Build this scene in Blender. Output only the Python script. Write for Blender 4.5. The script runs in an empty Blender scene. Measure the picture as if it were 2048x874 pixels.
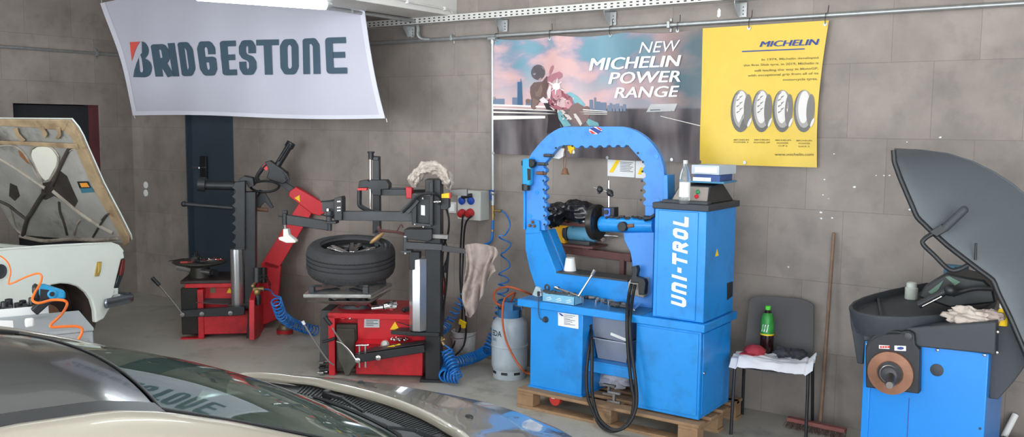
WORLD, EXPO = 8.8, -0.06
import bpy, bmesh, math, random
from math import pi, sin, cos, radians, atan2, sqrt, hypot
from mathutils import Vector as V, Matrix, noise
random.seed(7)
SC = bpy.context.scene
COL = SC.collection
# ------------------------------------------------------------ camera solved from the tile joints
FPX, YAW, PITCH, ROLL, HC = 1837.1, -.61224, .102318, .008837, 2.1
D = 6.4985          # back wall
XL = -10.2          # left wall
RH = .50623         # tile row height
_cy, _sy, _cp, _sp, _cr, _sr = cos(YAW), sin(YAW), cos(PITCH), sin(PITCH), cos(ROLL), sin(ROLL)
FW = V((_sy*_cp, _cy*_cp, -_sp)); R0 = V((_cy, -_sy, 0)); U0 = R0.cross(FW)
RT = R0*_cr + U0*_sr; UP = U0*_cr - R0*_sr
CAM = V((0, 0, HC))
def ray(u, v): return FW + RT*((u-1024)/FPX) - UP*((v-437)/FPX)
def P(u, v, y): d = ray(u, v); return CAM + d*(y/d.y)
def PX(u, v, x): d = ray(u, v); return CAM + d*(x/d.x)
def PZ(u, v, z=0.): d = ray(u, v); return CAM + d*((z-HC)/d.z)
class Fr:
    """a machine's own frame: origin on the floor, x along its front, y into its depth"""
    def __init__(s, x, y, deg):
        a = radians(deg); s.o = V((x, y, 0)); s.x = V((cos(a), sin(a), 0)); s.y = V((-sin(a), cos(a), 0)); s.z = V((0, 0, 1)); s.a = a
        s.R = Matrix((s.x, s.y, s.z)).transposed()
    def w(s, x, y, z): return s.o + s.x*x + s.y*y + s.z*z
    def aty(s, u, v, k): d = ray(u, v); t = (s.o + s.y*k - CAM).dot(s.y)/d.dot(s.y); return CAM + d*t
    def atx(s, u, v, k): d = ray(u, v); t = (s.o + s.x*k - CAM).dot(s.x)/d.dot(s.x); return CAM + d*t
    def loc(s, p): d = p-s.o; return V((d.dot(s.x), d.dot(s.y), p.z))
W = Fr(0, 0, 0)
# ------------------------------------------------------------ colours and materials
def lin(c): c /= 255.; return c/12.92 if c <= .04045 else ((c+.055)/1.055)**2.4
def rgb(r, g, b, k=1.): return (lin(r)*k, lin(g)*k, lin(b)*k, 1)
MATS = {}
def mat(name, col, rough=.5, metal=0., var=.0, vscale=6., bump=0., bscale=40., dirt=None, damt=.5, dscale=3., coat=0., spec=.5, trans=0., ior=1.45, emit=None, estr=0., alpha=1.):
    if name in MATS: return MATS[name]
    m = bpy.data.materials.new(name); m.use_nodes = True; N = m.node_tree.nodes; L = m.node_tree.links
    b = N['Principled BSDF']; b.inputs['Roughness'].default_value = rough; b.inputs['Metallic'].default_value = metal
    b.inputs['Base Color'].default_value = col; b.inputs['Coat Weight'].default_value = coat; b.inputs['Coat Roughness'].default_value = .04
    b.inputs['Specular IOR Level'].default_value = spec; b.inputs['Transmission Weight'].default_value = trans; b.inputs['IOR'].default_value = ior
    b.inputs['Alpha'].default_value = alpha
    if emit: b.inputs['Emission Color'].default_value = emit; b.inputs['Emission Strength'].default_value = estr
    tc = N.new('ShaderNodeTexCoord'); src = None
    if var or dirt:
        n = N.new('ShaderNodeTexNoise'); n.inputs['Scale'].default_value = vscale; n.inputs['Detail'].default_value = 5
        L.new(tc.outputs['Object'], n.inputs['Vector'])
        mr = N.new('ShaderNodeMapRange'); mr.inputs['From Min'].default_value = .3; mr.inputs['From Max'].default_value = .7
        mr.inputs['To Min'].default_value = 1-var; mr.inputs['To Max'].default_value = 1+var; L.new(n.outputs['Fac'], mr.inputs['Value'])
        mx = N.new('ShaderNodeMix'); mx.data_type = 'RGBA'; mx.blend_type = 'MULTIPLY'; mx.inputs['Factor'].default_value = 1
        mx.inputs['A'].default_value = col; L.new(mr.outputs['Result'], mx.inputs['B']); src = mx.outputs['Result']
    if dirt:
        n2 = N.new('ShaderNodeTexNoise'); n2.inputs['Scale'].default_value = dscale; n2.inputs['Detail'].default_value = 8; n2.inputs['Roughness'].default_value = .65
        L.new(tc.outputs['Object'], n2.inputs['Vector'])
        m2 = N.new('ShaderNodeMapRange'); m2.inputs['From Min'].default_value = .52; m2.inputs['From Max'].default_value = .72
        m2.inputs['To Min'].default_value = 0; m2.inputs['To Max'].default_value = damt; L.new(n2.outputs['Fac'], m2.inputs['Value'])
        mx2 = N.new('ShaderNodeMix'); mx2.data_type = 'RGBA'; L.new(m2.outputs['Result'], mx2.inputs['Factor'])
        L.new(src, mx2.inputs['A']); mx2.inputs['B'].default_value = dirt; src = mx2.outputs['Result']
    if src: L.new(src, b.inputs['Base Color'])
    if bump:
        n3 = N.new('ShaderNodeTexNoise'); n3.inputs['Scale'].default_value = bscale; n3.inputs['Detail'].default_value = 4
        L.new(tc.outputs['Object'], n3.inputs['Vector'])
        bp = N.new('ShaderNodeBump'); bp.inputs['Strength'].default_value = bump; bp.inputs['Distance'].default_value = .01
        L.new(n3.outputs['Fac'], bp.inputs['Height']); L.new(bp.outputs['Normal'], b.inputs['Normal'])
    MATS[name] = m; return m
GR = rgb(45, 42, 40)
m_blue = mat('blue_enamel', rgb(26, 138, 218), .38, var=.06, vscale=3, dirt=rgb(30, 60, 100), damt=.35, dscale=5, coat=.15)
m_blue2 = mat('cornflower_frame_enamel', rgb(70, 140, 220), .42, var=.05, vscale=3, dirt=rgb(40, 60, 90), damt=.4, dscale=7)
m_balblue = mat('balancer_blue_enamel', rgb(24, 128, 212), .35, var=.04, vscale=2, coat=.2)
m_red = mat('red_enamel', rgb(200, 28, 40), .35, var=.08, vscale=4, dirt=rgb(70, 20, 22), damt=.5, dscale=5, coat=.2)
m_red1 = mat('aged_red_enamel', rgb(195, 32, 42), .42, var=.1, vscale=4, dirt=rgb(60, 20, 22), damt=.7, dscale=4)
m_black = mat('black_paint', rgb(34, 36, 39), .42, var=.2, vscale=8)
m_charc = mat('charcoal_metal', rgb(62, 64, 67), .5, var=.15, vscale=8)
m_dgrey = mat('dark_grey_plastic', rgb(56, 60, 66), .6, var=.08, bump=.05, bscale=300)
m_grey = mat('grey_steel', rgb(130, 128, 125), .45, metal=.6, var=.15)
m_chrome = mat('polished_steel', rgb(215, 215, 215), .16, metal=1., var=.06)
m_alu = mat('brushed_aluminium', rgb(205, 206, 210), .28, metal=.9, var=.05)
m_galv = mat('galvanised_steel', rgb(170, 172, 172), .38, metal=.7, var=.12, vscale=20)
m_rubber = mat('tyre_rubber', rgb(64, 64, 66), .75, var=.12, vscale=10, bump=.1, bscale=60)
m_cable = mat('black_rubber_cable', rgb(28, 28, 30), .5)
m_hose = mat('blue_air_hose', rgb(20, 110, 190), .35, coat=.2)
m_orange = mat('orange_hose', rgb(240, 120, 45), .4)
m_orange2 = mat('orange_gas_hose', rgb(190, 90, 50), .5)
m_cloth = mat('dirty_rag_cloth', rgb(190, 178, 168), .95, var=.2, vscale=9, dirt=rgb(95, 82, 76), damt=.9, dscale=10)
m_rag2 = mat('grey_rag_cloth', rgb(160, 145, 138), .95, var=.15, vscale=12, dirt=rgb(105, 90, 86), damt=.8, dscale=9)
m_whitecloth = mat('white_cloth', rgb(235, 235, 242), .9, var=.03)
m_white = mat('white_plastic', rgb(232, 232, 230), .5)
m_paper = mat('white_paper', rgb(228, 228, 228), .8)
m_yellow = mat('yellow_sticker', rgb(245, 205, 30), .6)
m_brass = mat('brass', rgb(160, 132, 88), .4, metal=.7, var=.2)
m_brown = mat('rusty_steel', rgb(120, 85, 66), .75, var=.25, vscale=12, dirt=rgb(60, 40, 30), damt=.7, dscale=9)
m_rustred = mat('oxide_red_steel', rgb(100, 66, 62), .65, var=.2, vscale=9)
m_wood = mat('pallet_wood', rgb(150, 120, 90), .85, var=.25, vscale=6, dirt=rgb(75, 62, 52), damt=.8, dscale=6)
m_stick = mat('broomstick_wood', rgb(125, 100, 82), .7, var=.2, vscale=14)
m_wcar = mat('white_car_paint', rgb(240, 246, 238), .35, var=.03, vscale=2, coat=.4)
m_navy = mat('navy_door_paint', rgb(58, 72, 84), .5, var=.06)
m_frame_red = mat('maroon_door_frame', rgb(92, 48, 52), .6, var=.1)
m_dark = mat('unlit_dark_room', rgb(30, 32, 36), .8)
m_plaster = mat('white_plaster', rgb(205, 202, 198), .85, var=.04, vscale=3)
m_ppl = mat('light_blue_tool_plastic', rgb(40, 150, 200), .45, var=.08)
m_print = mat('dark_print', rgb(50, 68, 80), .7)
m_printb = mat('blue_print', rgb(50, 70, 140), .7)
m_pred = mat('red_print', rgb(200, 60, 50), .7)
m_pwhite = mat('white_print', rgb(232, 232, 232), .6)
# ------------------------------------------------------------ mesh builder
class MB:
    def __init__(s): s.v = []; s.f = []
    def add(s, vs, fs):
        n = len(s.v); s.v += [V(p) for p in vs]; s.f += [[i+n for i in f] for f in fs]; return s
    def prism(s, pts, off):
        pts = [V(p) for p in pts]; off = V(off); n = len(pts)
        nn = V((0, 0, 0))
        for i in range(n): nn += (pts[i]-pts[0]).cross(pts[(i+1) % n]-pts[0])
        if nn.dot(off) > 0: pts = pts[::-1]
        vs = pts+[p+off for p in pts]
        fs = [list(range(n)), list(range(2*n-1, n-1, -1))]+[[(i+1) % n, i, n+i, n+(i+1) % n] for i in range(n)]
        return s.add(vs, fs)
    def tr(s, fr, pts, y, d):
        """outline traced on the frame's own plane y, given a real thickness d into the depth"""
        return s.prism([fr.aty(u, v, y) for u, v in pts], fr.y*d)
    def trx(s, fr, pts, x, d): return s.prism([fr.atx(u, v, x) for u, v in pts], fr.x*d)
    def box(s, x0, x1, y0, y1, z0, z1, fr=W):
        return s.prism([fr.w(x0, y0, z0), fr.w(x1, y0, z0), fr.w(x1, y0, z1), fr.w(x0, y0, z1)], fr.y*(y1-y0))
    def obox(s, c, sx, sy, sz, R=None):
        R = R or Matrix.Identity(3); c = V(c)
        k = [(-1, -1, -1), (1, -1, -1), (1, 1, -1), (-1, 1, -1), (-1, -1, 1), (1, -1, 1), (1, 1, 1), (-1, 1, 1)]
        vs = [c+R @ V((a*sx/2, b*sy/2, e*sz/2)) for a, b, e in k]
        return s.add(vs, [[0, 3, 2, 1], [4, 5, 6, 7], [0, 1, 5, 4], [1, 2, 6, 5], [2, 3, 7, 6], [3, 0, 4, 7]])
    def bar(s, a, b, w, h, up=(0, 0, 1)):
        """rectangular bar from a to b, w wide and h high"""
        a = V(a); b = V(b); d = (b-a).normalized(); u = V(up); x = d.cross(u)
        if x.length < .01: x = d.cross(V((0, 1, 0)))
        x.normalize(); u = x.cross(d); R = Matrix((x, d, u)).transposed()
        return s.obox((a+b)/2, w, (b-a).length, h, R)
    def lathe(s, prof, o, axis=(0, 0, 1), n=24, ref=None, cap=True):
        o = V(o); ax = V(axis).normalized(); t = V(ref) if ref else (V((1, 0, 0)) if abs(ax.x) < .9 else V((0, 1, 0)))
        e1 = (t-ax*t.dot(ax)).normalized(); e2 = ax.cross(e1); vs = []; fs = []; m = len(prof)
        for r, h in prof:
            for i in range(n):
                a = 2*pi*i/n; vs.append(o+ax*h+(e1*cos(a)+e2*sin(a))*max(r, 1e-5))
        for j in range(m-1):
            for i in range(n): fs.append([j*n+i, j*n+(i+1) % n, (j+1)*n+(i+1) % n, (j+1)*n+i])
        if cap: fs.append(list(range(n))[::-1]); fs.append([(m-1)*n+i for i in range(n)])
        return s.add(vs, fs)
    def cyl(s, a, b, r, r2=None, n=20):
        a = V(a); b = V(b); L = (b-a).length
        return s.lathe([(r, 0), (r if r2 is None else r2, L)], a, b-a, n)
    def tube(s, pts, r, n=8, smooth=4, closed=False):
        pts = [V(p) for p in pts]
        if smooth and len(pts) > 2:
            q = []; m = len(pts)
            rng = range(m) if closed else range(m-1)
            for i in rng:
                p0, p1, p2, p3 = (pts[(i-1) % m], pts[i], pts[(i+1) % m], pts[(i+2) % m]) if closed else (pts[max(i-1, 0)], pts[i], pts[i+1], pts[min(i+2, m-1)])
                for k in range(smooth):
                    t = k/smooth
                    q.append(.5*((2*p1)+(p2-p0)*t+(2*p0-5*p1+4*p2-p3)*t*t+(3*p1-p0-3*p2+p3)*t**3))
            if not closed: q.append(pts[-1])
            pts = q
        m = len(pts); vs = []; fs = []; pu = None
        for i, p in enumerate(pts):
            d = (pts[(i+1) % m]-pts[i-1]) if closed else (pts[min(i+1, m-1)]-pts[max(i-1, 0)])
            if d.length < 1e-7: d = V((0, 0, 1))
            d.normalize()
            if pu is None: pu = d.orthogonal().normalized()
            u = pu-d*pu.dot(d)
            u = u.normalized() if u.length > 1e-5 else d.orthogonal().normalized()
            pu = u; w = d.cross(u); rr = r(i/(m-1)) if callable(r) else r
            for k in range(n): a = 2*pi*k/n; vs.append(p+(u*cos(a)+w*sin(a))*rr)
        for i in range(m if closed else m-1):
            for k in range(n): j = (i+1) % m; fs.append([i*n+k, i*n+(k+1) % n, j*n+(k+1) % n, j*n+k])
        if not closed: fs.append(list(range(n))[::-1]); fs.append([(m-1)*n+k for k in range(n)])
        return s.add(vs, fs)
    def grid(s, fn, nu, nv, th=0., closeu=False):
        vs = []; fs = []
        P_ = [[V(fn(i/nu, j/nv)) for i in range(nu+1)] for j in range(nv+1)]
        for row in P_: vs += row
        w = nu+1
        for j in range(nv):
            for i in range(nu): fs.append([j*w+i, j*w+i+1, (j+1)*w+i+1, (j+1)*w+i])
        if th:
            nrm = [V((0, 0, 0)) for _ in vs]
            for f in fs:
                n = (vs[f[1]]-vs[f[0]]).cross(vs[f[3]]-vs[f[0]])
                for i in f: nrm[i] += n
            k = len(vs); vs2 = [vs[i]-nrm[i].normalized()*th for i in range(k)]; fs2 = [[i+k for i in f[::-1]] for f in fs]
            rim = []
            for i in range(nu): rim += [[i+1, i, i+k, i+1+k], [nv*w+i, nv*w+i+1, nv*w+i+1+k, nv*w+i+k]]
            for j in range(nv): rim += [[j*w, (j+1)*w, (j+1)*w+k, j*w+k], [(j+1)*w+nu, j*w+nu, j*w+nu+k, (j+1)*w+nu+k]]
            vs += vs2; fs += fs2+rim
        return s.add(vs, fs)
    def ball(s, c, r, n=16, m=10, R=None, nz=0., seed=0):
        rx, ry, rz = (r, r, r) if not hasattr(r, '__len__') else r
        c = V(c); vs = []; fs = []
        for j in range(m+1):
            t = pi*j/m
            for i in range(n):
                a = 2*pi*i/n; d = V((sin(t)*cos(a), sin(t)*sin(a), cos(t)))
                k = 1+(nz*noise.noise(d*2.2+V((seed, seed, 0)))*2 if nz else 0)
                p = V((d.x*rx*k, d.y*ry*k, d.z*rz*k)); vs.append(c+(R @ p if R else p))
        for j in range(m):
            for i in range(n): fs.append([j*n+i, (j+1)*n+i, (j+1)*n+(i+1) % n, j*n+(i+1) % n])
        return s.add(vs, fs)
def build(name, mb, m, parent=None, bev=0., sub=0, sharp=38, origin=None, smooth=True):
    me = bpy.data.meshes.new(name)
    if parent is not None: o0 = parent.matrix_world.translation if False else V(parent['_w'])
    elif origin is not None: o0 = V(origin)
    else:
        xs = [p.x for p in mb.v]; ys = [p.y for p in mb.v]; o0 = V(((min(xs)+max(xs))/2, (min(ys)+max(ys))/2, min(p.z for p in mb.v)))
    me.from_pydata([p-o0 for p in mb.v], [], mb.f); me.validate(); me.update()
    bm = bmesh.new(); bm.from_mesh(me); bmesh.ops.remove_doubles(bm, verts=bm.verts, dist=1e-6)
    bmesh.ops.recalc_face_normals(bm, faces=bm.faces) if not getattr(mb, 'flat', False) else None
    bm.to_mesh(me); bm.free()
    if smooth and not getattr(mb, 'flat', False):
        me.shade_smooth(); me.set_sharp_from_angle(angle=radians(sharp))
    me.materials.append(m)
    ob = bpy.data.objects.new(name, me); COL.objects.link(ob)
    if parent is not None: ob.parent = parent
    else: ob.location = o0
    ob['_w'] = tuple(o0)
    if bev:
        b = ob.modifiers.new('edge', 'BEVEL'); b.width = bev; b.segments = 2; b.limit_method = 'ANGLE'; b.angle_limit = radians(50); b.harden_normals = False
    if sub:
        b = ob.modifiers.new('sub', 'SUBSURF'); b.levels = sub; b.render_levels = sub
    return ob
def thing(name, label, cat, loc, group=None):
    e = bpy.data.objects.new(name, None); COL.objects.link(e); e.location = loc; e.empty_display_size = .05; e['_w'] = tuple(V(loc))
    e['label'] = label; e['category'] = cat
    if group: e['group'] = group
    return e
def tag(o, label, cat, group=None, kind=None):
    o['label'] = label; o['category'] = cat
    if group: o['group'] = group
    if kind: o['kind'] = kind
    return o
def struct(o, label=None):
    o['kind'] = 'structure'
    if label: o['label'] = label
    return o
def lab(o, t): o['label'] = t; return o
# ------------------------------------------------------------ lettering
def txt2d(s, shear=0., offset=0., xs=1.):
    c = bpy.data.curves.new('t', 'FONT'); c.body = s; c.shear = shear; c.offset = offset; c.size = 1; c.resolution_u = 3
    o = bpy.data.objects.new('t', c); COL.objects.link(o); dg = bpy.context.evaluated_depsgraph_get(); dg.update()
    me = bpy.data.meshes.new_from_object(o.evaluated_get(dg)); vs = [(v.co.x*xs, v.co.y) for v in me.vertices]; fs = [list(p.vertices) for p in me.polygons]
    bpy.data.objects.remove(o); bpy.data.curves.remove(c); bpy.data.meshes.remove(me); return vs, fs
def put_text(mb, s, fmap, x0, y0, x1, y1, **k):
    """fit the text s in the 2D box (x0,y0)-(x1,y1) and map it to space with fmap"""
    fat = k.pop('fat', 0); vs, fs = txt2d(s, **k)
    if not vs: return
    mb.flat = True
    if fat:
        for j in range(1, 4): put_text(mb, s, (lambda p, q, j=j: fmap(p, q)+V((0, -.0007*j, 0))), x0+fat*j/3, y0+(0, .012, -.012, 0)[j], x1+fat*j/3, y1+(0, .012, -.012, 0)[j], **k)
    ax, bx = min(v[0] for v in vs), max(v[0] for v in vs); ay, by = min(v[1] for v in vs), max(v[1] for v in vs)
    mb.add([fmap(x0+(x-ax)/(bx-ax)*(x1-x0), y0+(y-ay)/(by-ay)*(y1-y0)) for x, y in vs], fs)
ST = {  # block letters drawn as strokes in a 1 x 1 cell (y up), arcs given by points
 'B': [[(.1, 0), (.1, 1), (.75, 1), (.9, .88), (.9, .64), (.75, .52), (.1, .52)], [(.75, .52), (.9, .4), (.9, .12), (.75, 0), (.1, 0)]],
 'R': [[(.1, 0), (.1, 1), (.72, 1), (.88, .88), (.88, .6), (.72, .48), (.1, .48)], [(.5, .48), (.95, 0)]],
 'I': [[(.5, 0), (.5, 1)]], 'D': [[(.1, 0), (.1, 1), (.62, 1), (.9, .82), (.9, .18), (.62, 0), (.1, 0)]],
 'G': [[(.9, .74), (.9, .86), (.72, 1), (.28, 1), (.1, .85), (.1, .15), (.28, 0), (.72, 0), (.9, .15), (.9, .46), (.55, .46)]],
 'E': [[(.92, 1), (.1, 1), (.1, 0), (.92, 0)], [(.1, .52), (.82, .52)]],
 'S': [[(.9, .74), (.9, .86), (.72, 1), (.28, 1), (.1, .86), (.1, .66), (.28, .54), (.72, .46), (.9, .34), (.9, .14), (.72, 0), (.28, 0), (.1, .14), (.1, .26)]],
 'T': [[(.02, 1), (.98, 1)], [(.5, 1), (.5, 0)]], 'O': [[(.28, 0), (.72, 0), (.9, .15), (.9, .85), (.72, 1), (.28, 1), (.1, .85), (.1, .15), (.28, 0)]],
 'N': [[(.1, 0), (.1, 1), (.7, 1), (.9, .85), (.9, 0)]], 'U': [[(.1, 1), (.1, .12), (.24, 0), (.76, 0), (.9, .12), (.9, 1)]],
 'A': [[(.1, 0), (.1, .86), (.24, 1), (.76, 1), (.9, .86), (.9, 0)], [(.1, .42), (.9, .42)]], 'L': [[(.1, 1), (.1, 0), (.92, 0)]], '-': [[(.15, .5), (.85, .5)]]}
STK = [0]
def stroke(mb, ch, fmap, x0, y0, w, h, t):
    """t = stroke width as (tx, ty) in map units"""
    tx, ty = t
    def put(pts):
        q4 = [fmap(*p) for p in pts]; nn = (q4[1]-q4[0]).cross(q4[2]-q4[0]).normalized()
        if nn.dot(CAM-q4[0]) < 0: nn = -nn; q4 = q4[::-1]
        STK[0] += 1; mb.flat = True; mb.add([p+nn*(.00025*(STK[0] % 13)) for p in q4], [list(range(len(q4)))])
    for pl in ST[ch]:
        q = [V((x0+tx/2+a*(w-tx), y0+ty/2+b*(h-ty))) for a, b in pl]; loop = (q[0]-q[-1]).length < 1e-6; m = len(q)
        for i in range(m-1):
            a, b = q[i], q[i+1]; d = V((b.x-a.x, b.y-a.y)); L = hypot(d.x/tx, d.y/ty) or 1
            n = V((-d.y/ty/L*tx/2, d.x/tx/L*ty/2)); e = V((d.x/L/2, d.y/L/2))
            a2 = a-e if (i == 0 and not loop) else a; b2 = b+e if (i == m-2 and not loop) else b
            put([a2+n, a2-n, b2-n, b2+n])
        for i in range(0 if loop else 1, m-1): put([(q[i].x+tx/2*cos(t*pi/8), q[i].y+ty/2*sin(t*pi/8)) for t in range(16)])
# ============================================================ the room
def wall_mat(name, axis, shift, base):
    m = bpy.data.materials.new(name); m.use_nodes = True; N = m.node_tree.nodes; L = m.node_tree.links; b = N['Principled BSDF']
    geo = N.new('ShaderNodeNewGeometry'); sp = N.new('ShaderNodeSeparateXYZ'); L.new(geo.outputs['Position'], sp.inputs[0])
    ad = N.new('ShaderNodeMath'); ad.operation = 'ADD'; ad.inputs[1].default_value = shift+53; L.new(sp.outputs[axis], ad.inputs[0])
    cb = N.new('ShaderNodeCombineXYZ'); L.new(ad.outputs[0], cb.inputs[0]); L.new(sp.outputs[2], cb.inputs[1])
    br = N.new('ShaderNodeTexBrick'); br.offset = .5; br.inputs['Scale'].default_value = 1; br.inputs['Brick Width'].default_value = .53; br.inputs['Row Height'].default_value = RH
    br.inputs['Mortar Size'].default_value = .0022; br.inputs['Mortar Smooth'].default_value = .1; br.inputs['Bias'].default_value = 0
    br.inputs['Color1'].default_value = (.90, .90, .90, 1); br.inputs['Color2'].default_value = (1.06, 1.06, 1.06, 1); br.inputs['Mortar'].default_value = (.72, .70, .68, 1)
    L.new(cb.outputs[0], br.inputs['Vector'])
    n = N.new('ShaderNodeTexNoise'); n.inputs['Scale'].default_value = 2.3; n.inputs['Detail'].default_value = 7; n.inputs['Roughness'].default_value = .6; L.new(geo.outputs['Position'], n.inputs['Vector'])
    cr = N.new('ShaderNodeValToRGB'); e = cr.color_ramp.elements; e[0].position = .3; e[1].position = .7
    e[0].color = tuple(base[i]*k for i, k in enumerate((.74, .74, .75)))+(1,); e[1].color = tuple(base[i]*k for i, k in enumerate((1.2, 1.19, 1.18)))+(1,)
    L.new(n.outputs['Fac'], cr.inputs[0])
    mx = N.new('ShaderNodeMix'); mx.data_type = 'RGBA'; mx.blend_type = 'MULTIPLY'; mx.inputs['Factor'].default_value = 1; L.new(cr.outputs[0], mx.inputs['A']); L.new(br.outputs['Color'], mx.inputs['B'])
    # darker smudges, stains of the stone-look tile
    n2 = N.new('ShaderNodeTexNoise'); n2.inputs['Scale'].default_value = 7; n2.inputs['Detail'].default_value = 9; L.new(geo.outputs['Position'], n2.inputs['Vector'])
    mr = N.new('ShaderNodeMapRange'); mr.inputs['From Min'].default_value = .56; mr.inputs['From Max'].default_value = .75; mr.inputs['To Max'].default_value = .38; L.new(n2.outputs['Fac'], mr.inputs['Value'])
    mx2 = N.new('ShaderNodeMix'); mx2.data_type = 'RGBA'; L.new(mr.outputs[0], mx2.inputs['Factor']); L.new(mx.outputs['Result'], mx2.inputs['A']); mx2.inputs['B'].default_value = (base[0]*.5, base[1]*.49, base[2]*.49, 1)
    L.new(mx2.outputs['Result'], b.inputs['Base Color']); b.inputs['Roughness'].default_value = .68
    bp = N.new('ShaderNodeBump'); bp.inputs['Strength'].default_value = .25; bp.inputs['Distance'].default_value = .004; bp.invert = True; L.new(br.outputs['Fac'], bp.inputs['Height']); L.new(bp.outputs['Normal'], b.inputs['Normal'])
    return m
WB = tuple(lin(c) for c in (142, 133, 126))
m_wb = wall_mat('stone_tile_back', 0, .437, WB); m_wl = wall_mat('stone_tile_left', 1, .315, WB)
m_floor = mat('worn_concrete_floor', rgb(178, 174, 164), .45, var=.14, vscale=1.2, dirt=rgb(110, 106, 98), damt=.75, dscale=2.4, bump=.05, bscale=30)
ZC = 3.75; YF = -4.; XR = 4.2
def slabw(name, m, x0, x1, y0, y1, z0, z1): return struct(build(name, MB().box(x0, x1, y0, y1, z0, z1), m, smooth=False))
slabw('floor', m_floor, XL-1.6, XR+.4, YF-2, D+.6, -.12, 0)
slabw('ceiling', m_plaster, XL-.2, XR+.4, YF-.2, D+.3, ZC, ZC+.15)
# back wall with the door recess
pd0 = P(372, 235, D); DX0, DX1, DZ = -9.14, -8.30, 2.30
wb = MB(); wb.box(XL-.2, DX0, D, D+.25, 0, ZC); wb.box(DX1, XR+.4, D, D+.25, 0, ZC); wb.box(DX0, DX1, D, D+.25, DZ, ZC)
struct(build('wall_back', wb, m_wb, smooth=False))
LY0, LY1, LZ = 5.09, 6.085, 2.279
wl = MB(); wl.box(XL-.2, XL, YF, LY0, 0, ZC); wl.box(XL-.2, XL, LY1, D, 0, ZC); wl.box(XL-.2, XL, LY0, LY1, LZ, ZC)
struct(build('wall_left', wl, m_wl, smooth=False))
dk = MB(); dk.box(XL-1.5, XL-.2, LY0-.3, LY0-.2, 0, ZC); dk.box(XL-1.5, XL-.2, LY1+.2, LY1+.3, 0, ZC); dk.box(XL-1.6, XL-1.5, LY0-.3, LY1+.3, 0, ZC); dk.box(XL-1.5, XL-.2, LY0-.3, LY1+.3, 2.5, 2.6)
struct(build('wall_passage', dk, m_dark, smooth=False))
# front wall with the wide open shutter door behind the camera, right wall with an opening too; unseen, openings sized to steer the daylight
wf = MB(); wf.box(XL, -8.6, YF-.2, YF, 0, ZC); wf.box(-8.6, XR+.4, YF-.2, YF, 3.45, ZC)
struct(build('wall_front', wf, m_plaster, smooth=False))
wr = MB(); wr.box(XR, XR+.2, 1.5, D, 0, ZC); wr.box(XR, XR+.2, YF, 1.5, 3.4, ZC); wr.box(XR, XR+.2, YF, YF+.5, 0, 3.4)
struct(build('wall_right', wr, m_plaster, smooth=False))
struct(build('trim_1', MB().box(-5.588, -5.18, YF, D, 3.045, ZC), m_plaster, bev=.004))   # plastered ceiling beam
# door_1 : navy metal door
d1 = thing('door_1', 'dark navy metal door in the tiled back wall behind the red tyre machine', 'door', (DX0, D+.05, 0)); d1['kind'] = 'structure'; del d1['category']
build('door_leaf', MB().box(DX0+.02, DX1-.02, D+.06, D+.1, .01, DZ-.02), m_navy, d1, bev=.003)
mb = MB(); mb.box(DX0, DX0+.02, D-.01, D+.12, 0, DZ); mb.box(DX1-.02, DX1, D-.01, D+.12, 0, DZ); mb.box(DX0, DX1, D-.01, D+.12, DZ-.02, DZ); build('door_frame', mb, m_navy, d1)
mb = MB(); pl = P(408, 335, D+.05); mb.box(pl.x-.05, pl.x+.06, D+.03, D+.06, pl.z-.13, pl.z+.13); build('lock_plate', mb, m_black, d1, bev=.004)
mb = MB(); mb.cyl((pl.x+.02, D+.03, pl.z), (pl.x+.02, D-.03, pl.z), .01); mb.cyl((pl.x+.02, D-.03, pl.z), (pl.x-.1, D-.03, pl.z), .01); build('door_handle', mb, m_chrome, d1)
# door_2 : dark opening with a maroon frame in the left wall
d2 = thing('door_2', 'dark doorway with maroon frame in the left wall', 'door', (XL, LY0, 0)); d2['kind'] = 'structure'; del d2['category']
mb = MB(); mb.box(XL-.2, XL-.02, LY1-.07, LY1, 0, LZ); mb.box(XL-.2, XL-.05, LY0, LY0+.03, 0, LZ); build('door_frame', mb, m_frame_red, d2)
mb = MB(); mb.box(XL-.16, XL-.12, LY0+.03, LY1-.07, .01, LZ-.01); build('door_leaf', mb, mat('door_dark_grey', rgb(40, 42, 46), .6, var=.05), d2)
# white mastic spots and broken plug on the right tiles
mb = MB()
for u, v in ((1814, 284), (1881, 275), (1752, 351), (1779, 351), (1768, 351), (1649, 359), (1657, 397), (1642, 425), (1643, 437), (1664, 436), (1641, 436), (1820, 419), (1577, 534), (1668, 308), (1646, 390), (1709, 374)):
    p = P(u, v, D); s = random.uniform(.003, .008); mb.prism([p+V((s*1.3*cos(a)*random.uniform(.6, 1.2), 0, s*sin(a)*random.uniform(.6, 1.2))) for a in [k*pi/3 for k in range(6)]], (0, -.002, 0))
p = P(1438, 26, D); mb.prism([p+V((.018*cos(a)*random.uniform(.5, 1.1), 0, .03*sin(a)*random.uniform(.7, 1.2))) for a in [k*pi/4 for k in range(8)]], (0, -.003, 0))
tag(build('plaster_splashes', mb, m_paper), 'small white plaster splashes on the tiled wall to the right', 'plaster', kind='stuff')
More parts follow.
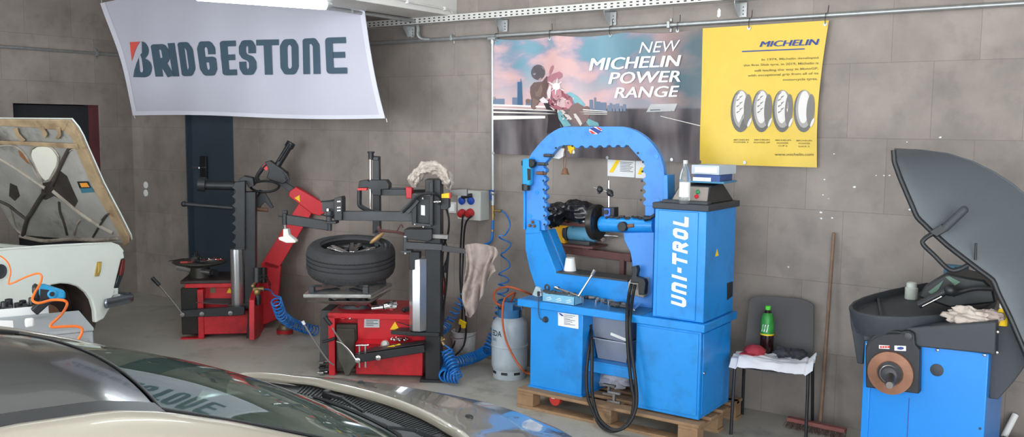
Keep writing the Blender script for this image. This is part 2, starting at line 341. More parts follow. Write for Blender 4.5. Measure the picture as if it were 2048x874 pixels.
# ------------------------------------------------------------ cable tray
ct = thing('cable_tray', 'perforated white metal cable tray running high along the back wall', 'cable tray', (-6.3, D, 3.0))
z0, z1 = 2.985, 3.045
def TZ(x): return 0.012*(x+6.3)/3.2
mb = MB(); x0, x1 = -7.4, XR-.01
mb.prism([(x0, D-.12, z0+TZ(x0)), (x1, D-.12, z0+TZ(x1)), (x1, D-.12, z1+TZ(x1)), (x0, D-.12, z1+TZ(x0))], (0, .003, 0)); mb.prism([(x0, D-.12, z0+TZ(x0)), (x1, D-.12, z0+TZ(x1)), (x1, D-.12, z0+.003+TZ(x1)), (x0, D-.12, z0+.003+TZ(x0))], (0, .12, 0))
m_tray = mat('white_galvanised_tray', rgb(205, 203, 198), .45, metal=.2, var=.05)
build('tray_channel', mb, m_tray, ct)
mb = MB(); x = x0+.03; k = 0
while x < x1:
    for zz in (.018, .042): mb.box(x+(zz > .03)*.0, x+.022, D-.1215, D-.1195, z0+zz-.005+TZ(x), z0+zz+.005+TZ(x))
    x += .056
lab(build('slot_row', mb, mat('slot_shadow', rgb(60, 58, 56), .9), ct), 'rows of dark slots'); 
for u, v in ((815, 62), (1000, 48), (1217, 33), (1478, 14)):
    p = P(u, v, D-.08); b = MB()
    b.prism([(p.x-.02, D-.12, z0+TZ(p.x)), (p.x-.02, D-.02, z0+TZ(p.x)), (p.x-.02, D-.02, z0-.09), (p.x-.02, D-.06, z0-.1), (p.x-.02, D-.12, z0-.02)], (.004, 0, 0)); b.box(p.x-.02, p.x+.035, D-.02, D-.016, z0-.1, z0)
    b.box(p.x-.02, p.x+.035, D-.12, D, z0-.004+TZ(p.x), z0+TZ(p.x)); br = build('bracket', b, m_galv, ct)
    h = MB()
    for q in range(3): h.lathe([(.005, 0), (.005, .002)], (p.x+.01, D-.0205, z0-.03-q*.025), (0, -1, 0), 10)
    build('bolt', h, m_charc, br)
# ------------------------------------------------------------ conduits
cp = thing('conduit_pipe', 'long grey steel conduit running across the back wall above the posters', 'pipe', (-6, D, 2.85))
zc = 2.855
build('pipe', MB().cyl((-7.6, D-.035, zc-.01), (XR-.01, D-.035, zc+.02), .0165), m_galv, cp)
a = P(845, 40, D-.06)
build('offset_bend', MB().tube([(-5.58, D-.9, 3.02), (-5.58, D-.25, 3.02), (-5.575, D-.11, 3.01), (-5.575, D-.07, 2.96), (-5.575, D-.07, 2.9), (-5.54, D-.06, 2.862), (-5.46, D-.04, zc)], .016), m_galv, cp)
for u in (904, 1338):
    p = P(u, 78, D-.035); c = MB(); c.box(p.x-.012, p.x+.012, D-.06, D, zc-.022, zc+.03); c.box(p.x-.009, p.x+.009, D-.012, D, zc-.05, zc+.055); build('pipe_clip', c, m_galv, cp, bev=.003)
build('coupling', MB().cyl((P(975, 80, D).x-.03, D-.035, zc-.004), (P(975, 80, D).x+.03, D-.035, zc-.004), .02), m_galv, cp)
c2 = thing('conduit_pipe', 'thin grey conduit crossing the left wall above the dark doorway', 'pipe', (XL, 4, 2.87))
build('pipe', MB().cyl((XL+.03, 2.5, 2.875), (XL+.03, D-.05, 2.875), .0165), m_galv, c2)
p = PX(194, 110, XL+.03); c = MB(); c.box(XL, XL+.055, p.y-.012, p.y+.012, 2.85, 2.9); c.box(XL, XL+.01, p.y-.01, p.y+.01, 2.82, 2.93); build('pipe_clip', c, m_galv, c2)
c3 = thing('conduit_pipe', 'grey conduit running along the lower edge of the plastered beam', 'pipe', (-5.6, 5, 3.03))
build('pipe', MB().cyl((-5.60, YF+.2, 3.026), (-5.60, D-.9, 3.026), .018), m_galv, c3)
c4 = thing('conduit_cable', 'white cable clipped along the side of the plastered beam', 'cable', (-5.17, 5, 3.2))
build('pipe', MB().tube([PX(740, -20, -5.17), PX(815, 3, -5.17), PX(885, 17, -5.17), PX(902, 22, -5.17), PX(907, 34, -5.17)], .008), m_plaster, c4)
for u, v in ((814, 3), (889, 17)): q = PX(u, v, -5.168); build('pipe_clip', MB().obox(q, .02, .02, .03), m_white, c4)
# ------------------------------------------------------------ strip light
lf = thing('strip_light', 'bright white tube light under the beam above the white banner', 'light', (-5.75, 4.2, 3.05))
pe = V((-5.72, 5.0, 2.975))
m_tube = mat('lit_tube', rgb(255, 255, 255), .4, emit=(.86, .95, 1, 1), estr=30.)
tl = MB()
ea = P(650, 9, 5.05); eb = V((ea.x-.0, ea.y-1.5, ea.z+.01)) 
ea2 = P(650, 9, 5.05); eb2 = P(395, -10, 5.05-.95)
tl.cyl(ea2, eb2, .04, n=20); build('light_tube', tl, m_tube, lf)
hb = MB(); hb.bar(ea2+V((0, 0, .055)), eb2+V((0, 0, .055)), .07, .04); build('light_housing', hb, m_white, lf, bev=.006)
hb = MB(); hb.cyl(ea2, ea2+(ea2-eb2).normalized()*.05, .03); build('end_cap', hb, m_galv, lf)
hb = MB(); hb.cyl(ea2+V((0, 0, .06)), (ea2.x, ea2.y, ZC-.0), .008); mid = (ea2+eb2)/2; hb.cyl(eb2+V((0, 0, .06)), (eb2.x, eb2.y, ZC), .008); build('hanging_rod', hb, m_galv, lf)
for i, (x, y) in enumerate(((-3.4, 2.6), (-.6, 2.6), (-4.6, 4.6), (-2.6, 4.3), (-3.6, 4.9), (-8.0, 3.2), (-6.6, 3.4))):  # unseen tubes: some mirrored in the windscreen, more added to lighten floor and walls
    t = thing('strip_light', 'white tube light out of view under the ceiling, added for light and reflections', 'light', (x, y, 3.6), 'added tube lights under the ceiling')
    build('light_tube', MB().cyl((x, y-.6, 3.62), (x, y+.6, 3.62), .022), m_tube, t); build('light_housing', MB().box(x-.04, x+.04, y-.62, y+.62, 3.65, ZC), m_white, t, bev=.005)
# ------------------------------------------------------------ banners
def surf(c, wave):
    TL, TR, BR, BL = c
    def f(s, t, off=0.):   # t=0 bottom, 1 top
        p = (BL*(1-s)+BR*s)*(1-t)+(TL*(1-s)+TR*s)*t; return p+V((0, -off-wave(s, t), 0))
    return f
def pxmap(y, wave_xz, off):
    def g(u, v): p = P(u, v, y); return V((p.x, y-off-wave_xz(p.x, p.z), p.z))
    return g
YB = 5.72
def wv1(x, z): return .012*sin(x*3.1+z*2.2)+.008*sin(x*7.3-z*1.5)+.006*sin(z*6+x*2)
c1 = [P(203, 7, YB), P(731, 22, YB), P(774, 237, YB), P(270, 231, YB)]
topc = P(460, -22, YB)
def bf(s, t):
    TL, TR, BR, BL = c1
    p = (BL*(1-s)+BR*s)*(1-t)+(TL*(1-s)+TR*s)*t
    p = p+V((0, 0, .16*4*s*(1-s)*t**2 - .0*(1-t))) + V((.03*sin(pi*t)*(1-2*s), 0, 0.012*sin(pi*s*2)*(1-t)))
    return V((p.x, YB-wv1(p.x, p.z), p.z))
bn = thing('banner', 'large white cloth banner with dark lettering hanging in the left corner', 'banner', (c1[3].x+1.8, YB, c1[3].z))
m_ban = mat('white_banner_cloth', rgb(176, 175, 187), .85, var=.02, vscale=2)
build('banner_cloth', MB().grid(bf, 60, 36, .002), m_ban, bn)
h = MB()
def hem(s0, t0, s1, t1, ds, dt):
    n = 40
    def g(a, b): s = s0+(s1-s0)*a+ds*b; t = t0+(t1-t0)*a+dt*b; return bf(s, t)+V((0, -.003, 0))
    h.grid(g, n, 1)
hem(0, 0, 1, 0, 0, .035); hem(0, 0, 0, 1, .022, 0); hem(.985, 0, .985, 1, .015, 0); build('hem', h, mat('banner_hem', rgb(196, 195, 205), .85), bn)
gm = pxmap(YB, wv1, .006)
TLp, TRp, BRp, BLp = (258, 83), (695, 68.5), (697, 147), (268, 154)
def bl(s, t): # letters' box in the plane of the cloth
    u = (BLp[0]*(1-s)+BRp[0]*s)*(1-t)+(TLp[0]*(1-s)+TRp[0]*s)*t; v = (BLp[1]*(1-s)+BRp[1]*s)*(1-t)+(TLp[1]*(1-s)+TRp[1]*s)*t
    return gm(u, v)
lt = MB()
xs = [(307, 345), (341, 358), (360.5, 398), (402, 441), (446, 480), (482, 520), (519, 560), (558, 600), (604, 645), (651, 697)]
for ch, (a, b) in zip('RIDGESTONE', xs):
    s0 = (a-268)/(697-268.); s1 = (b-268)/(697-268.)
    top = .9 if ch in 'RI' else .93
    if ch == 'T': s0 -= .002
    stroke(lt, ch, bl, s0, 0, s1-s0, top if ch != 'I' else .92, (.033, .155))
def bp(pts): return [gm(u/3.641, v/3.641) for u, v in pts]
def npoly(mb, pts): mb.add(pts, [list(range(len(pts)))])
npoly(lt, bp([(1032, 302), (1050, 306), (1068, 322), (1079, 345), (1083, 370), (1078, 395), (1064, 415), (1055, 425), (1080, 440), (1096, 460), (1103, 490), (1100, 520), (1090, 545), (1075, 558), (1055, 563), (972, 562), (978, 510), (990, 465), (1006, 425), (1022, 395), (1032, 385)]))
build('lettering', lt, mat('slate_lettering', rgb(58, 78, 92), .75), bn)
sl = MB(); gm2 = pxmap(YB, wv1, .008); npoly(sl, [gm2(u/3.641, v/3.641) for u, v in [(1012, 420), (1022, 400), (1032, 430), (1044, 505), (1042, 520), (1035, 528), (1026, 524), (1022, 510)]]); build('letter_slot', sl, m_ban, bn)
rd = MB(); npoly(rd, [gm2(u/3.641, v/3.641) for u, v in [(940, 306), (1019, 303), (996, 335), (978, 375), (966, 415), (959, 447), (948, 380)]]); build('red_wedge', rd, mat('banner_red', rgb(205, 80, 70), .75), bn)
tie = MB()
for c in (c1[2], c1[3]): tie.tube([c+V((0, -.01, 0)), c+V((0, .0, -.03))], .003)
for c in (c1[0], c1[1]): tie.cyl(c, (c.x+.05, c.y+.0, ZC), .002, n=6)
build('cord', tie, m_white, bn)
# ---- motorcycle poster
YP = D-.03
def wv2(x, z):
    t = max(0, min(1, (2.85-z)/1.0)); return .012+.010*sin(x*9)*(.3+.7*t)+.006*sin(x*17+z*3)
pc = [P(988, 78, YP), P(1407, 57, YP), P(1404, 327, YP), P(986, 307, YP)]
def pf(s, t):
    p = (pc[3]*(1-s)+pc[2]*s)*(1-t)+(pc[0]*(1-s)+pc[1]*s)*t; p = p+V((0, 0, -.02*abs(sin(pi*s*3))*t*t))
    return V((p.x, YP-wv2(p.x, p.z), p.z))
po = thing('poster', 'wide sky and road motorcycle poster with white slanted lettering, left of the yellow one', 'poster', (pc[3].x+.9, YP, pc[3].z), 'posters hanging from the conduit')
m = bpy.data.materials.new('printed_sky_and_road'); m.use_nodes = True; N = m.node_tree.nodes; L = m.node_tree.links; b = N['Principled BSDF']; b.inputs['Roughness'].default_value = .38
uv = N.new('ShaderNodeUVMap'); uv.uv_map = 'UVMap'; sp = N.new('ShaderNodeSeparateXYZ'); L.new(uv.outputs[0], sp.inputs[0])
no = N.new('ShaderNodeTexNoise'); no.inputs['Scale'].default_value = 4.2; no.inputs['Detail'].default_value = 7; no.inputs['Distortion'].default_value = .3; L.new(uv.outputs[0], no.inputs['Vector'])
r1 = N.new('ShaderNodeValToRGB'); e = r1.color_ramp.elements; e[0].position = .42; e[0].color = rgb(118, 164, 182); e[1].position = .60; e[1].color = rgb(228, 184, 182)
x_ = e.new(.47); x_.color = rgb(150, 160, 182); x_ = e.new(.52); x_.color = rgb(196, 172, 184); L.new(no.outputs['Fac'], r1.inputs[0])
# towards the right the sky darkens to teal and brown in the print
mrx = N.new('ShaderNodeMapRange'); mrx.inputs['From Min'].default_value = .55; mrx.inputs['From Max'].default_value = .95; L.new(sp.outputs[0], mrx.inputs['Value'])
mxa = N.new('ShaderNodeMix'); mxa.data_type = 'RGBA'; L.new(mrx.outputs[0], mxa.inputs['Factor']); L.new(r1.outputs[0], mxa.inputs['A'])
r1b = N.new('ShaderNodeValToRGB'); e = r1b.color_ramp.elements; e[0].position = .4; e[0].color = rgb(70, 95, 105); e[1].position = .6; e[1].color = rgb(128, 112, 110); L.new(no.outputs['Fac'], r1b.inputs[0]); L.new(r1b.outputs[0], mxa.inputs['B'])
# glow near the horizon
gl = N.new('ShaderNodeMapRange'); gl.inputs['From Min'].default_value = .75; gl.inputs['From Max'].default_value = .42; L.new(sp.outputs[1], gl.inputs['Value'])
gx = N.new('ShaderNodeMapRange'); gx.inputs['From Min'].default_value = .85; gx.inputs['From Max'].default_value = .45; L.new(sp.outputs[0], gx.inputs['Value'])
gm_ = N.new('ShaderNodeMath'); gm_.operation = 'MULTIPLY'; L.new(gl.outputs[0], gm_.inputs[0]); L.new(gx.outputs[0], gm_.inputs[1])
mxg = N.new('ShaderNodeMix'); mxg.data_type = 'RGBA'; L.new(gm_.outputs[0], mxg.inputs['Factor']); L.new(mxa.outputs['Result'], mxg.inputs['A']); mxg.inputs['B'].default_value = rgb(228, 190, 190)
# road
nr = N.new('ShaderNodeTexNoise'); nr.inputs['Scale'].default_value = 14; mp = N.new('ShaderNodeMapping'); mp.inputs['Scale'].default_value = (1, .12, 1); L.new(uv.outputs[0], mp.inputs[0]); L.new(mp.outputs[0], nr.inputs['Vector'])
r2 = N.new('ShaderNodeValToRGB'); e = r2.color_ramp.elements; e[0].position = .35; e[0].color = rgb(58, 54, 62); e[1].position = .65; e[1].color = rgb(118, 106, 108); L.new(nr.outputs['Fac'], r2.inputs[0])
st = N.new('ShaderNodeMapRange'); st.inputs['From Min'].default_value = .385; st.inputs['From Max'].default_value = .40; L.new(sp.outputs[1], st.inputs['Value'])
mxr = N.new('ShaderNodeMix'); mxr.data_type = 'RGBA'; L.new(st.outputs[0], mxr.inputs['Factor']); L.new(r2.outputs[0], mxr.inputs['A']); L.new(mxg.outputs['Result'], mxr.inputs['B'])
mxd = N.new('ShaderNodeMix'); mxd.data_type = 'RGBA'; mxd.blend_type = 'MULTIPLY'; mxd.inputs['Factor'].default_value = 1; L.new(mxr.outputs['Result'], mxd.inputs['A']); mxd.inputs['B'].default_value = (.78, .77, .76, 1); L.new(mxd.outputs['Result'], b.inputs['Base Color'])
def uvgrid(ob, nu, nv, c):
    me = ob.data; uvl = me.uv_layers.new(name='UVMap'); TL, TR, BR, BL = c
    for l in me.loops:
        p = me.vertices[l.vertex_index].co+ob.location if ob.parent is None else me.vertices[l.vertex_index].co+V(ob['_w'])
        t = (p.z-BL.z)/(TL.z-BL.z); uvl.data[l.index].uv = ((p.x-BL.x)/(BR.x-BL.x), t)
ob = build('poster_sheet', MB().grid(pf, 70, 40, .002), m, po); uvgrid(ob, 70, 40, pc)
g2 = lambda off: pxmap(YP, wv2, off)
cr1 = lambda q, o=.004: [g2(o)(960+u/2.7304, 20+v/2.7304) for u, v in q]   # crop coordinates
def layer(name, polys, m, parent, off=.004, lb=None):
    mb = MB()
    for q in polys: npoly(mb, cr1(q, off))
    o = build(name, mb, m, parent, smooth=False)
    if lb: lab(o, lb)
    return o
def strips(pts_top, pts_bot):  # quads between two polylines
    return [[pts_top[i], pts_top[i+1], pts_bot[i+1], pts_bot[i]] for i in range(len(pts_top)-1)]
def el(cx, cy, rx, ry, a=0, n=16): return [(cx+rx*cos(t)*cos(a)-ry*sin(t)*sin(a), cy+rx*cos(t)*sin(a)+ry*sin(t)*cos(a)) for t in [2*pi*k/n for k in range(n)]]
m_sky1 = mat('print_skyline', rgb(104, 118, 140), .4); m_sky2 = mat('print_tower', rgb(62, 96, 128), .4)
bld = [(80, 485, 60), (180, 478, 28), (255, 488, 34), (500, 480, 20), (520, 500, 24)]
q = [[(x, y), (x+w, y), (x+w, 522), (x, 522)] for x, y, w in bld]
for x, y, w in [(600, 490, 20), (626, 478, 12), (632, 500, 30), (655, 505, 40), (700, 520, 16), (712, 508, 14), (730, 516, 12), (745, 512, 18), (768, 524, 14), (786, 515, 14)]: q.append([(x, y), (x+w, y), (x+w, 553), (x, 553)])
layer('printed_skyline', q, m_sky1, po, .0042)
layer('printed_tower', [[(210, 393), (234, 393), (238, 522), (208, 522)], [(228, 375), (230, 375), (231, 393), (227, 393)]], m_sky2, po, .0046)
layer('printed_guard_rails', [[(76, 514), (360, 524), (700, 552), (700, 556), (360, 533), (76, 524)], [(76, 534), (360, 544), (700, 560), (700, 563), (360, 552), (76, 541)], [(76, 553), (360, 562), (700, 568), (700, 571), (360, 570), (76, 562)], [(76, 577), (360, 578), (360, 592), (76, 600)], [(990, 578), (1215, 632), (1215, 636), (990, 581)]], mat('print_rail_white', rgb(224, 220, 212), .4), po, .0048)
# rider and motorcycle as printed shapes
def lz(name, polys, m, off):
    mb = MB()
    for q in polys: npoly(mb, [g2(off)(1040+u/5.461, 110+v/5.461) for u, v in q])
    return build(name, mb, m, po, smooth=False)
pm = lambda n_, *c: mat('print_'+n_, rgb(*c), .4)
lz('printed_wheel_blur', [[(415, 620), (455, 600), (500, 670), (580, 770), (470, 790), (430, 700)], [(520, 420), (570, 405), (640, 450), (720, 540), (700, 570), (640, 560), (580, 480)], [(700, 690), (760, 700), (860, 740), (870, 775), (760, 775)]], pm('teal', 112, 166, 174), .0045)
lz('printed_rider_leg', [[(260, 520), (330, 480), (420, 600), (440, 700), (500, 790), (300, 860), (316, 700), (300, 600)]], pm('near_black', 44, 36, 40), .0048)
lz('printed_rider', [[(122, 350), (160, 300), (250, 290), (300, 230), (330, 270), (320, 330), (300, 390), (300, 470), (215, 520), (170, 610), (130, 570), (135, 480), (120, 410)]], pm('jacket', 96, 74, 70), .005)
lz('printed_rider', [el(205, 190, 74, 84, .1, 24)], pm('helmet', 78, 70, 76), .0054)
lz('printed_rider', [el(222, 178, 48, 56, .3, 20), [(150, 205), (200, 190), (205, 205), (160, 220)]], pm('visor', 140, 128, 134), .0058); lz('printed_rider', [[(205, 240), (235, 228), (240, 260), (215, 280)]], pm('skin', 180, 140, 124), .0062)
lz('printed_rider', [[(170, 330), (230, 300), (260, 380), (235, 460), (180, 450)], [(150, 470), (215, 500), (160, 600), (140, 560)], el(100, 505, 28, 26)], pm('jacket_fold', 118, 92, 84), .0056)
lz('printed_fairing', [[(328, 190), (350, 130), (378, 112), (384, 135), (360, 190), (335, 225)], [(310, 240), (380, 205), (450, 182), (482, 205), (480, 240), (440, 265), (380, 270), (345, 320), (305, 300)]], pm('mirror_wine', 168, 112, 122), .006)
lz('printed_fairing', [[(350, 370), (420, 350), (480, 365), (500, 420), (540, 430), (590, 470), (600, 560), (540, 600), (460, 600), (380, 590), (330, 540), (320, 490), (340, 450)]], pm('fairing_wine', 150, 84, 96), .0062)
lz('printed_fairing', [[(360, 400), (420, 370), (470, 390), (480, 450), (420, 500), (370, 470)], [(510, 500), (560, 490), (590, 540), (550, 590), (515, 570)]], pm('fairing_rose', 190, 134, 140), .0065)
lz('printed_fairing', [[(335, 335), (355, 345), (350, 420), (340, 480), (318, 470), (300, 415)], [(220, 490), (262, 458), (318, 505), (315, 525), (250, 525)]], pm('panel_white', 216, 206, 208), .0067)
random.seed(31)
gl_ = []
for i in range(34):
    x, y = random.uniform(350, 600), random.uniform(450, 720); x += max(0, (y-560))*.7; r1_, r2_ = random.uniform(6, 22), random.uniform(3, 9); gl_.append(el(x, y, r1_, r2_, random.uniform(-1, 1.2), 8))
lz('printed_engine', [[(560, 560), (640, 520), (700, 560), (760, 590), (770, 650), (740, 720), (680, 775), (600, 740), (540, 660)], el(735, 600, 40, 42)], pm('engine_brown', 112, 84, 80), .0058)
lz('printed_engine', gl_[:17], pm('metal_pale', 206, 190, 186), .0069); lz('printed_engine', gl_[17:], pm('metal_dark', 92, 70, 74), .0071)
lz('printed_frame', [[(455, 600), (490, 600), (560, 660), (590, 700), (570, 712), (520, 670)], [(600, 645), (625, 640), (660, 690), (690, 750), (672, 775), (640, 720)], [(330, 560), (360, 570), (400, 600), (380, 605)]], pm('frame_pale', 200, 190, 180), .0073)
lz('printed_headlight', [el(415, 345, 46, 40), el(415, 345, 110, 9, .5), el(415, 345, 8, 95, .15), el(415, 345, 80, 7, -.7)], pm('flare', 246, 226, 224), .0075)
layer('printed_logo_panel', [[(942, 515), (1082, 511), (1064, 552), (918, 558)]], m_pwhite, po, .0085)
layer('printed_logo_marks', [[(1018, 525), (1034, 518), (1028, 540)], [(1034, 530), (1058, 518), (1050, 530), (1034, 545)]], m_pred, po, .0105)
layer('printed_logo_marks', [[(940, 545), (996, 543), (995, 547), (939, 549)], [(1010, 551), (1052, 549), (1052, 551), (1010, 553)]], m_print, po, .0105)
tx = MB(); gt = g2(.0085)
def bxm(q4):  # bilinear box from 4 crop corners  TL TR BR BL
    def f(s, t):
        u = (q4[3][0]*(1-s)+q4[2][0]*s)*(1-t)+(q4[0][0]*(1-s)+q4[1][0]*s)*t; v = (q4[3][1]*(1-s)+q4[2][1]*s)*(1-t)+(q4[0][1]*(1-s)+q4[1][1]*s)*t
        return gt(960+u/2.7304, 20+v/2.7304)
    return f
put_text(tx, 'NEW', bxm([(878, 178), (1082, 166), (1082, 225), (878, 238)]), 0, 0, 1.09, 1, shear=.25)
for s, q4 in (('MICHELIN', [(600, 265), (1078, 248), (1078, 308), (600, 332)]), ('POWER', [(706, 342), (1078, 332), (1078, 393), (706, 405)]), ('RANGE', [(738, 424), (1074, 414), (1072, 474), (738, 482)])):
    put_text(tx, s, bxm(q4), 0, 0, 1.045, 1, shear=.2, fat=.016)
build('lettering', tx, m_pwhite, po)
layer('printed_logo_panel', [[(942, 515), (1082, 511), (1064, 552), (918, 558)]], m_pwhite, po, .0085)
layer('printed_logo_marks', [[(1018, 525), (1034, 518), (1028, 540)], [(1034, 530), (1058, 518), (1050, 530), (1034, 545)]], m_pred, po, .0105)
layer('printed_logo_marks', [[(940, 545), (996, 543), (995, 547), (939, 549)], [(1010, 551), (1052, 549), (1052, 551), (1010, 553)]], m_print, po, .0105)
def eyelet(parent, u, v, y, wv, tie=None):
    p = P(u, v, y); y2 = y-wv(p.x, p.z)-.004
    e = build('eyelet', MB().lathe([(.004, 0), (.013, 0), (.013, .003), (.004, .003)], (p.x, y2, p.z), (0, -1, 0), 14), m_galv, parent)
    if tie: t = MB(); t.tube([(p.x, y2-.004, p.z), (p.x+.002, D-.06, zc-.02), (p.x+.004, D-.06, zc+.014), (p.x+.004, D-.02, zc+.02), (p.x+.02, D-.05, zc+.07)], .0025, 6); build('cable_tie', t, m_cable, parent)
for u, v in ((994, 82), (1102, 78), (1222, 71), (1357, 62)): eyelet(po, u, v, YP, wv2, True)
for u, v in ((991, 306), (1216, 315), (1344, 319), (992, 197)): eyelet(po, u, v, YP, wv2)
# ---- yellow poster
def wv3(x, z):
    t = max(0, min(1, (2.85-z)/1.0)); return .014+.008*sin(x*11)*t+.006*sin(x*6+z*9)*t
yc = [P(1407, 57, YP), P(1659, 41, YP), P(1634, 335, YP), P(1401, 328, YP)]
def yf(s, t):
    p = (yc[3]*(1-s)+yc[2]*s)*(1-t)+(yc[0]*(1-s)+yc[1]*s)*t; p = p+V((-.025*sin(pi*t)*s, 0, 0)); return V((p.x, YP-wv3(p.x, p.z), p.z))
yo = thing('poster', 'bright yellow poster with four printed tyres hanging from the conduit', 'poster', (yc[3].x+.4, YP, yc[3].z), 'posters hanging from the conduit')
build('poster_sheet', MB().grid(yf, 50, 50, .002), mat('yellow_vinyl', rgb(212, 180, 64), .42, var=.05), yo)
g3 = lambda off: pxmap(YP, wv3, off)
cr2 = lambda q, o: [g3(o)(1380+u/2.65, 20+v/2.65) for u, v in q]
def ylayer(name, polys, m, off):
    mb = MB()
    for q in polys: npoly(mb, cr2(q, off))
    return build(name, mb, m, yo, smooth=False)
def ybx(q4, off=.004):
    def f(s, t):
        u = (q4[3][0]*(1-s)+q4[2][0]*s)*(1-t)+(q4[0][0]*(1-s)+q4[1][0]*s)*t; v = (q4[3][1]*(1-s)+q4[2][1]*s)*(1-t)+(q4[0][1]*(1-s)+q4[1][1]*s)*t
        return g3(off)(1380+u/2.65, 20+v/2.65)
    return f
tb = MB(); put_text(tb, 'MICHELIN', ybx([(372, 168), (686, 154), (686, 186), (372, 197)]), 0, 0, 1, 1, shear=.25, fat=.016); npoly(tb, cr2([(280, 218), (612, 204), (612, 210), (280, 224)], .004)); build('lettering', tb, m_printb, yo)
tb = MB()
for s, q4 in (('In 1974, Michelin developed', [(384, 258), (684, 247), (684, 262), (384, 273)]), ('the first Slick tyre, in 2019, Michelin is', [(288, 288), (684, 275), (684, 292), (288, 303)]), ('still leading the way in MotoGP,', [(346, 316), (684, 303), (684, 319), (346, 332)]),
              ('with exceptional grip from all of its', [(310, 342), (684, 329), (684, 345), (310, 358)]), ('motorcycle tyres.', [(498, 364), (680, 358), (680, 376), (498, 380)]), ('www.michelin.com', [(453, 757), (657, 757), (657, 772), (453, 772)]),
              ('MICHELIN', [(236, 684), (316, 684), (316, 692), (236, 692)]), ('POWER 5', [(236, 697), (312, 697), (312, 705), (236, 705)]), ('MICHELIN', [(342, 684), (426, 684), (426, 692), (342, 692)]), ('POWER GP', [(340, 698), (428, 698), (428, 706), (340, 706)]),
              ('MICHELIN', [(456, 686), (540, 686), (540, 694), (456, 694)]), ('POWER', [(464, 701), (526, 701), (526, 709), (464, 709)]), ('CUP 2', [(472, 716), (520, 716), (520, 724), (472, 724)]), ('MICHELIN', [(568, 688), (650, 688), (650, 696), (568, 696)]), ('POWER', [(580, 703), (640, 703), (640, 711), (580, 711)]), ('SLICK 2', [(578, 719), (636, 719), (636, 727), (578, 727)])):
    put_text(tb, s, ybx(q4), 0, 0, 1, 1, shear=.1 if len(s) < 10 else 0, offset=.01)
build('lettering', tb, mat('olive_print', rgb(110, 100, 60), .6), yo)
mt1 = mat('print_tyre_dark', rgb(88, 84, 80), .4); mt2 = mat('print_tyre_mid', rgb(150, 146, 142), .4); mt3 = mat('print_tyre_pale', rgb(208, 204, 200), .4); mt4 = mat('print_tyre_inner', rgb(105, 102, 98), .4)
for i, x in enumerate((272, 382, 494, 608)):
    ylayer('printed_tyre', [el(x, 536, 53, 112, .02, 28)], mt1, .003); ylayer('printed_tyre', [el(x+3, 525, 44, 100, .02, 24)], mt2, .004)
    ylayer('printed_tyre', [el(x+2, 515, 30, 86, .06, 24)], mt3, .005); ylayer('printed_tyre', [el(x+36, 530, 21, 84, .06, 24)], mt4, .006); ylayer('printed_tyre', [el(x+46, 596, 7, 26, .4, 12)], mt3, .007)
    if i < 3: ylayer('printed_tread', [[(x-22+k % 2*16, 445+k*16), (x-2+k % 2*14, 436+k*16), (x-4+k % 2*14, 440+k*16), (x-20+k % 2*16, 452+k*16)] for k in range(7)], mt4, .0065)
for u, v in ((1500, 57), (1652, 49)): eyelet(yo, u, v, YP, wv3, True)
for u, v in ((1491, 325),): eyelet(yo, u, v, YP, wv3)
# ---- notices
n1 = thing('notice_sheet', 'white safety notice with a yellow stripe taped to the wall under the motorcycle poster', 'notice', P(1243, 353, D))
def sheet(parent, q4, y): build('paper', MB().prism([P(u, v, y) for u, v in q4], (0, .006, 0)), m_paper, parent, smooth=False)
sheet(n1, [(1215, 319), (1270, 322), (1269, 355), (1215, 352)], D-.006)
build('yellow_stripe', MB().prism([P(u, v, D-.008) for u, v in [(1232, 320), (1240, 320.5), (1226, 345), (1218, 344.5)]], (0, .001, 0)), m_yellow, n1, smooth=False)
mb = MB()
for k in range(7): mb.prism([P(u, v, D-.008) for u, v in [(1240, 323.5+k*3), (1266-k % 3*3, 325+k*3), (1266-k % 3*3, 326+k*3), (1240, 324.4+k*3)]], (0, .001, 0))
build('printed_lines', mb, m_print, n1, smooth=False)
n2 = thing('notice_sheet', 'narrow white notice with a yellow warning mark beside the larger notice', 'notice', P(1282, 356, D))
sheet(n2, [(1271.5, 322), (1296, 322), (1296, 357), (1271, 356)], D-.006)
build('yellow_mark', MB().prism([P(u, v, D-.008) for u, v in [(1281, 334), (1289, 337), (1286, 342), (1281, 350), (1275, 348)]], (0, .001, 0)), m_yellow, n2, smooth=False)
# ---- round wall plates, switch, socket box
for v, w in ((370, 'upper'), (386, 'lower')):
    p = P(292, v, D); o = build('wall_plate', MB().lathe([(.042, 0), (.04, .008), (.03, .011), (0, .012)], (p.x, D, p.z), (0, -1, 0), 24), m_white)
    tag(o, w+' of two round white wall plates left of the navy door', 'socket')
sw = thing('light_switch', 'square white rocker switch on the wall behind the tyre changer column', 'switch', P(906, 415, D))
p = P(906, 415, D); build('switch_plate', MB().box(p.x-.045, p.x+.045, D-.008, D, p.z-.05, p.z+.05), m_plaster, sw, bev=.003); build('rocker', MB().box(p.x-.028, p.x+.028, D-.015, D-.006, p.z-.032, p.z+.032), m_white, sw, bev=.002)
sb = thing('socket_box', 'grey wall box with blue and red power sockets beside the air pipe', 'socket box', P(940, 440, D))
def bxpx(u0, v0, u1, v1, y0, y1): a = P(u0, v1, y0); b = P(u1, v0, y0); return MB().box(a.x, b.x, y0, y1, a.z, b.z)
build('box_body', bxpx(915, 383, 961, 438, D-.13, D), mat('light_grey_plastic', rgb(186, 188, 182), .5), sb, bev=.004)
for u, v in ((925, 401), (943, 401)):
    p = P(u, v, D-.13); s = build('blue_socket', MB().lathe([(.034, 0), (.034, .02), (.028, .024), (.0, .024)], (p.x, p.y, p.z), (0, -1, -.2), 20), mat('socket_blue', rgb(30, 70, 160), .4), sb)
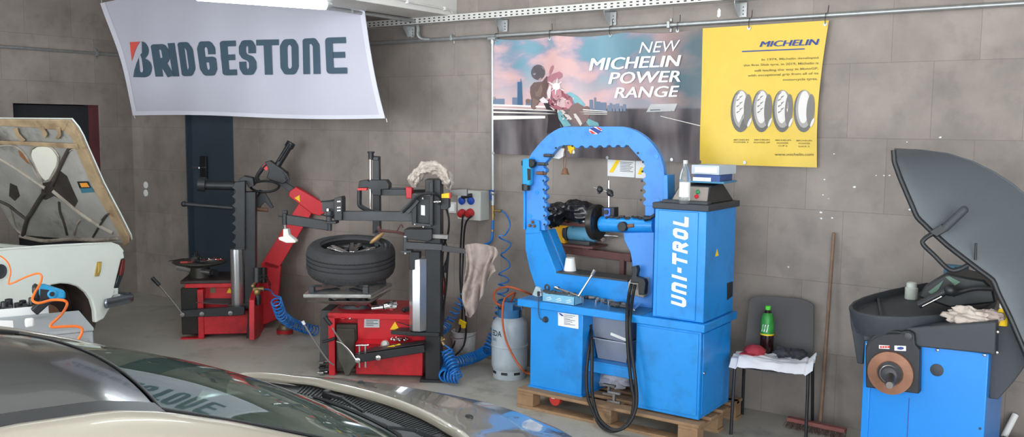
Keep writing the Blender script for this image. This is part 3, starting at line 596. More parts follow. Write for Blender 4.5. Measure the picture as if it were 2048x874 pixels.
for u, v, r in ((926, 425, .036), (942, 425, .04)):
    p = P(u, v, D-.13); build('red_socket', MB().lathe([(r, 0), (r, .03), (r*.8, .05), (0, .055)], (p.x, p.y, p.z), (0, -1, -.35), 20), mat('socket_red', rgb(165, 40, 42), .4), sb)
q = P(944, 391, D-.14); o = build('cable_plug', MB().cyl(q, q+V((-.09, -.03, -.012)), .02), m_cable); tag(o, 'black plug stuck into the top blue socket of the wall box', 'plug')
cb = MB(); cb.tube([P(926, 430, D-.19), P(924, 450, D-.17), P(921, 500, D-.1), P(920, 560, D-.1), P(924, 640, D-.1), P(905, 695, D-.12), P(893, 700, D-.25)], .0085)
tag(build('power_cable', cb, m_cable), 'black power cable hanging from the left red socket', 'cable'); cb = MB()
cb.tube([P(943, 432, D-.19), P(930, 452, D-.17), P(926, 520, D-.1), P(924, 580, D-.12), P(932, 640, D-.12), P(928, 690, D-.16), P(905, 715, D-.3)], .0085)
o = build('power_cable', cb, m_cable); tag(o, 'black power cable hanging from the right red socket with the yellow tag', 'cable')
tg = P(925, 646, D-.15); tg_o = build('cable_tag', MB().obox(tg, .075, .02, .045, Matrix.Rotation(.3, 3, 'Y')).obox(tg+V((.01, 0, -.03)), .04, .025, .03), m_yellow, bev=.004); tag(tg_o, 'yellow tag taped around the hanging black cables', 'tag')
# ---- air line
ap = thing('air_pipe', 'vertical pale air pipe with blue valve on the wall left of the motorcycle poster', 'pipe', P(985, 590, D-.05))
yq = D-.05
build('pipe', MB().cyl(P(985, 80, yq), P(986, 378, yq), .0125), mat('pale_zinc_pipe', rgb(190, 192, 192), .4, metal=.3), ap)
p = P(985, 82, yq); build('tee', MB().cyl(p+V((0, 0, -.03)), p+V((0, 0, .03)), .02).cyl(p+V((-.04, 0, .02)), p+V((.04, 0, .02)), .021), m_galv, ap)
p = P(986, 386, yq); build('valve', MB().cyl(P(986, 378, yq), P(986, 410, yq), .018).ball(p, .026), m_galv, ap)
build('valve_handle', MB().tr(W, [(978, 381), (983, 381), (983, 401), (979, 399)], yq-.02, .02).cyl(p+V((-.03, -.02, .02)), p+V((.03, -.02, .02)), .006), mat('valve_blue', rgb(30, 80, 150), .4), ap, bev=.002)
b = MB(); b.cyl(P(986, 410, yq), P(986, 440, yq), .012); b.cyl(P(986, 421, yq), P(999, 422, yq), .009); b.cyl(P(986, 414, yq), P(986, 419, yq), .017); b.cyl(P(986, 428, yq), P(986, 433, yq), .017); b.cyl(P(997, 422, yq), P(1003, 422, yq), .013); build('brass_fitting', b, m_brass, ap)
b = MB(); b.tube([P(986, 440, yq), P(985, 462, yq), P(984, 478, yq), P(978, 486, yq), P(966, 490, yq), P(940, 496, yq)], .011); build('hose_tail', b, m_hose, ap)
p = P(985, 461, yq); build('hose_ring', MB().cyl(p+V((0, 0, -.008)), p+V((0, 0, .008)), .015), m_brass, ap)
def coil(path, r, turns, tr=.0065, n0=14, rfun=None):
    """a coiled hose whose axis follows the given points"""
    pts = []; path = [V(p) for p in path]; seg = [(path[i+1]-path[i]).length for i in range(len(path)-1)]; T = sum(seg); n = int(turns*n0)
    e1 = None
    for k in range(n+1):
        s = k/n*T; i = 0
        while i < len(seg)-1 and s > seg[i]: s -= seg[i]; i += 1
        a = path[i]; b_ = path[i+1]; p = a.lerp(b_, min(1, s/seg[i])); d = (b_-a).normalized()
        if e1 is None: e1 = d.orthogonal().normalized()
        e1 = (e1-d*e1.dot(d)).normalized(); e2 = d.cross(e1); th = 2*pi*turns*k/n; rr = rfun(k/n)*r if rfun else r
        pts.append(p+(e1*cos(th)+e2*sin(th))*rr)
    return pts
yh = D-.14
hp = [P(1003, 422, yq), P(1013, 430, yq), P(1020, 450, yh), P(1010, 470, yh)]
ax = [P(1008, 470, yh), P(1013, 500, yh), P(1009, 535, yh), P(1006, 580, yh), P(1002, 620, yh), P(992, 660, D-.2), P(975, 700, D-.28), PZ(955, 712, .07), PZ(925, 722, .07), PZ(897, 728, .07)]
cc = coil(ax, .046, 46, rfun=lambda t: 1. if t > .1 else .5+5*t)
# looser turns high up, tight ones on the floor
def coilv(path, r, spacing_fn, n0=12):
    path = [V(p) for p in path]; pts = []; d_tot = 0; seg = [(path[i+1]-path[i]).length for i in range(len(path)-1)]; T = sum(seg); s = 0; th = 0; e1 = None
    while s < T:
        q = s; i = 0
        while i < len(seg)-1 and q > seg[i]: q -= seg[i]; i += 1
        a = path[i]; b_ = path[i+1]; d = (b_-a).normalized(); p = a.lerp(b_, min(1, q/seg[i]))
        if e1 is None: e1 = d.orthogonal().normalized()
        e1 = (e1-d*e1.dot(d)).normalized(); e2 = d.cross(e1); pts.append(p+(e1*cos(th)+e2*sin(th))*r(s/T) if callable(r) else p+(e1*cos(th)+e2*sin(th))*r)
        th += 2*pi/n0; s += spacing_fn(s/T)/n0
    return pts
cc = coilv(ax, .045, lambda t: .17 if t < .22 else (.085 if t < .36 else (.05 if t < .55 else .030)))
hs = MB(); hs.tube(hp+[cc[0]], .0065, 6); hs.tube(cc, .0065, 6, smooth=0); o = build('coiled_air_hose', hs, m_hose); tag(o, 'long blue coiled air hose falling from the brass fitting to the floor', 'hose')
# ============================================================ rim straightening machine on its pallet
TX0, TX1, TY0, TY1, TZ1 = -3.85, -2.36, 5.56, 6.14, .805
PT = .145
def plank_pallet():
    t = thing('pallet', 'worn wooden pallet carrying the big blue rim straightening machine', 'pallet', (-3.1, 5.95, 0))
    x0, x1, y0, y1 = -3.80, -2.35, 5.50, 6.27
    for y in (y0, y0+.2, y0+.4, y0+.6, y1-.11): build('deck_board', MB().box(x0, x1, y, y+.11, PT-.022, PT), m_wood, t, bev=.003)
    for x in (x0, (x0+x1)/2-.07, x1-.15):
        build('cross_board', MB().box(x, x+.14, y0, y1, PT-.044, PT-.0225), m_wood, t, bev=.002)
        for y in (y0, (y0+y1)/2-.05, y1-.1): build('block', MB().box(x, x+.14, y, y+.1, .0225, PT-.0445), m_wood, t, bev=.003)
    for y in (y0, (y0+y1)/2-.05, y1-.1): build('bottom_board', MB().box(x0, x1, y, y+.1, 0, .022), m_wood, t, bev=.002)
    return t
plank_pallet()
ut = thing('rim_straightener', 'tall bright blue rim straightening machine with arched toothed frame and white lettered tower', 'workshop machine', (-3.1, 5.9, PT))
a0 = PT+.001
m_bd = mat('blue_enamel_top', rgb(44, 108, 160), .5, var=.15, vscale=8, dirt=rgb(50, 55, 65), damt=.7, dscale=5)
build('left_pedestal', MB().box(-3.745, -3.295, 5.585, 6.1, a0+.01, TZ1-.055), m_blue, ut, bev=.004)
build('base_flange', MB().box(-3.755, -3.285, 5.575, 6.11, a0, a0+.012), m_blue, ut)
build('right_cabinet', MB().box(-2.86, -2.385, 5.57, 6.09, a0+.01, TZ1-.055), m_blue, ut, bev=.004)
mb = MB(); mb.box(-2.852, -2.40, 5.562, 5.5705, a0+.035, TZ1-.07); build('cabinet_door', mb, m_blue, ut, bev=.003)
mb = MB(); mb.box(-2.3845, -2.377, 5.60, 6.06, a0+.04, TZ1-.07); sd = build('side_door', mb, m_blue, ut, bev=.003)
p = PX(1407, 746, -2.377); build('door_lock', MB().cyl(p, p+V((.01, 0, 0)), .009), m_chrome, sd)
build('table_top', MB().box(TX0, TX1, TY0, TY1, TZ1-.055, TZ1-.002), m_blue, ut, bev=.005)
build('table_mat', MB().box(TX0+.02, -2.83, TY0+.02, TY1-.02, TZ1-.002, TZ1), m_bd, ut)
sz = P(1184, 722, 5.66).z; sz2 = P(1184, 744, 5.66).z
build('shelf', MB().box(-3.295, -2.86, 5.66, 6.09, sz-.012, sz).box(-3.295, -2.86, 5.66, 5.675, sz2, sz), m_blue, ut, bev=.003)
build('back_panel', MB().box(-3.295, -2.86, 6.09, 6.10, PT+.3, TZ1-.055), mat('deep_blue_panel', rgb(30, 90, 160), .5), ut)
# tower
TWX0 = P(1308, 500, 5.6).x; TT = 1.545
build('tower', MB().box(TWX0, -2.385, 5.60, 6.11, TZ1, TT), m_blue, ut, bev=.005)
build('tower_door', MB().box(TWX0+.03, -2.44, 5.592, 5.601, TZ1+.01, TT-.01), m_blue, ut, bev=.003)
tt = build('tower_cap', MB().box(TWX0-.012, -2.365, 5.58, 6.13, TT, TT+.042), m_dgrey, ut, bev=.006)
# side sticker and vent
q = [PX(u, v, -2.384) for u, v in ((1434, 498), (1430.5, 513), (1437, 511))]; build('warning_sticker', MB().prism(q, (.002, 0, 0)), m_yellow, ut)
q = [PX(u, v, -2.384) for u, v in ((1454, 566), (1465, 563), (1464, 592), (1454, 600))]; build('side_vent', MB().prism(q, (.004, 0, 0)), m_black, ut)
# UNI-TROL lettering read bottom to top
lt = MB(); A = P(1342, 616, 5.5905); B = P(1374, 433, 5.5905)
lx0, lx1 = A.x, P(1375, 520, 5.59).x; lz0, lz1 = P(1358, 616, 5.59).z, P(1362, 433, 5.59).z
n = 8; H = lz1-lz0; xx = 0; word = 'UNI-TROL'; ww = {'I': .55, '-': .5}; tot = sum(ww.get(c, 1) for c in word)+.14*7
pos = 0
for c in word:
    w = ww.get(c, 1)/tot
    # map (s along the word, t across letters) to x,z ; letters rotated 90 degrees, slight slant
    fm = lambda s, t: V((lx1-(lx1-lx0)*t+.02*(0), 5.5905, lz0+H*s+.018*t))
    stroke(lt, c, fm, pos, 0, w, 1, (.034, .27)); pos += w+.14/tot
build('lettering', lt, m_pwhite, ut)
# ---- the lower swan neck frame
YL = 5.88
lowpts = [(1072, 578), (1059, 540), (1050.5, 500), (1050, 461), (1081, 462), (1112.7, 545), (1255.5, 562.5), (1262, 612)]
build('lower_frame', MB().tr(W, lowpts, YL, .10), m_blue, ut, bev=.006)
fl = MB(); a1 = P(1081, 462, YL); a2 = P(1112.7, 545, YL); a3 = P(1256, 562.5, YL)
fl.prism([a1+V((0, .1, 0)), a2+V((0, .1, 0)), a2+V((.012, .1, .01)), a1+V((.012, .1, 0))], (0, .1, 0)); build('frame_flange', fl, m_blue, ut, bev=.003)
build('beam_top', MB().prism([a2+V((.0, -.005, -.004)), a3+V((0, -.005, -.004)), a3+V((0, -.005, .008)), a2+V((0, -.005, .008))], (0, .2, 0)), m_charc, ut, bev=.002)
build('beam_rear', MB().box(a2.x, a3.x, 6.06, 6.08, TZ1, a2.z-.006), m_blue, ut)
rp = [(1246, 465), (1248, 480.5), (1260, 504), (1263.6, 523), (1266, 545), (1262, 612), (1304, 628), (1308, 465)]
build('right_frame', MB().tr(W, rp, 5.86, .10), m_blue2, ut, bev=.006)
# ---- the toothed arch
YU = 5.90
def teeth(a, b, n, amp, side):
    out = []; a = V(a); b = V(b); d = (b-a)/n; nv = V((-d.y, d.x)).normalized()*amp*side
    for i in range(n):
        out += [tuple(a+d*(i+.12)), tuple(a+d*(i+.35)+nv), tuple(a+d*(i+.65)+nv), tuple(a+d*(i+.88))]
    return out
outer = [(1047.5, 459), (1047.5, 380), (1050, 345), (1056, 320), (1063, 306), (1072, 295), (1082, 283), (1094, 271.5), (1107, 262), (1119, 256), (1131, 253.3), (1240, 253), (1254, 255), (1267, 259.5), (1279, 266), (1291, 274.5), (1303, 286), (1313, 299), (1321, 313), (1326, 330), (1328.5, 350), (1328, 401), (1327, 462), (1291, 462)]
inner = [(1291, 432)]+teeth((1291, 414), (1291, 352), 4, 5, -1)+teeth((1291, 350), (1290, 330), 1, 5, -1)+[(1283, 321), (1256, 291)]+teeth((1254, 290), (1145, 292), 6, 4.5, -1)+[(1138, 290), (1118, 293), (1088, 328)]+teeth((1086, 332), (1089, 455), 7, 5, -1)
inner += [(1090, 461)]
arch = build('arch_frame', MB().tr(W, outer+inner, YU, .05), m_blue2, ut, bev=.003)
hl = MB()
def hole(u, v, r): p = P(u, v, YU); hl.lathe([(r, 0), (r, .002)], p, (0, -1, 0), 12)
for i in range(7): hole(1086.5+i*.4, 344+i*17.5, .0085)
for i in range(6): hole(1164+i*18.4, 294-i*.25, .0085)
for u, v in ((1282, 400), (1283, 381), (1284, 362), (1285, 343), (1286, 324), (1276, 306), (1112, 296), (1128, 292), (1145, 292)): hole(u, v, .0085)
lab(build('pin_hole', hl, m_black, ut), 'dark pin holes following the teeth')
rg = MB()
for u, v in ((1066, 317), (1332-19, 313), (1316, 401), (1074, 385), (1060, 432)):
    p = P(u, v, YU); rg.lathe([(.018, 0), (.018, .004), (.013, .004)], p, (0, -1, 0), 18)
build('ring_boss', rg, m_blue, ut)
for u, v in ((1096, 311), (1084, 328), (1081, 346.5)):
    p = P(u, v, YU-.02); q = p+V((.03, 0, 0)); b = MB(); b.cyl(p-V((.035, 0, 0)), p+V((.03, 0, 0)), .013); b.cyl(p+V((.03, 0, 0)), p+V((.055, 0, 0)), .008); build('clamp_pin', b, m_brown if v > 340 else m_charc, ut, bev=.002)
build('pivot_bracket', MB().tr(W, [(1050, 468), (1055, 444), (1060, 439), (1078, 442), (1079, 466)], YU-.025, .02), m_blue, ut, bev=.003)
b = MB()
for u, v in ((1066, 444), (1060, 451), (1069, 452)): p = P(u, v, YU-.03); b.lathe([(.012, 0), (.012, .014), (.008, .02)], p, (0, -1, 0), 12)
build('bolt', b, m_brown, ut)
build('arch_gusset', MB().tr(W, [(1327, 350), (1335, 350), (1336, 401), (1336, 412), (1327, 412)], YU, .12), m_blue, ut, bev=.004)
build('left_rail', MB().tr(W, [(1046, 382), (1050, 382), (1050, 459), (1046, 459)], YU-.02, .09), m_blue, ut, bev=.003)
build('maker_badge', MB().prism([P(1191+11*cos(t)*1.15, 261+7.5*sin(t), YU-.001) for t in [2*pi*k/20 for k in range(20)]], (0, -.0015, 0)), m_pwhite, ut)
b = MB(); b.prism([P(u, v, YU-.003) for u, v in ((1179, 257), (1187, 254), (1204, 263), (1196, 268))], (0, -.001, 0)); build('badge_stripe', b, m_printb, ut)
b = MB(); b.prism([P(u, v, YU-.003) for u, v in ((1192, 254), (1197, 254.5), (1204, 259), (1201, 261))], (0, -.001, 0)); b.prism([P(u, v, YU-.003) for u, v in ((1178, 262), (1182, 261), (1192, 267), (1185, 268))], (0, -.001, 0)); build('badge_stripe', b, m_pred, ut)
# spindle and flange
ys = YL+.03; s0 = P(1202, 448, ys); s1 = P(1310, 451, ys); rr = 15.5/1837*(s0-CAM).dot(FW)
build('spindle_housing', MB().lathe([(rr*.86, -.004), (rr, .006), (rr, (s1-s0).length)], s0, s1-s0, 28), m_blue, ut)
fo = P(1194, 444, ys); axd = (s1-s0).normalized(); fr_ = 36/1837*(fo-CAM).dot(FW)
fd = MB(); fd.lathe([(.03, -.03), (fr_*.96, -.03), (fr_, -.025), (fr_, .012), (fr_*.97, .018), (.06, .018)], fo, axd, 40); fg = build('flange_disc', fd, mat('oiled_steel_flange', rgb(52, 50, 48), .35, metal=.6, var=.3, vscale=15), ut)
fh = MB()
for k in range(10): a = 2*pi*k/10; c = fo+axd*.019+V((0, 1, 0))*.1*cos(a)+V((0, 0, 1))*.1*sin(a); fh.lathe([(.012, 0), (.012, .002)], c, axd, 10)
for k in range(10): a = 2*pi*k/10; c = fo-axd*.0315+V((0, 1, 0))*.1*cos(a)+V((0, 0, 1))*.1*sin(a); fh.lathe([(.012, 0), (.012, -.002)], c, axd, 10)
build('stud_hole', fh, m_black, fg)
b = MB(); b.cyl(fo-axd*.12, fo-axd*.03, .009); b.cyl(fo-axd*.05, fo-axd*.03, .025); build('centre_shaft', b, m_chrome, ut)
k0 = P(1247, 453, ys-rr); b = MB(); b.cyl(k0+V((0, .02, 0)), k0+V((0, -.03, 0)), .036, n=24); build('clamp_knob', b, m_black, ut, bev=.004)
b = MB(); b.cyl(P(1256, 452, ys-rr), P(1268, 451, ys-rr), .014); build('knob_screw', b, m_brown, ut)
b = MB(); random.seed(3)
for i in range(16): u = 1215+i*5.4+random.uniform(-2, 2); p = P(u, 436+random.uniform(-3, 1), ys-.03); b.ball(p, (random.uniform(.008, .02), .02, random.uniform(.005, .012)), 8, 6, nz=.3, seed=i)
tag(build('metal_swarf', b, mat('dark_swarf', rgb(62, 58, 60), .7, var=.3, vscale=40)), 'dark greasy swarf lying along the top of the blue spindle housing', 'swarf', kind='stuff')
b = MB(); b.cyl(P(1291, 432, YL-.01), P(1308, 437, YL-.01), .03); build('lock_lever', MB().cyl(P(1290, 437, YL-.02), P(1303, 436, YL-.02), .022, .013).cyl(P(1300, 436, YL-.02), P(1310, 430, YL-.02), .012), m_black, ut)
build('lock_block', MB().tr(W, [(1290, 412), (1308, 412), (1308, 436), (1290, 436)], YL, .06), m_blue2, ut, bev=.003)
# switch box on the lower frame
yb = 5.80
build('switch_box', MB().tr(W, [(1256, 565), (1262, 557), (1290, 556), (1292, 563), (1291, 590), (1286, 596), (1262, 590), (1255, 585)], yb, .07), mat('dirty_cream_plastic', rgb(176, 170, 158), .6, var=.1, dirt=rgb(60, 56, 54), damt=.9, dscale=12), ut, bev=.006)
build('lever_boot', MB().tr(W, [(1262, 534), (1272, 531), (1275, 540), (1272, 553), (1288, 558), (1291, 566), (1289, 590), (1277, 590), (1276, 566), (1260, 566), (1262, 553), (1265, 545)], yb-.03, .05), m_black, ut, bev=.006)
kb = MB()
kb.tube([P(1263, 568, yb-.04), P(1258, 590, yb-.06), P(1254, 630, 5.53), P(1256, 700, 5.50), P(1263, 770, 5.49), P(1268, 800, 5.47), P(1262, 835, 5.44), P(1245, 856, 5.40), P(1222, 862, 5.38), P(1200, 850, 5.40), P(1185, 820, 5.43), P(1175, 790, 5.50), P(1173, 745, 5.55), P(1178, 700, 5.60), P(1183, 670, 5.7), P(1180, 648, 5.75)], .0125, 8)
tag(build('power_cable', kb, m_cable), 'black cable loop before the blue machine, outer one hanging lowest', 'cable'); kb = MB()
kb.tube([P(1270, 570, yb-.05), P(1266, 590, yb-.07), P(1260, 640, 5.52), P(1263, 700, 5.49), P(1272, 770, 5.47), P(1272, 815, 5.45), P(1255, 850, 5.40), P(1228, 860, 5.36), P(1202, 842, 5.40), P(1190, 815, 5.44), P(1184, 780, 5.52), P(1184, 740, 5.55), P(1184, 690, 5.6), P(1180, 655, 5.72)], .0125, 8)
tag(build('power_cable', kb, m_cable), 'black cable loop before the blue machine, inner one reaching the tower side', 'cable')
# pedestal details: data label, plug on a thin lead, slot
yp = 5.584
build('data_label', MB().prism([P(u, v, yp) for u, v in ((1116, 624.5), (1157, 630), (1157, 658), (1116.5, 651))], (0, -.0015, 0)), m_paper, ut)
b = MB()
for k in range(7): b.prism([P(u, v, yp-.003) for u, v in ((1128, 629.5+k*3), (1150-k % 3*5, 632+k*3), (1150-k % 3*5, 632.8+k*3), (1128, 630.3+k*3))], (0, -.001, 0))
build('label_print', b, m_print, ut)
build('label_mark', MB().prism([P(u, v, yp-.003) for u, v in ((1117, 626), (1121, 626.5), (1128, 632), (1123, 632))], (0, -.001, 0)), m_printb, ut)
build('cable_slot', MB().prism([PX(u, v, -3.2945) for u, v in ((1179, 650), (1184, 648), (1185, 685), (1180, 690))], (.002, 0, 0)), m_black, ut)
b = MB(); b.tube([P(1077, 590, 5.60), P(1077, 606, 5.545), P(1077, 625, 5.575), P(1080, 637, 5.575), P(1089, 641, 5.57)], .0028, 6); build('thin_lead', b, m_charc, ut)
b = MB(); p = P(1091.5, 639, 5.583); b.lathe([(.0, -.03), (.012, -.03), (.022, -.008), (.024, 0)], p, (0, 1, 0), 18); build('rubber_plug', b, m_charc, ut)
b = MB(); p = P(1077, 583, 5.62); b.cyl(p, P(1077, 592, 5.61), .01); build('lead_grip', b, m_black, ut)
# ---- things on the table
def boxth(name, lbl, cat, x0, x1, y0, y1, z0, z1, m, group=None, deg=0):
    c = V(((x0+x1)/2, (y0+y1)/2, (z0+z1)/2)); o = build(name, MB().obox(c, x1-x0, y1-y0, z1-z0, Matrix.Rotation(radians(deg), 3, 'Z')), m, bev=.003); return tag(o, lbl, cat, group)
z = TZ1
c0 = PZ(1086, 602, z); c1_ = PZ(1150, 611, z)
wbx = thing('open_box', 'pale blue cardboard box full of wrenches at the front of the machine table', 'box', (c0.x+.13, c0.y+.06, z))
w_ = MB(); x0, x1, y0, y1, hh = c0.x, c1_.x, (c0.y+c1_.y)/2-.01, (c0.y+c1_.y)/2+.10, .062
w_.box(x0, x1, y0, y0+.003, z, z+hh); w_.box(x0, x1, y1-.003, y1, z, z+hh); w_.box(x0, x0+.003, y0, y1, z, z+hh); w_.box(x1-.003, x1, y0, y1, z, z+hh); w_.box(x0, x1, y0, y1, z, z+.003)
build('box_tray', w_, mat('pale_blue_card', rgb(118, 176, 206), .8, var=.08), wbx)
b = MB()
for i in range(3):
    cx = x0+.045+i*.085
    for k in range(2): b.add([(cx+a*.03+k*.006, y0-.001, z+.03+s*.012-k*.012) for a, s in ((-.6, -.4), (.9, 1.0), (1, .6), (-.2, -.3))], [[0, 1, 2, 3]])
build('printed_marks', b, m_pwhite, wbx)
def spanner(c, L, ang, m, tilt=0, ring=True):
    mb = MB(); d = V((cos(ang)*cos(tilt), sin(ang)*cos(tilt), sin(tilt))); a = V(c)-d*L/2; b_ = V(c)+d*L/2; mb.bar(a, b_, .012, .006)
    n = V((0, 0, 1))-d*d.z; n.normalize(); mb.lathe([(.008, -.005), (.017, -.005), (.017, .005), (.008, .005), (.008, -.005)], b_, n, 14, cap=False)
    s = d.cross(n); mb.bar(a, a-d*.02+s*.012, .009, .007); mb.bar(a, a-d*.02-s*.012, .009, .007); return mb
random.seed(11)
for i in range(7):
    o = build('wrench', spanner((x0+.06+i*.024, y0+.05+random.uniform(-.02, .02), z+.065+.006*(i % 3)), .17, random.uniform(-.5, .5)+(pi if i % 2 else 0), m_charc if i % 3 else m_grey, random.uniform(-.12, .12)), m_charc if i % 3 else m_grey)
    tag(o, 'steel wrench lying among others in the pale blue open box', 'wrench', 'wrenches in the pale blue box')
b = MB(); b.tube([P(1094, 575, 5.70)+V((.018*cos(t), 0, .02*sin(t)))for t in [2*pi*k/14 for k in range(14)]], .007, 8, smooth=1, closed=True); tag(build('ring_clamp', b, m_charc), 'black ring clamp standing at the left end of the blue wrench box', 'clamp')
# wheel brace
br_ = MB(); e0 = P(1111, 575, 5.66); e1_ = P(1157, 592, 5.62); e2_ = P(1188, 543, 5.70); br_.tube([e0, e1_], .009, 8, 0); br_.tube([e1_, e2_], .008, 8, 0); br_.cyl(e2_-(e2_-e1_).normalized()*.03, e2_+(e2_-e1_).normalized()*.012, .013, n=6); br_.cyl(e0, e0+(e1_-e0).normalized()*.03, .014, n=12)
tag(build('wheel_brace', br_, m_chrome), 'bent silver wheel brace sticking up from the blue wrench box', 'wrench')
b = MB(); p = PZ(1159, 594, z+.0); b.ball(p+V((.015, .06, .03)), (.04, .035, .032), 14, 10, nz=.25, seed=4); tag(build('crumpled_wrap', b, mat('cloudy_plastic', rgb(178, 178, 190), .4, var=.15)), 'crumpled cloudy plastic wrap at the right end of the wrench box', 'wrap')
b = MB(); p = P(1068, 580, 5.72); b.prism([P(u, v, 5.72) for u, v in ((1064, 590), (1071, 573), (1080, 577), (1084, 592), (1075, 595))], (0, .03, 0)); tag(build('folded_bag', b, mat('clear_bag', rgb(176, 196, 200), .35, var=.15), bev=.004), 'small folded clear bag at the left corner of the machine table', 'bag')
random.seed(5)
for i in range(22):
    u = 1165+i*4.3+random.uniform(-1, 1); v = 592+(u-1165)*.155+random.uniform(-3, 5)
    if u > 1262: continue
    p = PZ(u, v+6, z); r = random.uniform(.009, .015); a = random.uniform(0, pi); d = V((cos(a), sin(a), 0))*random.uniform(.012, .025)
    if i % 3 == 0: mb = MB().cyl(p+V((0, 0, 0)), p+V((0, 0, .025)), r, n=12)
    else: mb = MB().cyl(p-d+V((0, 0, r)), p+d+V((0, 0, r)), r, n=12).cyl(p+d+V((0, 0, r)), p+d*1.5+V((0, 0, r)), r*.6, n=8)
    tag(build('socket_bit', mb, (m_chrome, m_grey, m_charc)[i % 3]), ('upright steel', 'bright lying steel', 'dark steel')[i % 3 if i % 3 == 0 else (1 if i % 3 == 1 else 2)]+' socket bit loose on the machine table', 'socket', ('upright', 'bright lying', 'dark')[i % 3]+' socket bits on the machine table')
p = PZ(1228, 615, z); b = MB(); b.ball(p+V((0, .02, .018)), (.045, .03, .02), 14, 8, nz=.2, seed=2); b.cyl(p+V((.03, .02, .015)), p+V((.1, .02, .012)), .012); tag(build('drill_chuck', b, m_charc), 'dark greasy chuck lying at the middle of the machine table', 'chuck')
p = PZ(1270, 622, z); b = MB(); b.cyl(p+V((-.0, -.03, .012)), PZ(1292, 604, z)+V((0, 0, .02)), .009); b.bar(p+V((-.03, -.03, .008)), p+V((.01, -.02, .008)), .02, .012)
tag(build('ratchet', b, m_chrome, bev=.002), 'silver ratchet lying before the tower foot', 'wrench')
p = PZ(1293, 612, z); b = MB(); b.cyl(p+V((0, 0, .026)), p+V((.05, .06, .026)), .026, n=20); b.cyl(p+V((-.02, -.024, .026)), p+V((0, 0, .026)), .018, n=16); tag(build('impact_socket', b, m_black), 'large black impact socket lying against the tower foot', 'socket')
# red bottle
def rbottle():
    p = PZ(1392, 640, z); s = 38.5/1837*(p-CAM).dot(FW)/39
    t = thing('glue_bottle', 'dark red bottle with white nozzle and label standing before the tower', 'bottle', p+V((0, .035, 0)))
    c = p+V((0, .035, 0)); h = .052*5.1/5.1
    b = MB().lathe([(.029, 0), (.031, .004), (.031, .09), (.028, .1), (.014, .112), (.014, .122)], c, n=22); build('bottle_body', b, mat('dark_red_plastic', rgb(130, 20, 40), .3), t)
    build('label', MB().lathe([(.0318, .015), (.0318, .075)], c, n=22, cap=False), m_paper, t); build('nozzle', MB().lathe([(.013, .12), (.012, .133), (.006, .165), (.004, .17)], c, n=16), mat('pale_grey_nozzle', rgb(210, 205, 205), .4), t)
rbottle()
# white cup, garbage bag, bench grinder things behind
p = P(1140, 541, 5.985); t = tag(build('paper_cup', MB().lathe([(.05, 0), (.048, .004), (.034, .095), (.036, .098), (.033, .098)], V((p.x, p.y, a2.z+.0085)), n=26), m_white), 'upturned white cup on the beam of the blue machine', 'cup')
def crumple(c, r, seed, m, name, n=40, amp=.35, f=2.4, flat=None):
    mb = MB(); vs = []; c = V(c); nn, mm = n, n//2
    for j in range(mm+1):
        th = pi*j/mm
        for i in range(nn):
            a = 2*pi*i/nn; d = V((sin(th)*cos(a), sin(th)*sin(a), cos(th)))
            k = 1+amp*(noise.noise(d*f+V((seed*3.1, 0, 0)))+.6*abs(noise.noise(d*f*2.3+V((0, seed, 0))))+.3*noise.noise(d*f*5))
            p = c+V((d.x*r[0]*k, d.y*r[1]*k, d.z*r[2]*k))
            if flat is not None: p.z = max(p.z, flat)
            vs.append(p)
    fs = [[j*nn+i, (j+1)*nn+i, (j+1)*nn+(i+1) % nn, j*nn+(i+1) % nn] for j in range(mm) for i in range(nn)]
    mb.add(vs, fs); return build(name, mb, m, sharp=60)
m_bag = mat('black_bin_bag', rgb(22, 22, 26), .22, spec=.6)
# rack bench behind the machine that carries grinder and bag
bench = thing('wall_stand', 'rust brown iron stand along the wall behind the blue machine', 'stand', (-3.35, 6.33, 0))
bz = P(1200, 507, 6.33).z
b = MB(); b.bar(P(1122, 498, 6.33), P(1264, 516, 6.33), .05, .06); build('rail', b, m_rustred, bench, bev=.005)
b = MB(); b.box(P(1122, 498, 6.3).x, P(1195, 500, 6.3).x, 6.22, 6.46, bz+.045, bz+.062); build('shelf_plate', b, m_rustred, bench, bev=.003); b = MB(); b.bar(P(1175, 503, 6.33), P(1175, 494, 6.33), .06, .06); build('post', b, m_rustred, bench)
for x in (P(1130, 500, 6.35).x, P(1250, 500, 6.35).x): b = MB(); b.box(x-.02, x+.02, 6.3, 6.34, 0, bz-.02); build('leg', b, m_rustred, bench)
gz = bz+.062
gr = thing('bench_grinder', 'blue bench grinder with yellow guard on the iron stand behind the arch', 'grinder', (P(1160, 485, 6.33).x, 6.33, gz))
gc = P(1163, 474, 6.33)
gc = V((gc.x, 6.34, gz+.085)); ax_ = V((1, 0, 0))
b = MB(); b.cyl(gc-ax_*.11, gc+ax_*.13, .062, n=28); build('motor_body', b, mat('faded_blue_motor', rgb(96, 158, 190), .5, var=.1, dirt=rgb(40, 50, 60), damt=.9, dscale=14), gr, bev=.006)
b = MB(); b.obox(gc+V((0, 0, -.07)), .2, .12, .03); build('foot', b, m_charc, gr, bev=.004)
gp = [(1124, 452), (1128, 440), (1140, 440), (1133, 452), (1136, 462), (1127, 470), (1128, 485), (1131, 489), (1119, 490), (1110, 466), (1109, 452), (1117, 444)]
b = MB().tr(W, [(1122, 438), (1135, 442), (1136, 452), (1128, 458), (1126, 474), (1130, 489), (1117, 491), (1109, 470), (1109, 452), (1114, 444)], 6.28, .12); build('yellow_guard', b, mat('yellow_guard_paint', rgb(232, 172, 30), .5, var=.1), gr, bev=.006)
b = MB(); b.cyl(gc-ax_*.15, gc-ax_*.115, .072, n=28); build('grinding_wheel', b, m_charc, gr, bev=.005)
b = MB(); b.cyl(gc+ax_*.13, gc+ax_*.24, .02); b.cyl(gc+ax_*.15, gc+ax_*.19, .05, n=20); b.cyl(gc+ax_*.24, gc+ax_*.33, .008); build('spindle', b, m_chrome, gr)
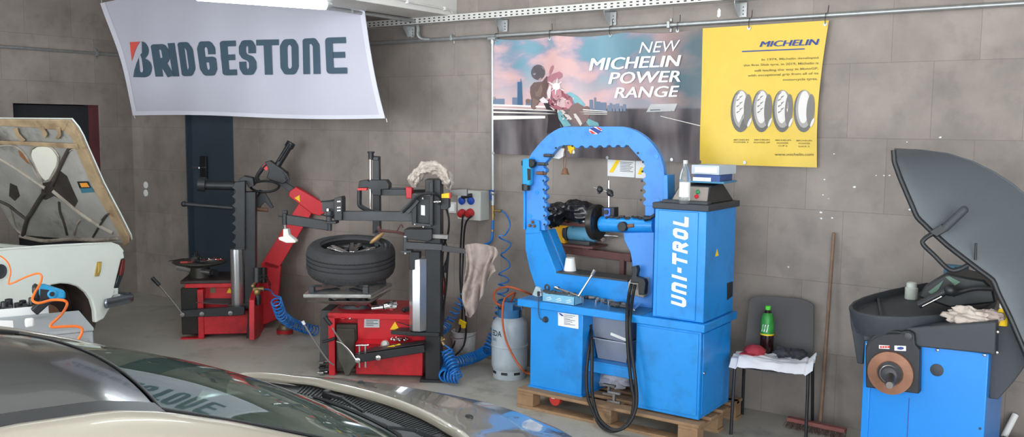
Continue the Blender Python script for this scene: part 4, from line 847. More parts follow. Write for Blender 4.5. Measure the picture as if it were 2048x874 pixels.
b = MB(); b.obox(gc+V((-.02, -.02, .085)), .3, .1, .05); build('tool_rest', b, m_rustred, gr, bev=.004)
o = crumple(P(1160, 424, 6.28), (.17, .10, .095), 3, m_bag, 'bin_bag', amp=.32, f=1.7); o2 = crumple(P(1105, 430, 6.2), (.11, .09, .085), 9, m_bag, 'bin_bag', amp=.35, f=1.7)
o3 = crumple(P(1122, 418, 6.25), (.15, .07, .05), 5, m_bag, 'bin_bag', amp=.32, f=1.7)
tag(o, 'shiny black bin bag bunched over the grinder behind the flange', 'bag'); tag(o2, 'shiny black bin bag end poking past the teeth of the arch', 'bag'); tag(o3, 'crumpled black bin bag strip between the two larger bunches', 'bag')
# dial stand on spindle housing
ds = thing('magnetic_stand', 'small magnetic dial stand with crossed rods behind the spindle', 'stand', P(1214, 436, ys+.05))
b = MB(); b.tr(W, [(1203, 415), (1228, 415), (1228, 436), (1203, 436)], ys-.0, .07); build('magnet_base', b, m_black, ds, bev=.004)
b = MB(); b.tr(W, [(1208, 417), (1220, 417), (1220, 433), (1208, 433)], ys-.006, .006); build('base_plate', b, mat('stand_blue', rgb(70, 110, 200), .4), ds); b = MB(); q = P(1213, 424, ys-.006); b.lathe([(.018, 0), (.018, .012)], q, (0, -1, 0), 16); build('knob', b, m_black, ds)
b = MB(); b.cyl(P(1218, 416, ys+.03), P(1218, 361, ys+.03), .0085); b.cyl(P(1188, 375, ys+.01), P(1224, 387, ys+.01), .005); build('rod', b, m_chrome, ds)
b = MB(); b.ball(P(1220, 386, ys+.01), .026, 10, 8).cyl(P(1215, 379, ys), P(1225, 392, ys), .012); b.ball(P(1200, 379, ys), .024, 10, 8).cyl(P(1198, 372, ys), P(1198, 388, ys), .01); build('rod_clamp', b, m_black, ds)
# hanging bell, yellow hook, torch
be = thing('hand_bell', 'small rusty bell hanging from the arch on a wire', 'bell', P(1129, 350, YU+.02))
c = P(1130, 349, YU+.02); b = MB(); b.lathe([(.0, .052), (.012, .05), (.02, .04), (.024, .015), (.034, 0), (.03, 0), (.02, .012), (.0, .045)], c, n=22, cap=False); build('bell_body', b, m_brown, be)
b = MB(); b.tube([P(1128, 337, YU+.02), P(1127, 322, YU+.02), P(1128, 304, YU+.02), P(1133, 296, YU+.02), P(1134, 310, YU+.02), P(1132, 325, YU+.02), P(1131, 337, YU+.02)], .003, 6); build('wire', b, m_brown, be)
hk = thing('spray_gun', 'yellow and white squeeze handle hooked over the inside of the arch', 'hook', P(1140, 300, YU+.05))
build('yellow_body', MB().tr(W, [(1134, 291), (1148, 291), (1148, 299), (1143, 300), (1141, 308), (1136, 300)], YU+.055, .02), m_yellow, hk, bev=.003)
build('white_panel', MB().tr(W, [(1104, 312), (1112, 300), (1122, 296), (1128, 297), (1128, 312), (1118, 318), (1105, 316)], YU+.07, .008), m_white, hk, bev=.002)
build('white_lever', MB().tr(W, [(1136, 298), (1148, 300), (1149, 306), (1146, 308), (1140, 302), (1135, 302)], YU+.08, .008), m_white, hk, bev=.002)
to = thing('work_torch', 'light blue and black pen torch stuck to the left of the arch', 'torch', P(1051, 378, YU-.04))
yt = YU-.06
build('torch_body', MB().tr(W, [(1043, 318), (1057, 317), (1061, 320), (1060, 371), (1044, 371)], yt, .05), m_ppl, to, bev=.012)
build('grip_strip', MB().tr(W, [(1054, 337), (1060, 338), (1060, 360), (1055, 361)], yt-.003, .01), m_black, to, bev=.003)
b = MB(); b.cyl(P(1052, 368, yt+.025), P(1052, 381, yt+.025), .032, n=24); build('torch_cap', b, m_black, to, bev=.004)
b = MB(); b.tr(W, [(1056, 318), (1064, 319), (1068, 325), (1067, 333), (1062, 336), (1056, 335)], yt+.0, .045); build('magnet_clip', b, m_black, to, bev=.008)
b = MB(); b.tr(W, [(1042.5, 322), (1045, 321), (1045, 331), (1042.5, 331)], yt, .04); build('side_button', b, m_black, to)
# control console on the tower
kz = TT+.042
co = thing('control_console', 'black sloping control console with grey panel on top of the tower', 'console', (-2.62, 5.9, kz))
xl, xr = P(1340, 396, 5.66).x, P(1417, 400, 5.66).x
zt = P(1418, 372, 5.80).z
yb0, yb1 = 5.66, 6.10
def cq(x0, x1, e): return [(x0, yb0, kz), (x1, yb0, kz), (x1, yb1, kz), (x0, yb1, kz), (x0+.02, yb0+.09, zt), (x1-.02, yb0+.09, zt), (x1-.04, yb1-.12, zt+.02), (x0+.04, yb1-.12, zt+.02)]
mb = MB(); mb.add(cq(xl, xr, 0), [[0, 3, 2, 1], [4, 5, 6, 7], [0, 1, 5, 4], [1, 2, 6, 5], [2, 3, 7, 6], [3, 0, 4, 7]]); build('console_body', mb, m_black, co, bev=.006)
def face(s, t, off=.003):
    a = V((xl, yb0, kz)); b = V((xr, yb0, kz)); c = V((xr-.02, yb0+.09, zt)); d = V((xl+.02, yb0+.09, zt)); p = (a*(1-s)+b*s)*(1-t)+(d*(1-s)+c*s)*t; n = (b-a).cross(d-a).normalized(); return p+n*off
mb = MB(); mb.add([face(.03, .12), face(.96, .12), face(.93, .93), face(.06, .93)], [[0, 1, 2, 3]]); build('grey_panel', mb, mat('console_grey', rgb(146, 138, 132), .5), co)
for (s, t, m_) in ((.66, .62, mat('green_button', rgb(40, 140, 80), .4)), (.66, .36, mat('red_button', rgb(200, 30, 45), .4))):
    p = face(s, t, .002); n = (face(s, t, .01)-face(s, t, 0)).normalized(); build('push_button', MB().lathe([(.014, 0), (.014, .012), (.01, .015), (0, .015)], p, n, 18), m_, co)
build('console_foot', MB().box(max(xl-.03, TWX0), xr+.02, 5.60, 5.66, kz, kz+.02), m_dgrey, co, bev=.004)
o = boxth('carton', 'white and pale blue flat carton, upper of the two on the console', 'carton', P(1384, 350, 5.82).x, P(1441, 352, 5.82).x, 5.82, 6.08, zt+.075, zt+.075+.062, mat('pale_carton', rgb(188, 200, 212), .7, var=.04), deg=-4)
lab_p = MB(); c = o.location; lab_p.box(c.x-.08, c.x+.08, 5.8185-.008, 5.8195-.006, c.z+.012, c.z+.05)
e_ = build('label', lab_p, m_paper, o)
o = boxth('carton', 'dark blue and teal carton, lower of the two on the console', 'carton', P(1386, 372, 5.80).x, P(1437, 374, 5.80).x, 5.80, 6.05, zt+.021, zt+.073, mat('blue_carton', rgb(62, 84, 140), .7, var=.1), deg=3)
lab_p = MB(); c = o.location; lab_p.box(c.x-.09, c.x+.04, 5.79, 5.792, c.z+.01, c.z+.035); build('label', lab_p, m_paper, o)
lab_p = MB(); lab_p.obox((c.x, c.y, c.z+.004), .245, .265, .012, Matrix.Rotation(radians(3), 3, 'Z')); build('teal_edge', lab_p, mat('teal_card', rgb(70, 130, 165), .7), o)
def bottle(c, H, r, lbl, cap_m, body_m, label_m, lz, nm='drink_bottle'):
    t = thing(nm, lbl, 'bottle', c)
    pr = [(r*.8, 0), (r*.95, H*.01), (r, H*.04), (r, H*.2), (r*.97, H*.25), (r, H*.3), (r, H*.58), (r*.9, H*.68), (r*.6, H*.8), (r*.36, H*.86), (r*.34, H*.93)]
    build('bottle_body', MB().lathe(pr, c, n=28), body_m, t); build('label', MB().lathe([(r*1.012, H*lz[0]), (r*1.02, (H*(lz[0]+lz[1])/2)), (r*1.012, H*lz[1])], c, n=28, cap=False), label_m, t)
    build('cap', MB().lathe([(r*.42, H*.92), (r*.43, H*.925), (r*.42, H)], c, n=18), cap_m, t); return t
p = P(1368, 407, 5.60); Hb = (87/1837)*(P(1368, 407, 5.60)-CAM).dot(FW); 
m_pet = mat('clear_pet', (.9, .95, .96, 1), .08, trans=.9, ior=1.25)
bottle(V((p.x, 5.605, kz)), Hb, .036, 'clear plastic water bottle with white label on the tower top', mat('clear_cap', rgb(200, 200, 200), .3), m_pet, m_paper, (.16, .50))
p = PZ(1383, 405, kz); tag(build('yellow_knob', MB().lathe([(.012, 0), (.014, .006), (.014, .014), (.008, .02), (0, .02)], p, n=18), m_yellow), 'small yellow cap lying beside the water bottle', 'cap')
# niche bins and things on the pallet
def bin_(c, w, d, h, lbl, z0, tilt=0):
    t = thing('plastic_bin', lbl, 'bin', (c[0], c[1], z0)); R = Matrix.Rotation(tilt, 3, 'Y')
    b = MB(); c0 = V((c[0], c[1], z0))
    def q(x, y, z_): return c0+R @ V((x, y, z_))
    lo = [(-w*.42, -d*.42), (w*.42, -d*.42), (w*.42, d*.42), (-w*.42, d*.42)]; hi = [(-w/2, -d/2), (w/2, -d/2), (w/2, d/2), (-w/2, d/2)]
    vs = [q(x, y, 0) for x, y in lo]+[q(x, y, h) for x, y in hi]+[q(x*.97, y*.97, h) for x, y in hi]+[q(x*.96, y*.96, .006) for x, y in lo]
    b.add(vs, [[0, 3, 2, 1]]+[[i, (i+1) % 4, 4+(i+1) % 4, 4+i] for i in range(4)]+[[4+i, 4+(i+1) % 4, 8+(i+1) % 4, 8+i] for i in range(4)]+[[8+i, 8+(i+1) % 4, 12+(i+1) % 4, 12+i] for i in range(4)]+[[12, 13, 14, 15]])
    build('bin_body', b, mat('cloudy_grey_plastic', rgb(150, 158, 176), .35, alpha=1, trans=.25), t, bev=.002)
    r = MB(); r.tube([q(x*1.02, y*1.02, h) for x, y in hi], .005, 6, smooth=0, closed=True); build('rim', r, mat('bin_rim', rgb(176, 184, 200), .4), t); return t
nx = P(1232, 700, 5.85).x
bin_((nx+.02, 5.88), .28, .30, .15, 'cloudy plastic bin on the machine shelf, lower of two', sz+.001)
bin_((nx+.0, 5.88), .30, .32, .17, 'cloudy plastic bin with old parts, upper of two on the machine shelf', sz+.155, .05)
b = MB(); c = V((nx+.02, 5.85, sz+.30)); b.obox(c, .13, .1, .05, Matrix.Rotation(.3, 3, 'Y')); tag(build('old_part', b, m_brown, bev=.008), 'rusty brown part lying in the upper plastic bin', 'part')
b = MB(); b.bar(P(1222, 667, 5.74), P(1254, 680, 5.74), .02, .022); tag(build('white_strip', b, m_white, bev=.003), 'white plastic strip across the rim of the upper bin', 'strip')
o = crumple((nx-.04, 5.95, PT+.075), (.14, .12, .07), 12, mat('white_rag', rgb(198, 198, 208), .9, var=.1), 'crumpled_rag', amp=.4, flat=PT+.002); tag(o, 'crumpled whitish rag on the pallet below the machine shelf', 'rag')
b = MB()
for y_, xo in ((5.72, .0), (5.66, .05)):
    p = V((nx+.06+xo, y_, PT+.03)); b.box(p.x-.05, p.x+.05, y_-.01, y_+.01, p.z-.029, p.z-.01); b.box(p.x-.05, p.x+.05, y_-.01, y_+.01, p.z+.03, p.z+.05); b.box(p.x-.008, p.x+.008, y_-.01, y_+.01, p.z-.02, p.z+.04)
for i, (y_, xo) in enumerate(((5.74, -.02), (5.60, .10))):
    p = V((nx+.03+xo, y_, PT+.002)); b = MB(); b.box(p.x-.05, p.x+.05, y_-.012, y_+.012, p.z, p.z+.016); b.box(p.x-.05, p.x+.05, y_-.012, y_+.012, p.z+.065, p.z+.081); b.box(p.x-.009, p.x+.009, y_-.012, y_+.012, p.z+.016, p.z+.065)
    tag(build('steel_bracket', b, m_grey, bev=.002), ('steel I-shaped bracket on the pallet beside the whitish rag', 'steel I-shaped bracket at the pallet front behind the black cables')[i], 'bracket')
p = P(1106, 806, 5.60); t = thing('red_reel', 'red and white round reel pushed under the pallet', 'reel', (p.x, 5.62, .0245)); c = V((p.x, 5.62, .024+.046))
build('reel_disc', MB().cyl(c, c+V((0, .04, 0)), .046, n=26), mat('reel_red', rgb(205, 60, 50), .4), t, bev=.003); build('reel_label', MB().obox(c+V((-.012, -.002, .022)), .026, .003, .03), m_paper, t)
# ============================================================ gas cylinder
g0 = PZ(1024, 738, 0); g0 = V((-4.325, 6.14, 0)); rg_ = .150
gc_ = thing('gas_cylinder', 'pale grey gas cylinder with blue collar beside the blue machine', 'gas cylinder', g0)
m_gas = mat('pale_grey_cylinder_paint', rgb(176, 186, 194), .4, var=.05, dirt=rgb(120, 124, 126), damt=.4, dscale=4)
pr = [(.11, .05), (.135, .07), (.149, .1), (rg_, .13), (rg_, .265), (rg_+.004, .27), (rg_+.004, .28), (rg_, .285), (rg_, .43), (.145, .46), (.125, .49), (.095, .515), (.06, .53), (.0, .535)]
build('tank', MB().lathe(pr, g0, n=40), m_gas, gc_)
ft = MB(); ft.lathe([(.128, 0), (.135, .0), (.138, .03), (.138, .085), (.13, .085), (.128, .0)], g0, n=40, cap=False); build('foot_ring', ft, m_gas, gc_)
fh = MB()
for k in range(8): a = 2*pi*k/8+.3; c = g0+V((.1375*cos(a), .1375*sin(a), .055)); fh.obox(c, .006, .055, .022, Matrix.Rotation(a, 3, 'Z'))
build('foot_slot', fh, m_black, gc_, bev=.004)
m_col = mat('collar_blue', rgb(60, 120, 170), .45, var=.05)
cl = MB(); R_ = .10
def cf(s, t): a = s*2*pi; return g0+V((R_*cos(a), R_*sin(a), .50+t*.08))
cl.grid(cf, 40, 2, .005); build('collar', cl, m_col, gc_)
ch = MB()
for k in range(4):
    a = k*pi/2+.5; ch.obox(g0+V((R_*cos(a), R_*sin(a), .605)), .006, .07, .06, Matrix.Rotation(a, 3, 'Z'))
def cf2(s, t): a = s*2*pi; return g0+V((R_*cos(a), R_*sin(a), .625+t*.022))
ch.grid(cf2, 40, 1, .006); build('carry_ring', ch, m_col, gc_)
vv = MB(); vv.cyl(g0+V((0, 0, .53)), g0+V((0, 0, .59)), .018); vv.cyl(g0+V((0, 0, .57)), g0+V((-.05, -.03, .57)), .013); vv.cyl(g0+V((0, 0, .59)), g0+V((0, 0, .605)), .028); build('valve', vv, m_brass, gc_)
lt = MB()
def gmap(s, t): a = radians(-122)+s*.8; return g0+V(((rg_+.001)*cos(a), (rg_+.001)*sin(a), .30+t*.12))
put_text(lt, 'EDA', gmap, .0, .55, .9, .95, offset=.02); put_text(lt, 'GAS', gmap, .0, .2, .45, .42); build('printed_mark', lt, m_print, gc_)
gh = MB(); gp = lambda u, v, o=0: P(u, v, g0.y-.16+o)
gh.tube([g0+V((-.05, -.03, .57)), P(1000, 611, 6.0), P(990, 603, 6.0), P(988, 588, 6.02), P(998, 577, 6.04), P(1020, 574, 6.05), P(1048, 583, 6.1), P(1070, 592, 6.25)], .0085)
gh.tube([g0+V((-.03, .03, .60)), P(1030, 586, 6.12), P(1016, 592, 6.05), P(1007, 604, 5.98), P(1005, 640, 5.96), P(1012, 680, 5.965), P(1028, 715, 5.97), P(1044, 738, 5.97), P(1052, 745, 6.02), P(1062, 748, 6.05)], .0085)
tag(build('gas_hose', gh, m_orange2), 'orange rubber gas hose looped over and down the grey cylinder', 'hose')
# ============================================================ chair
CF = Fr(-2.268, 5.89, 12)
chr_ = thing('stacking_chair', 'grey plastic shell chair with black tube legs beside the blue cabinet', 'chair', CF.w(.23, .25, 0))
m_shell = mat('charcoal_shell_plastic', rgb(80, 78, 80), .6, bump=.08, bscale=200)
sh = MB(); cw = .47
def shell(s, t):
    # t 0 front lip .. 1 top of the back
    w = cw*(1-.10*max(0, t-.5)*1.2); x = cw/2+(s-.5)*w
    if t < .5: q = t/.5; y = -.02+.42*q; z = .495-.02*sin(pi*q)-(.03*(1-q*6) if q < 1/6 else 0)
    else: q = (t-.5)/.5; y = .40+.07*(q**.8)+.02*sin(pi*q); z = .495+.395*q**1.1
    cx = (s-.5)*2; 
    if t < .5: z += .018*cx*cx
    else:
        y -= .03*cx*cx; r = max(0, (t-.9)/.1); z -= .035*abs(cx)**5*r
    return CF.w(x, y, z)
sh.grid(shell, 22, 34, .006); build('seat_shell', sh, m_shell, chr_)
for side in (0, 1):
    x = .02 if side == 0 else cw-.02; s = -1 if side == 0 else 1
    build('leg', MB().tube([CF.w(x-s*.03, .06, .475), CF.w(x+s*.012, .03, .47), CF.w(x+s*.025, .015, .44), CF.w(x+s*.03, -.02, .0)], .011, 10), m_black, chr_)
    build('leg', MB().tube([CF.w(x-s*.03, .34, .46), CF.w(x+s*.01, .37, .46), CF.w(x+s*.02, .40, .42), CF.w(x+s*.03, .46, .0)], .011, 10), m_black, chr_)
build('seat_frame', MB().tube([CF.w(.03, .06, .47), CF.w(cw-.03, .06, .47)], .01, 8, 0).tube([CF.w(.03, .34, .46), CF.w(cw-.03, .34, .46)], .01, 8, 0).tube([CF.w(.03, .06, .47), CF.w(.03, .34, .46)], .01, 8, 0).tube([CF.w(cw-.03, .06, .47), CF.w(cw-.03, .34, .46)], .01, 8, 0), m_black, chr_)
cl = MB()
def clf(s, t):
    x = -.035+(cw+.07)*s; y = -.045+.30*t+.03*noise.noise(V((s*3, t*2, 4))); z = .518+.018*abs(noise.noise(V((s*5, t*4, 1))))+.02*noise.noise(V((s*2.4+5, t*3, 9)))+.018*(2*s-1)**2
    if t < .25: z -= (.25-t)*(.16+.10*noise.noise(V((s*4, 0, 3))))
    if s < .1 or s > .9: z -= .02
    z += .05*max(0, s-.9)*10*(.6+.4*sin(t*9)) if s > .9 else 0
    return CF.w(x, y, z)
cl.grid(clf, 50, 26, .004); tag(build('white_towel', cl, m_whitecloth), 'white towel spread over the chair seat', 'towel')
p = CF.w(.10, .17, .55); b = MB(); b.ball(p+V((0, 0, .0)), (.075, .07, .045), 20, 12, nz=.08); b.obox(p+V((-.02, -.07, -.01)), .1, .06, .01); tag(build('baseball_hat', b, mat('dark_red_fabric', rgb(160, 50, 62), .8), bev=.002), 'dark red cap on the white towel at the left of the seat', 'cap')
for i, (x, y, sd) in enumerate(((.29, .2, 1), (.39, .19, 6))):
    o = crumple(CF.w(x, y, .555), (.055, .06, .03), sd, mat('dark_glove_fabric', rgb(58, 58, 64), .85, var=.2, vscale=20), 'work_glove', n=30, amp=.5, f=2.5); tag(o, ('black work glove next to the dark bottle on the chair', 'grey black work glove at the right of the chair seat')[i], 'glove')
cb_ = CF.w(.165, .30, .515); t = thing('cola_bottle', 'dark drink bottle with green label and cap standing on the chair', 'bottle', cb_); H = .335; r = .046
pr = [(r*.8, 0), (r, .02), (r, .13), (r*.97, .14), (r, .16), (r, .22), (r*.85, .26), (r*.5, .295), (r*.33, .31)]
build('bottle_body', MB().lathe(pr, cb_, n=28), mat('dark_cola', rgb(38, 18, 20), .12, spec=.6), t)
build('label', MB().lathe([(r*1.02, .14), (r*1.02, .225), (r*.88, .262), (r*.6, .288)], cb_, n=28, cap=False), mat('green_label', rgb(50, 140, 60), .4, var=.3, vscale=30), t)
build('label_edge', MB().lathe([(r*1.03, .132), (r*1.03, .142)], cb_, n=28, cap=False), m_yellow, t); build('cap', MB().lathe([(.017, .308), (.019, .312), (.019, .334), (.016, .336), (0, .336)], cb_, n=18), mat('bright_green_cap', rgb(90, 210, 70), .4), t)
lt = MB()
def lmap(s, t): a = -pi/2-.9+s*1.3; return cb_+V((r*1.03*cos(a), r*1.03*sin(a), .15+t*.075))
for k in range(3): lt.add([lmap(.2+k*.3, .1), lmap(.35+k*.3, .1), lmap(.5+k*.3, .8), lmap(.4+k*.3, .8)], [[0, 1, 2, 3]])
build('label_print', lt, m_pwhite, t)
# ============================================================ broom
bm_ = thing('broom', 'long wooden broom leaning on the tiled wall behind the chair', 'broom', PZ(1640, 850, 0))
top = P(1667.5, 468, 6.46); bot = PZ(1641, 843, .06)
build('broomstick', MB().cyl(bot, top, .0125, .012, 14).ball(top, .012), m_stick, bm_)
h0 = PZ(1567, 836, .06); h1 = PZ(1704, 866, .06); h0 = bot+(h0-bot).normalized()*.22; h1 = bot+(h1-bot).normalized()*.22
build('broom_head', MB().bar(h0, h1, .05, .028), mat('red_broom_head', rgb(135, 82, 76), .7, var=.15), bm_, bev=.005)
br2 = MB(); random.seed(2); dd = (h1-h0); 
for i in range(150):
    s = random.random(); q = h0+dd*s+V((random.uniform(-.005, .005), random.uniform(-.02, .02), -.012)); br2.cyl(q, V((q.x+random.uniform(-.02, .02)-.01, q.y+random.uniform(-.03, .01), .001)), .0022, .0012, 5)
bb = build('bristles', br2, mat('bristle_brown', rgb(84, 62, 54), .8), bm_); bb['kind'] = 'stuff'
# ============================================================ tyre changer with the tyre on it
T = Fr(-5.55, 5.26, 31)
t2 = thing('tyre_changer', 'red and black tyre changer with long assist arms and a tyre lying on its turntable', 'tyre changer', T.w(.4, .3, 0))
ZB = .53
m_dk = mat('dark_cover_plastic', rgb(66, 66, 68), .6, var=.1)
build('base_cabinet', MB().box(.0, .80, .10, .62, .02, ZB, T), m_red, t2, bev=.006)
build('side_cover', MB().prism([T.w(-.004, .03, .03), T.w(-.004, .62, .03), T.w(-.004, .62, ZB), T.w(-.004, .10, ZB)], T.x*-.085), m_dk, t2, bev=.004)
build('front_panel', MB().box(.0, .055, .0, .10, .0, ZB-.02, T).box(.0, .82, .0, .10, ZB-.045, ZB, T), m_red, t2, bev=.004)
build('upper_panel', MB().box(.24, .82, .03, .10, .30, ZB-.045, T), m_red, t2, bev=.005)
build('lower_step', MB().box(.24, .80, -.045, .10, .03, .29, T).prism([T.w(.24, -.045, .29), T.w(.80, -.045, .29), T.w(.80, .03, .315), T.w(.24, .03, .315)], (0, 0, -.02)), m_red, t2, bev=.006)
build('bead_breaker_pad', MB().box(.06, .235, .02, .10, .03, ZB-.10, T).box(.07, .225, -.005, .03, .06, ZB-.13, T), mat('worn_rubber_pad', rgb(70, 64, 58), .85, var=.25, vscale=12), t2, bev=.01)
b = MB(); p = T.aty(685, 636, .0); b.ball(T.aty(686, 637, .0), (.025, .02, .012), 12, 8); build('red_catch', b, m_red, t2); b = MB(); b.ball(T.aty(700, 637, .0), .011, 10, 8); build('bolt', b, m_chrome, t2)
q = [(729, 637), (759, 637), (759, 655), (728, 655)]; build('data_plate', MB().tr(T, q, .028, -.002), m_alu, t2)
b = MB(); [b.tr(T, [(732, 640+k*3.4), (756-k % 2*9, 640+k*3.4), (756-k % 2*9, 641.2+k*3.4), (732, 641.2+k*3.4)], .0255, -.001) for k in range(4)]; build('plate_print', b, m_print, t2)
q = [(790, 643), (799, 659), (780, 659)]; build('warning_sticker', MB().tr(T, q, .028, -.002), m_yellow, t2)
b = MB(); b.tube([T.aty(794, 644, .0), T.aty(808, 648, .0), T.aty(820, 652, .0)], .004, 6); build('thin_cable', b, m_black, t2)
b = MB(); c = T.w(.60, -.01, .32)
for k in range(9): a = 2*pi*k/9; b.ball(c+T.x*.065*cos(a)+T.y*.045*sin(a)+V((0, 0, .008)), .014, 8, 6)
b.lathe([(.03, 0), (.03, .02), (.02, .022), (.02, 0)], c, n=16, cap=False); build('bead_ring', b, m_chrome, t2)
b = MB(); b.lathe([(.034, 0), (.034, .03), (.02, .045), (0, .047)], T.aty(771, 690, -.05), -T.y+V((0, 0, .6)), 20); build('air_knob', b, mat('pale_metal', rgb(200, 200, 196), .3, metal=.5), t2)
# turntable
tc = T.w(.17, .33, 0)
b = MB(); b.lathe([(.17, ZB), (.165, ZB+.03), (.09, ZB+.05), (.08, ZB+.11)], tc, n=32); build('turntable_column', b, m_charc, t2)
zt_ = .70
tb = MB(); 
sq = [PZ(606, 591, zt_-.01), PZ(742, 592, zt_-.01), PZ(784, 568, zt_-.01), PZ(640, 562, zt_-.01)]; sq = [p-V((0, 0, .02)) for p in sq]
build('turntable_plate', MB().prism([p+V((0, 0, 0)) for p in sq], (0, 0, .03)), mat('worn_turntable_steel', rgb(176, 176, 174), .3, metal=.7, var=.25, vscale=10), t2, bev=.006)
for k, (x, y) in enumerate(((-.32, -.40), (.24, -.42), (.40, .24), (-.20, .34))):
    sc_ = (sq[0]+sq[1]+sq[2]+sq[3])/4+V((0, 0, .03)); o_ = sc_.lerp(sq[k]+V((0, 0, .03)), .8); i_ = sc_.lerp(sq[k]+V((0, 0, .03)), .2); b = MB(); b.bar(i_, o_, .05, .022)
    b.bar(o_-V((0, 0, .0)), o_+V((0, 0, .055)), .05, .045, up=T.x); b.prism([o_+T.x*(-.02)+V((0, 0, .05)), o_+T.x*(.02)+V((0, 0, .05)), i_.lerp(o_, .7)+T.x*.02+V((0, 0, .04)), i_.lerp(o_, .7)-T.x*.02+V((0, 0, .04))], (0, 0, .02)); build('jaw', b, m_charc, t2, bev=.004)
pts = [p-V((0, 0, .035)) for p in sq]; b = MB(); b.prism([sq[0]+V((.02, .02, -.03)), sq[1]+V((-.02, .02, -.03)), T.w(.30, .1, ZB+.05), T.w(.06, .1, ZB+.05)], T.y*.02); b.prism([sq[1]+V((-.02, .02, -.03)), sq[2]+V((0, 0, -.03)), T.w(.33, .5, ZB+.06), T.w(.33, .15, ZB+.06)], T.x*-.02); build('turntable_skirt', b, mat('pale_skirt_steel', rgb(170, 170, 168), .4, metal=.3, var=.2), t2, bev=.003)
b = MB()
for k in range(3): b.bar(T.w(.02+k*.13, -.02+k*.02, zt_-.05), T.w(.1+k*.12, .14, ZB+.03), .02, .02)
b.cyl(T.w(.36, .06, ZB+.035), T.w(.46, .05, ZB+.05), .024); b.cyl(T.w(.46, .05, ZB+.05), T.w(.56, .08, ZB+.07), .035); b.ball(T.w(.52, .06, ZB+.06), (.06, .045, .04), 14, 10, nz=.15); build('air_cylinder', b, m_chrome, t2)
b = MB()
for x, y, dx, dz in ((.62, .1, .12, .02), (.68, .14, .08, .07), (.72, .08, .05, .03)): b.bar(T.w(x, y, ZB+.02), T.w(x+dx, y+.04, ZB+.02+dz), .03, .035); b.ball(T.w(x, y, ZB+.02), .02, 10, 8)
build('jaw_adapter', b, m_black, t2, bev=.003)
# column
build('column', MB().box(.83, .955, -.10, .07, .0, 1.655, T), m_black, t2, bev=.005)
build('column_foot', MB().box(.79, .975, -.13, .12, .0, .022, T), m_black, t2)
cc_ = T.w(.775, -.07, 0); pz0 = .42; pz1 = 1.02
build('cylinder_barrel', MB().lathe([(.073, pz0), (.078, pz0+.012), (.078, pz1-.012), (.07, pz1)], cc_, n=8), m_alu, t2, bev=.004)
build('cylinder_cap', MB().tr(T, [(818, 503), (839, 504), (839, 541), (818, 540)], -.14, .09), m_black, t2, bev=.006)
build('column_bracket', MB().box(.68, .95, -.14, .02, pz0-.035, pz0-.005, T).prism([T.w(.55, -.12, pz0-.03), T.w(.72, -.14, pz0-.03), T.w(.72, .02, pz0-.03), T.w(.6, .02, pz0-.03)], (0, 0, .03)), m_black, t2, bev=.004)
# red stripe of the rear tank and right side fitting
build('rear_tank', MB().tr(T, [(880, 560), (889, 558), (890, 590), (881, 592)], .12, .1), m_red, t2, bev=.01)
b = MB(); b.ball(T.aty(880, 680, -.06), (.03, .03, .03), 12, 8, nz=.2); b.cyl(T.aty(876, 672, -.06), T.aty(888, 690, -.06), .014); b.cyl(T.aty(872, 684, -.06), T.aty(890, 678, -.06), .011); build('air_fitting', b, m_brass, t2)
# head: sliding block, carriage and labelled panel
ya = -.16
build('head_block', MB().tr(T, [(808, 459), (864, 458), (864, 479), (856, 483), (809, 478)], ya, .18), m_black, t2, bev=.005)
build('carriage', MB().tr(T, [(826, 391), (864, 388), (864, 450), (826, 450)], ya+.04, .05).tr(T, [(823, 388), (833, 388), (833, 450), (824, 450)], ya, .14).tr(T, [(858, 366), (866, 360), (866, 452), (858, 452)], ya, .14), m_black, t2, bev=.004)
build('carriage_bar', MB().tr(T, [(826, 387), (862, 389), (862, 393), (826, 391)], ya-.01, .12).tr(T, [(829, 446), (862, 449), (862, 453), (829, 450)], ya-.01, .12), m_charc, t2, bev=.003)
p_ = MB().tr(T, [(842, 410), (850, 411), (850, 431), (842, 430)], ya+.036, -.002); build('label', p_, m_paper, t2)
b = MB()
for u, v in ((830, 449), (846, 397), (847, 454), (876, 404)): b.lathe([(.009, 0), (.009, .012), (.005, .016)], T.aty(u, v, ya), -T.y, 10)
b.cyl(T.aty(868, 404, ya), T.aty(882, 403, ya), .01); build('bolt', b, m_chrome, t2)
# long assist arm
yl = -.10
build('assist_arm', MB().tr(T, [(684, 423), (828, 424), (828, 443), (684, 441)], yl, .08), m_charc, t2, bev=.004)
build('control_box', MB().tr(T, [(668, 396), (682, 393), (684, 397), (684, 441), (668, 441)], yl-.03, .12), m_black, t2, bev=.004)
b = MB()
for v in (402, 414, 420): b.tr(T, [(674, v), (681, v-.5), (681, v+2), (674, v+2.5)], yl-.033, .003)
build('button_strip', b, m_paper, t2)
build('control_plate', MB().tr(T, [(643, 403), (669, 402), (669, 437), (658, 437), (655, 425), (645, 424)], yl+.04, .006), m_dk, t2)
b = MB(); b.tube([T.aty(668, 400, yl), T.aty(655, 402, yl-.03), T.aty(642, 403, yl-.02)], .006).tube([T.aty(668, 431, yl), T.aty(655, 432, yl-.03), T.aty(642, 429, yl-.02)], .006); build('wire_handle', b, m_black, t2)
b = MB(); b.cyl(T.aty(658, 461, yl), T.aty(658, 422, yl), .024); build('hinge_pin', b, m_charc, t2, bev=.003); build('hinge_bolt', MB().cyl(T.aty(656, 422, yl), T.aty(656, 417, yl), .016), m_chrome, t2)
build('hinge_lug', MB().tr(T, [(651, 443), (672, 443), (672, 448), (651, 448)], yl-.04, .1), m_black, t2, bev=.003)
build('lower_arm', MB().tr(T, [(573, 430), (656, 443), (656, 461), (573, 449)], yl-.03, .055), m_black, t2, bev=.004)
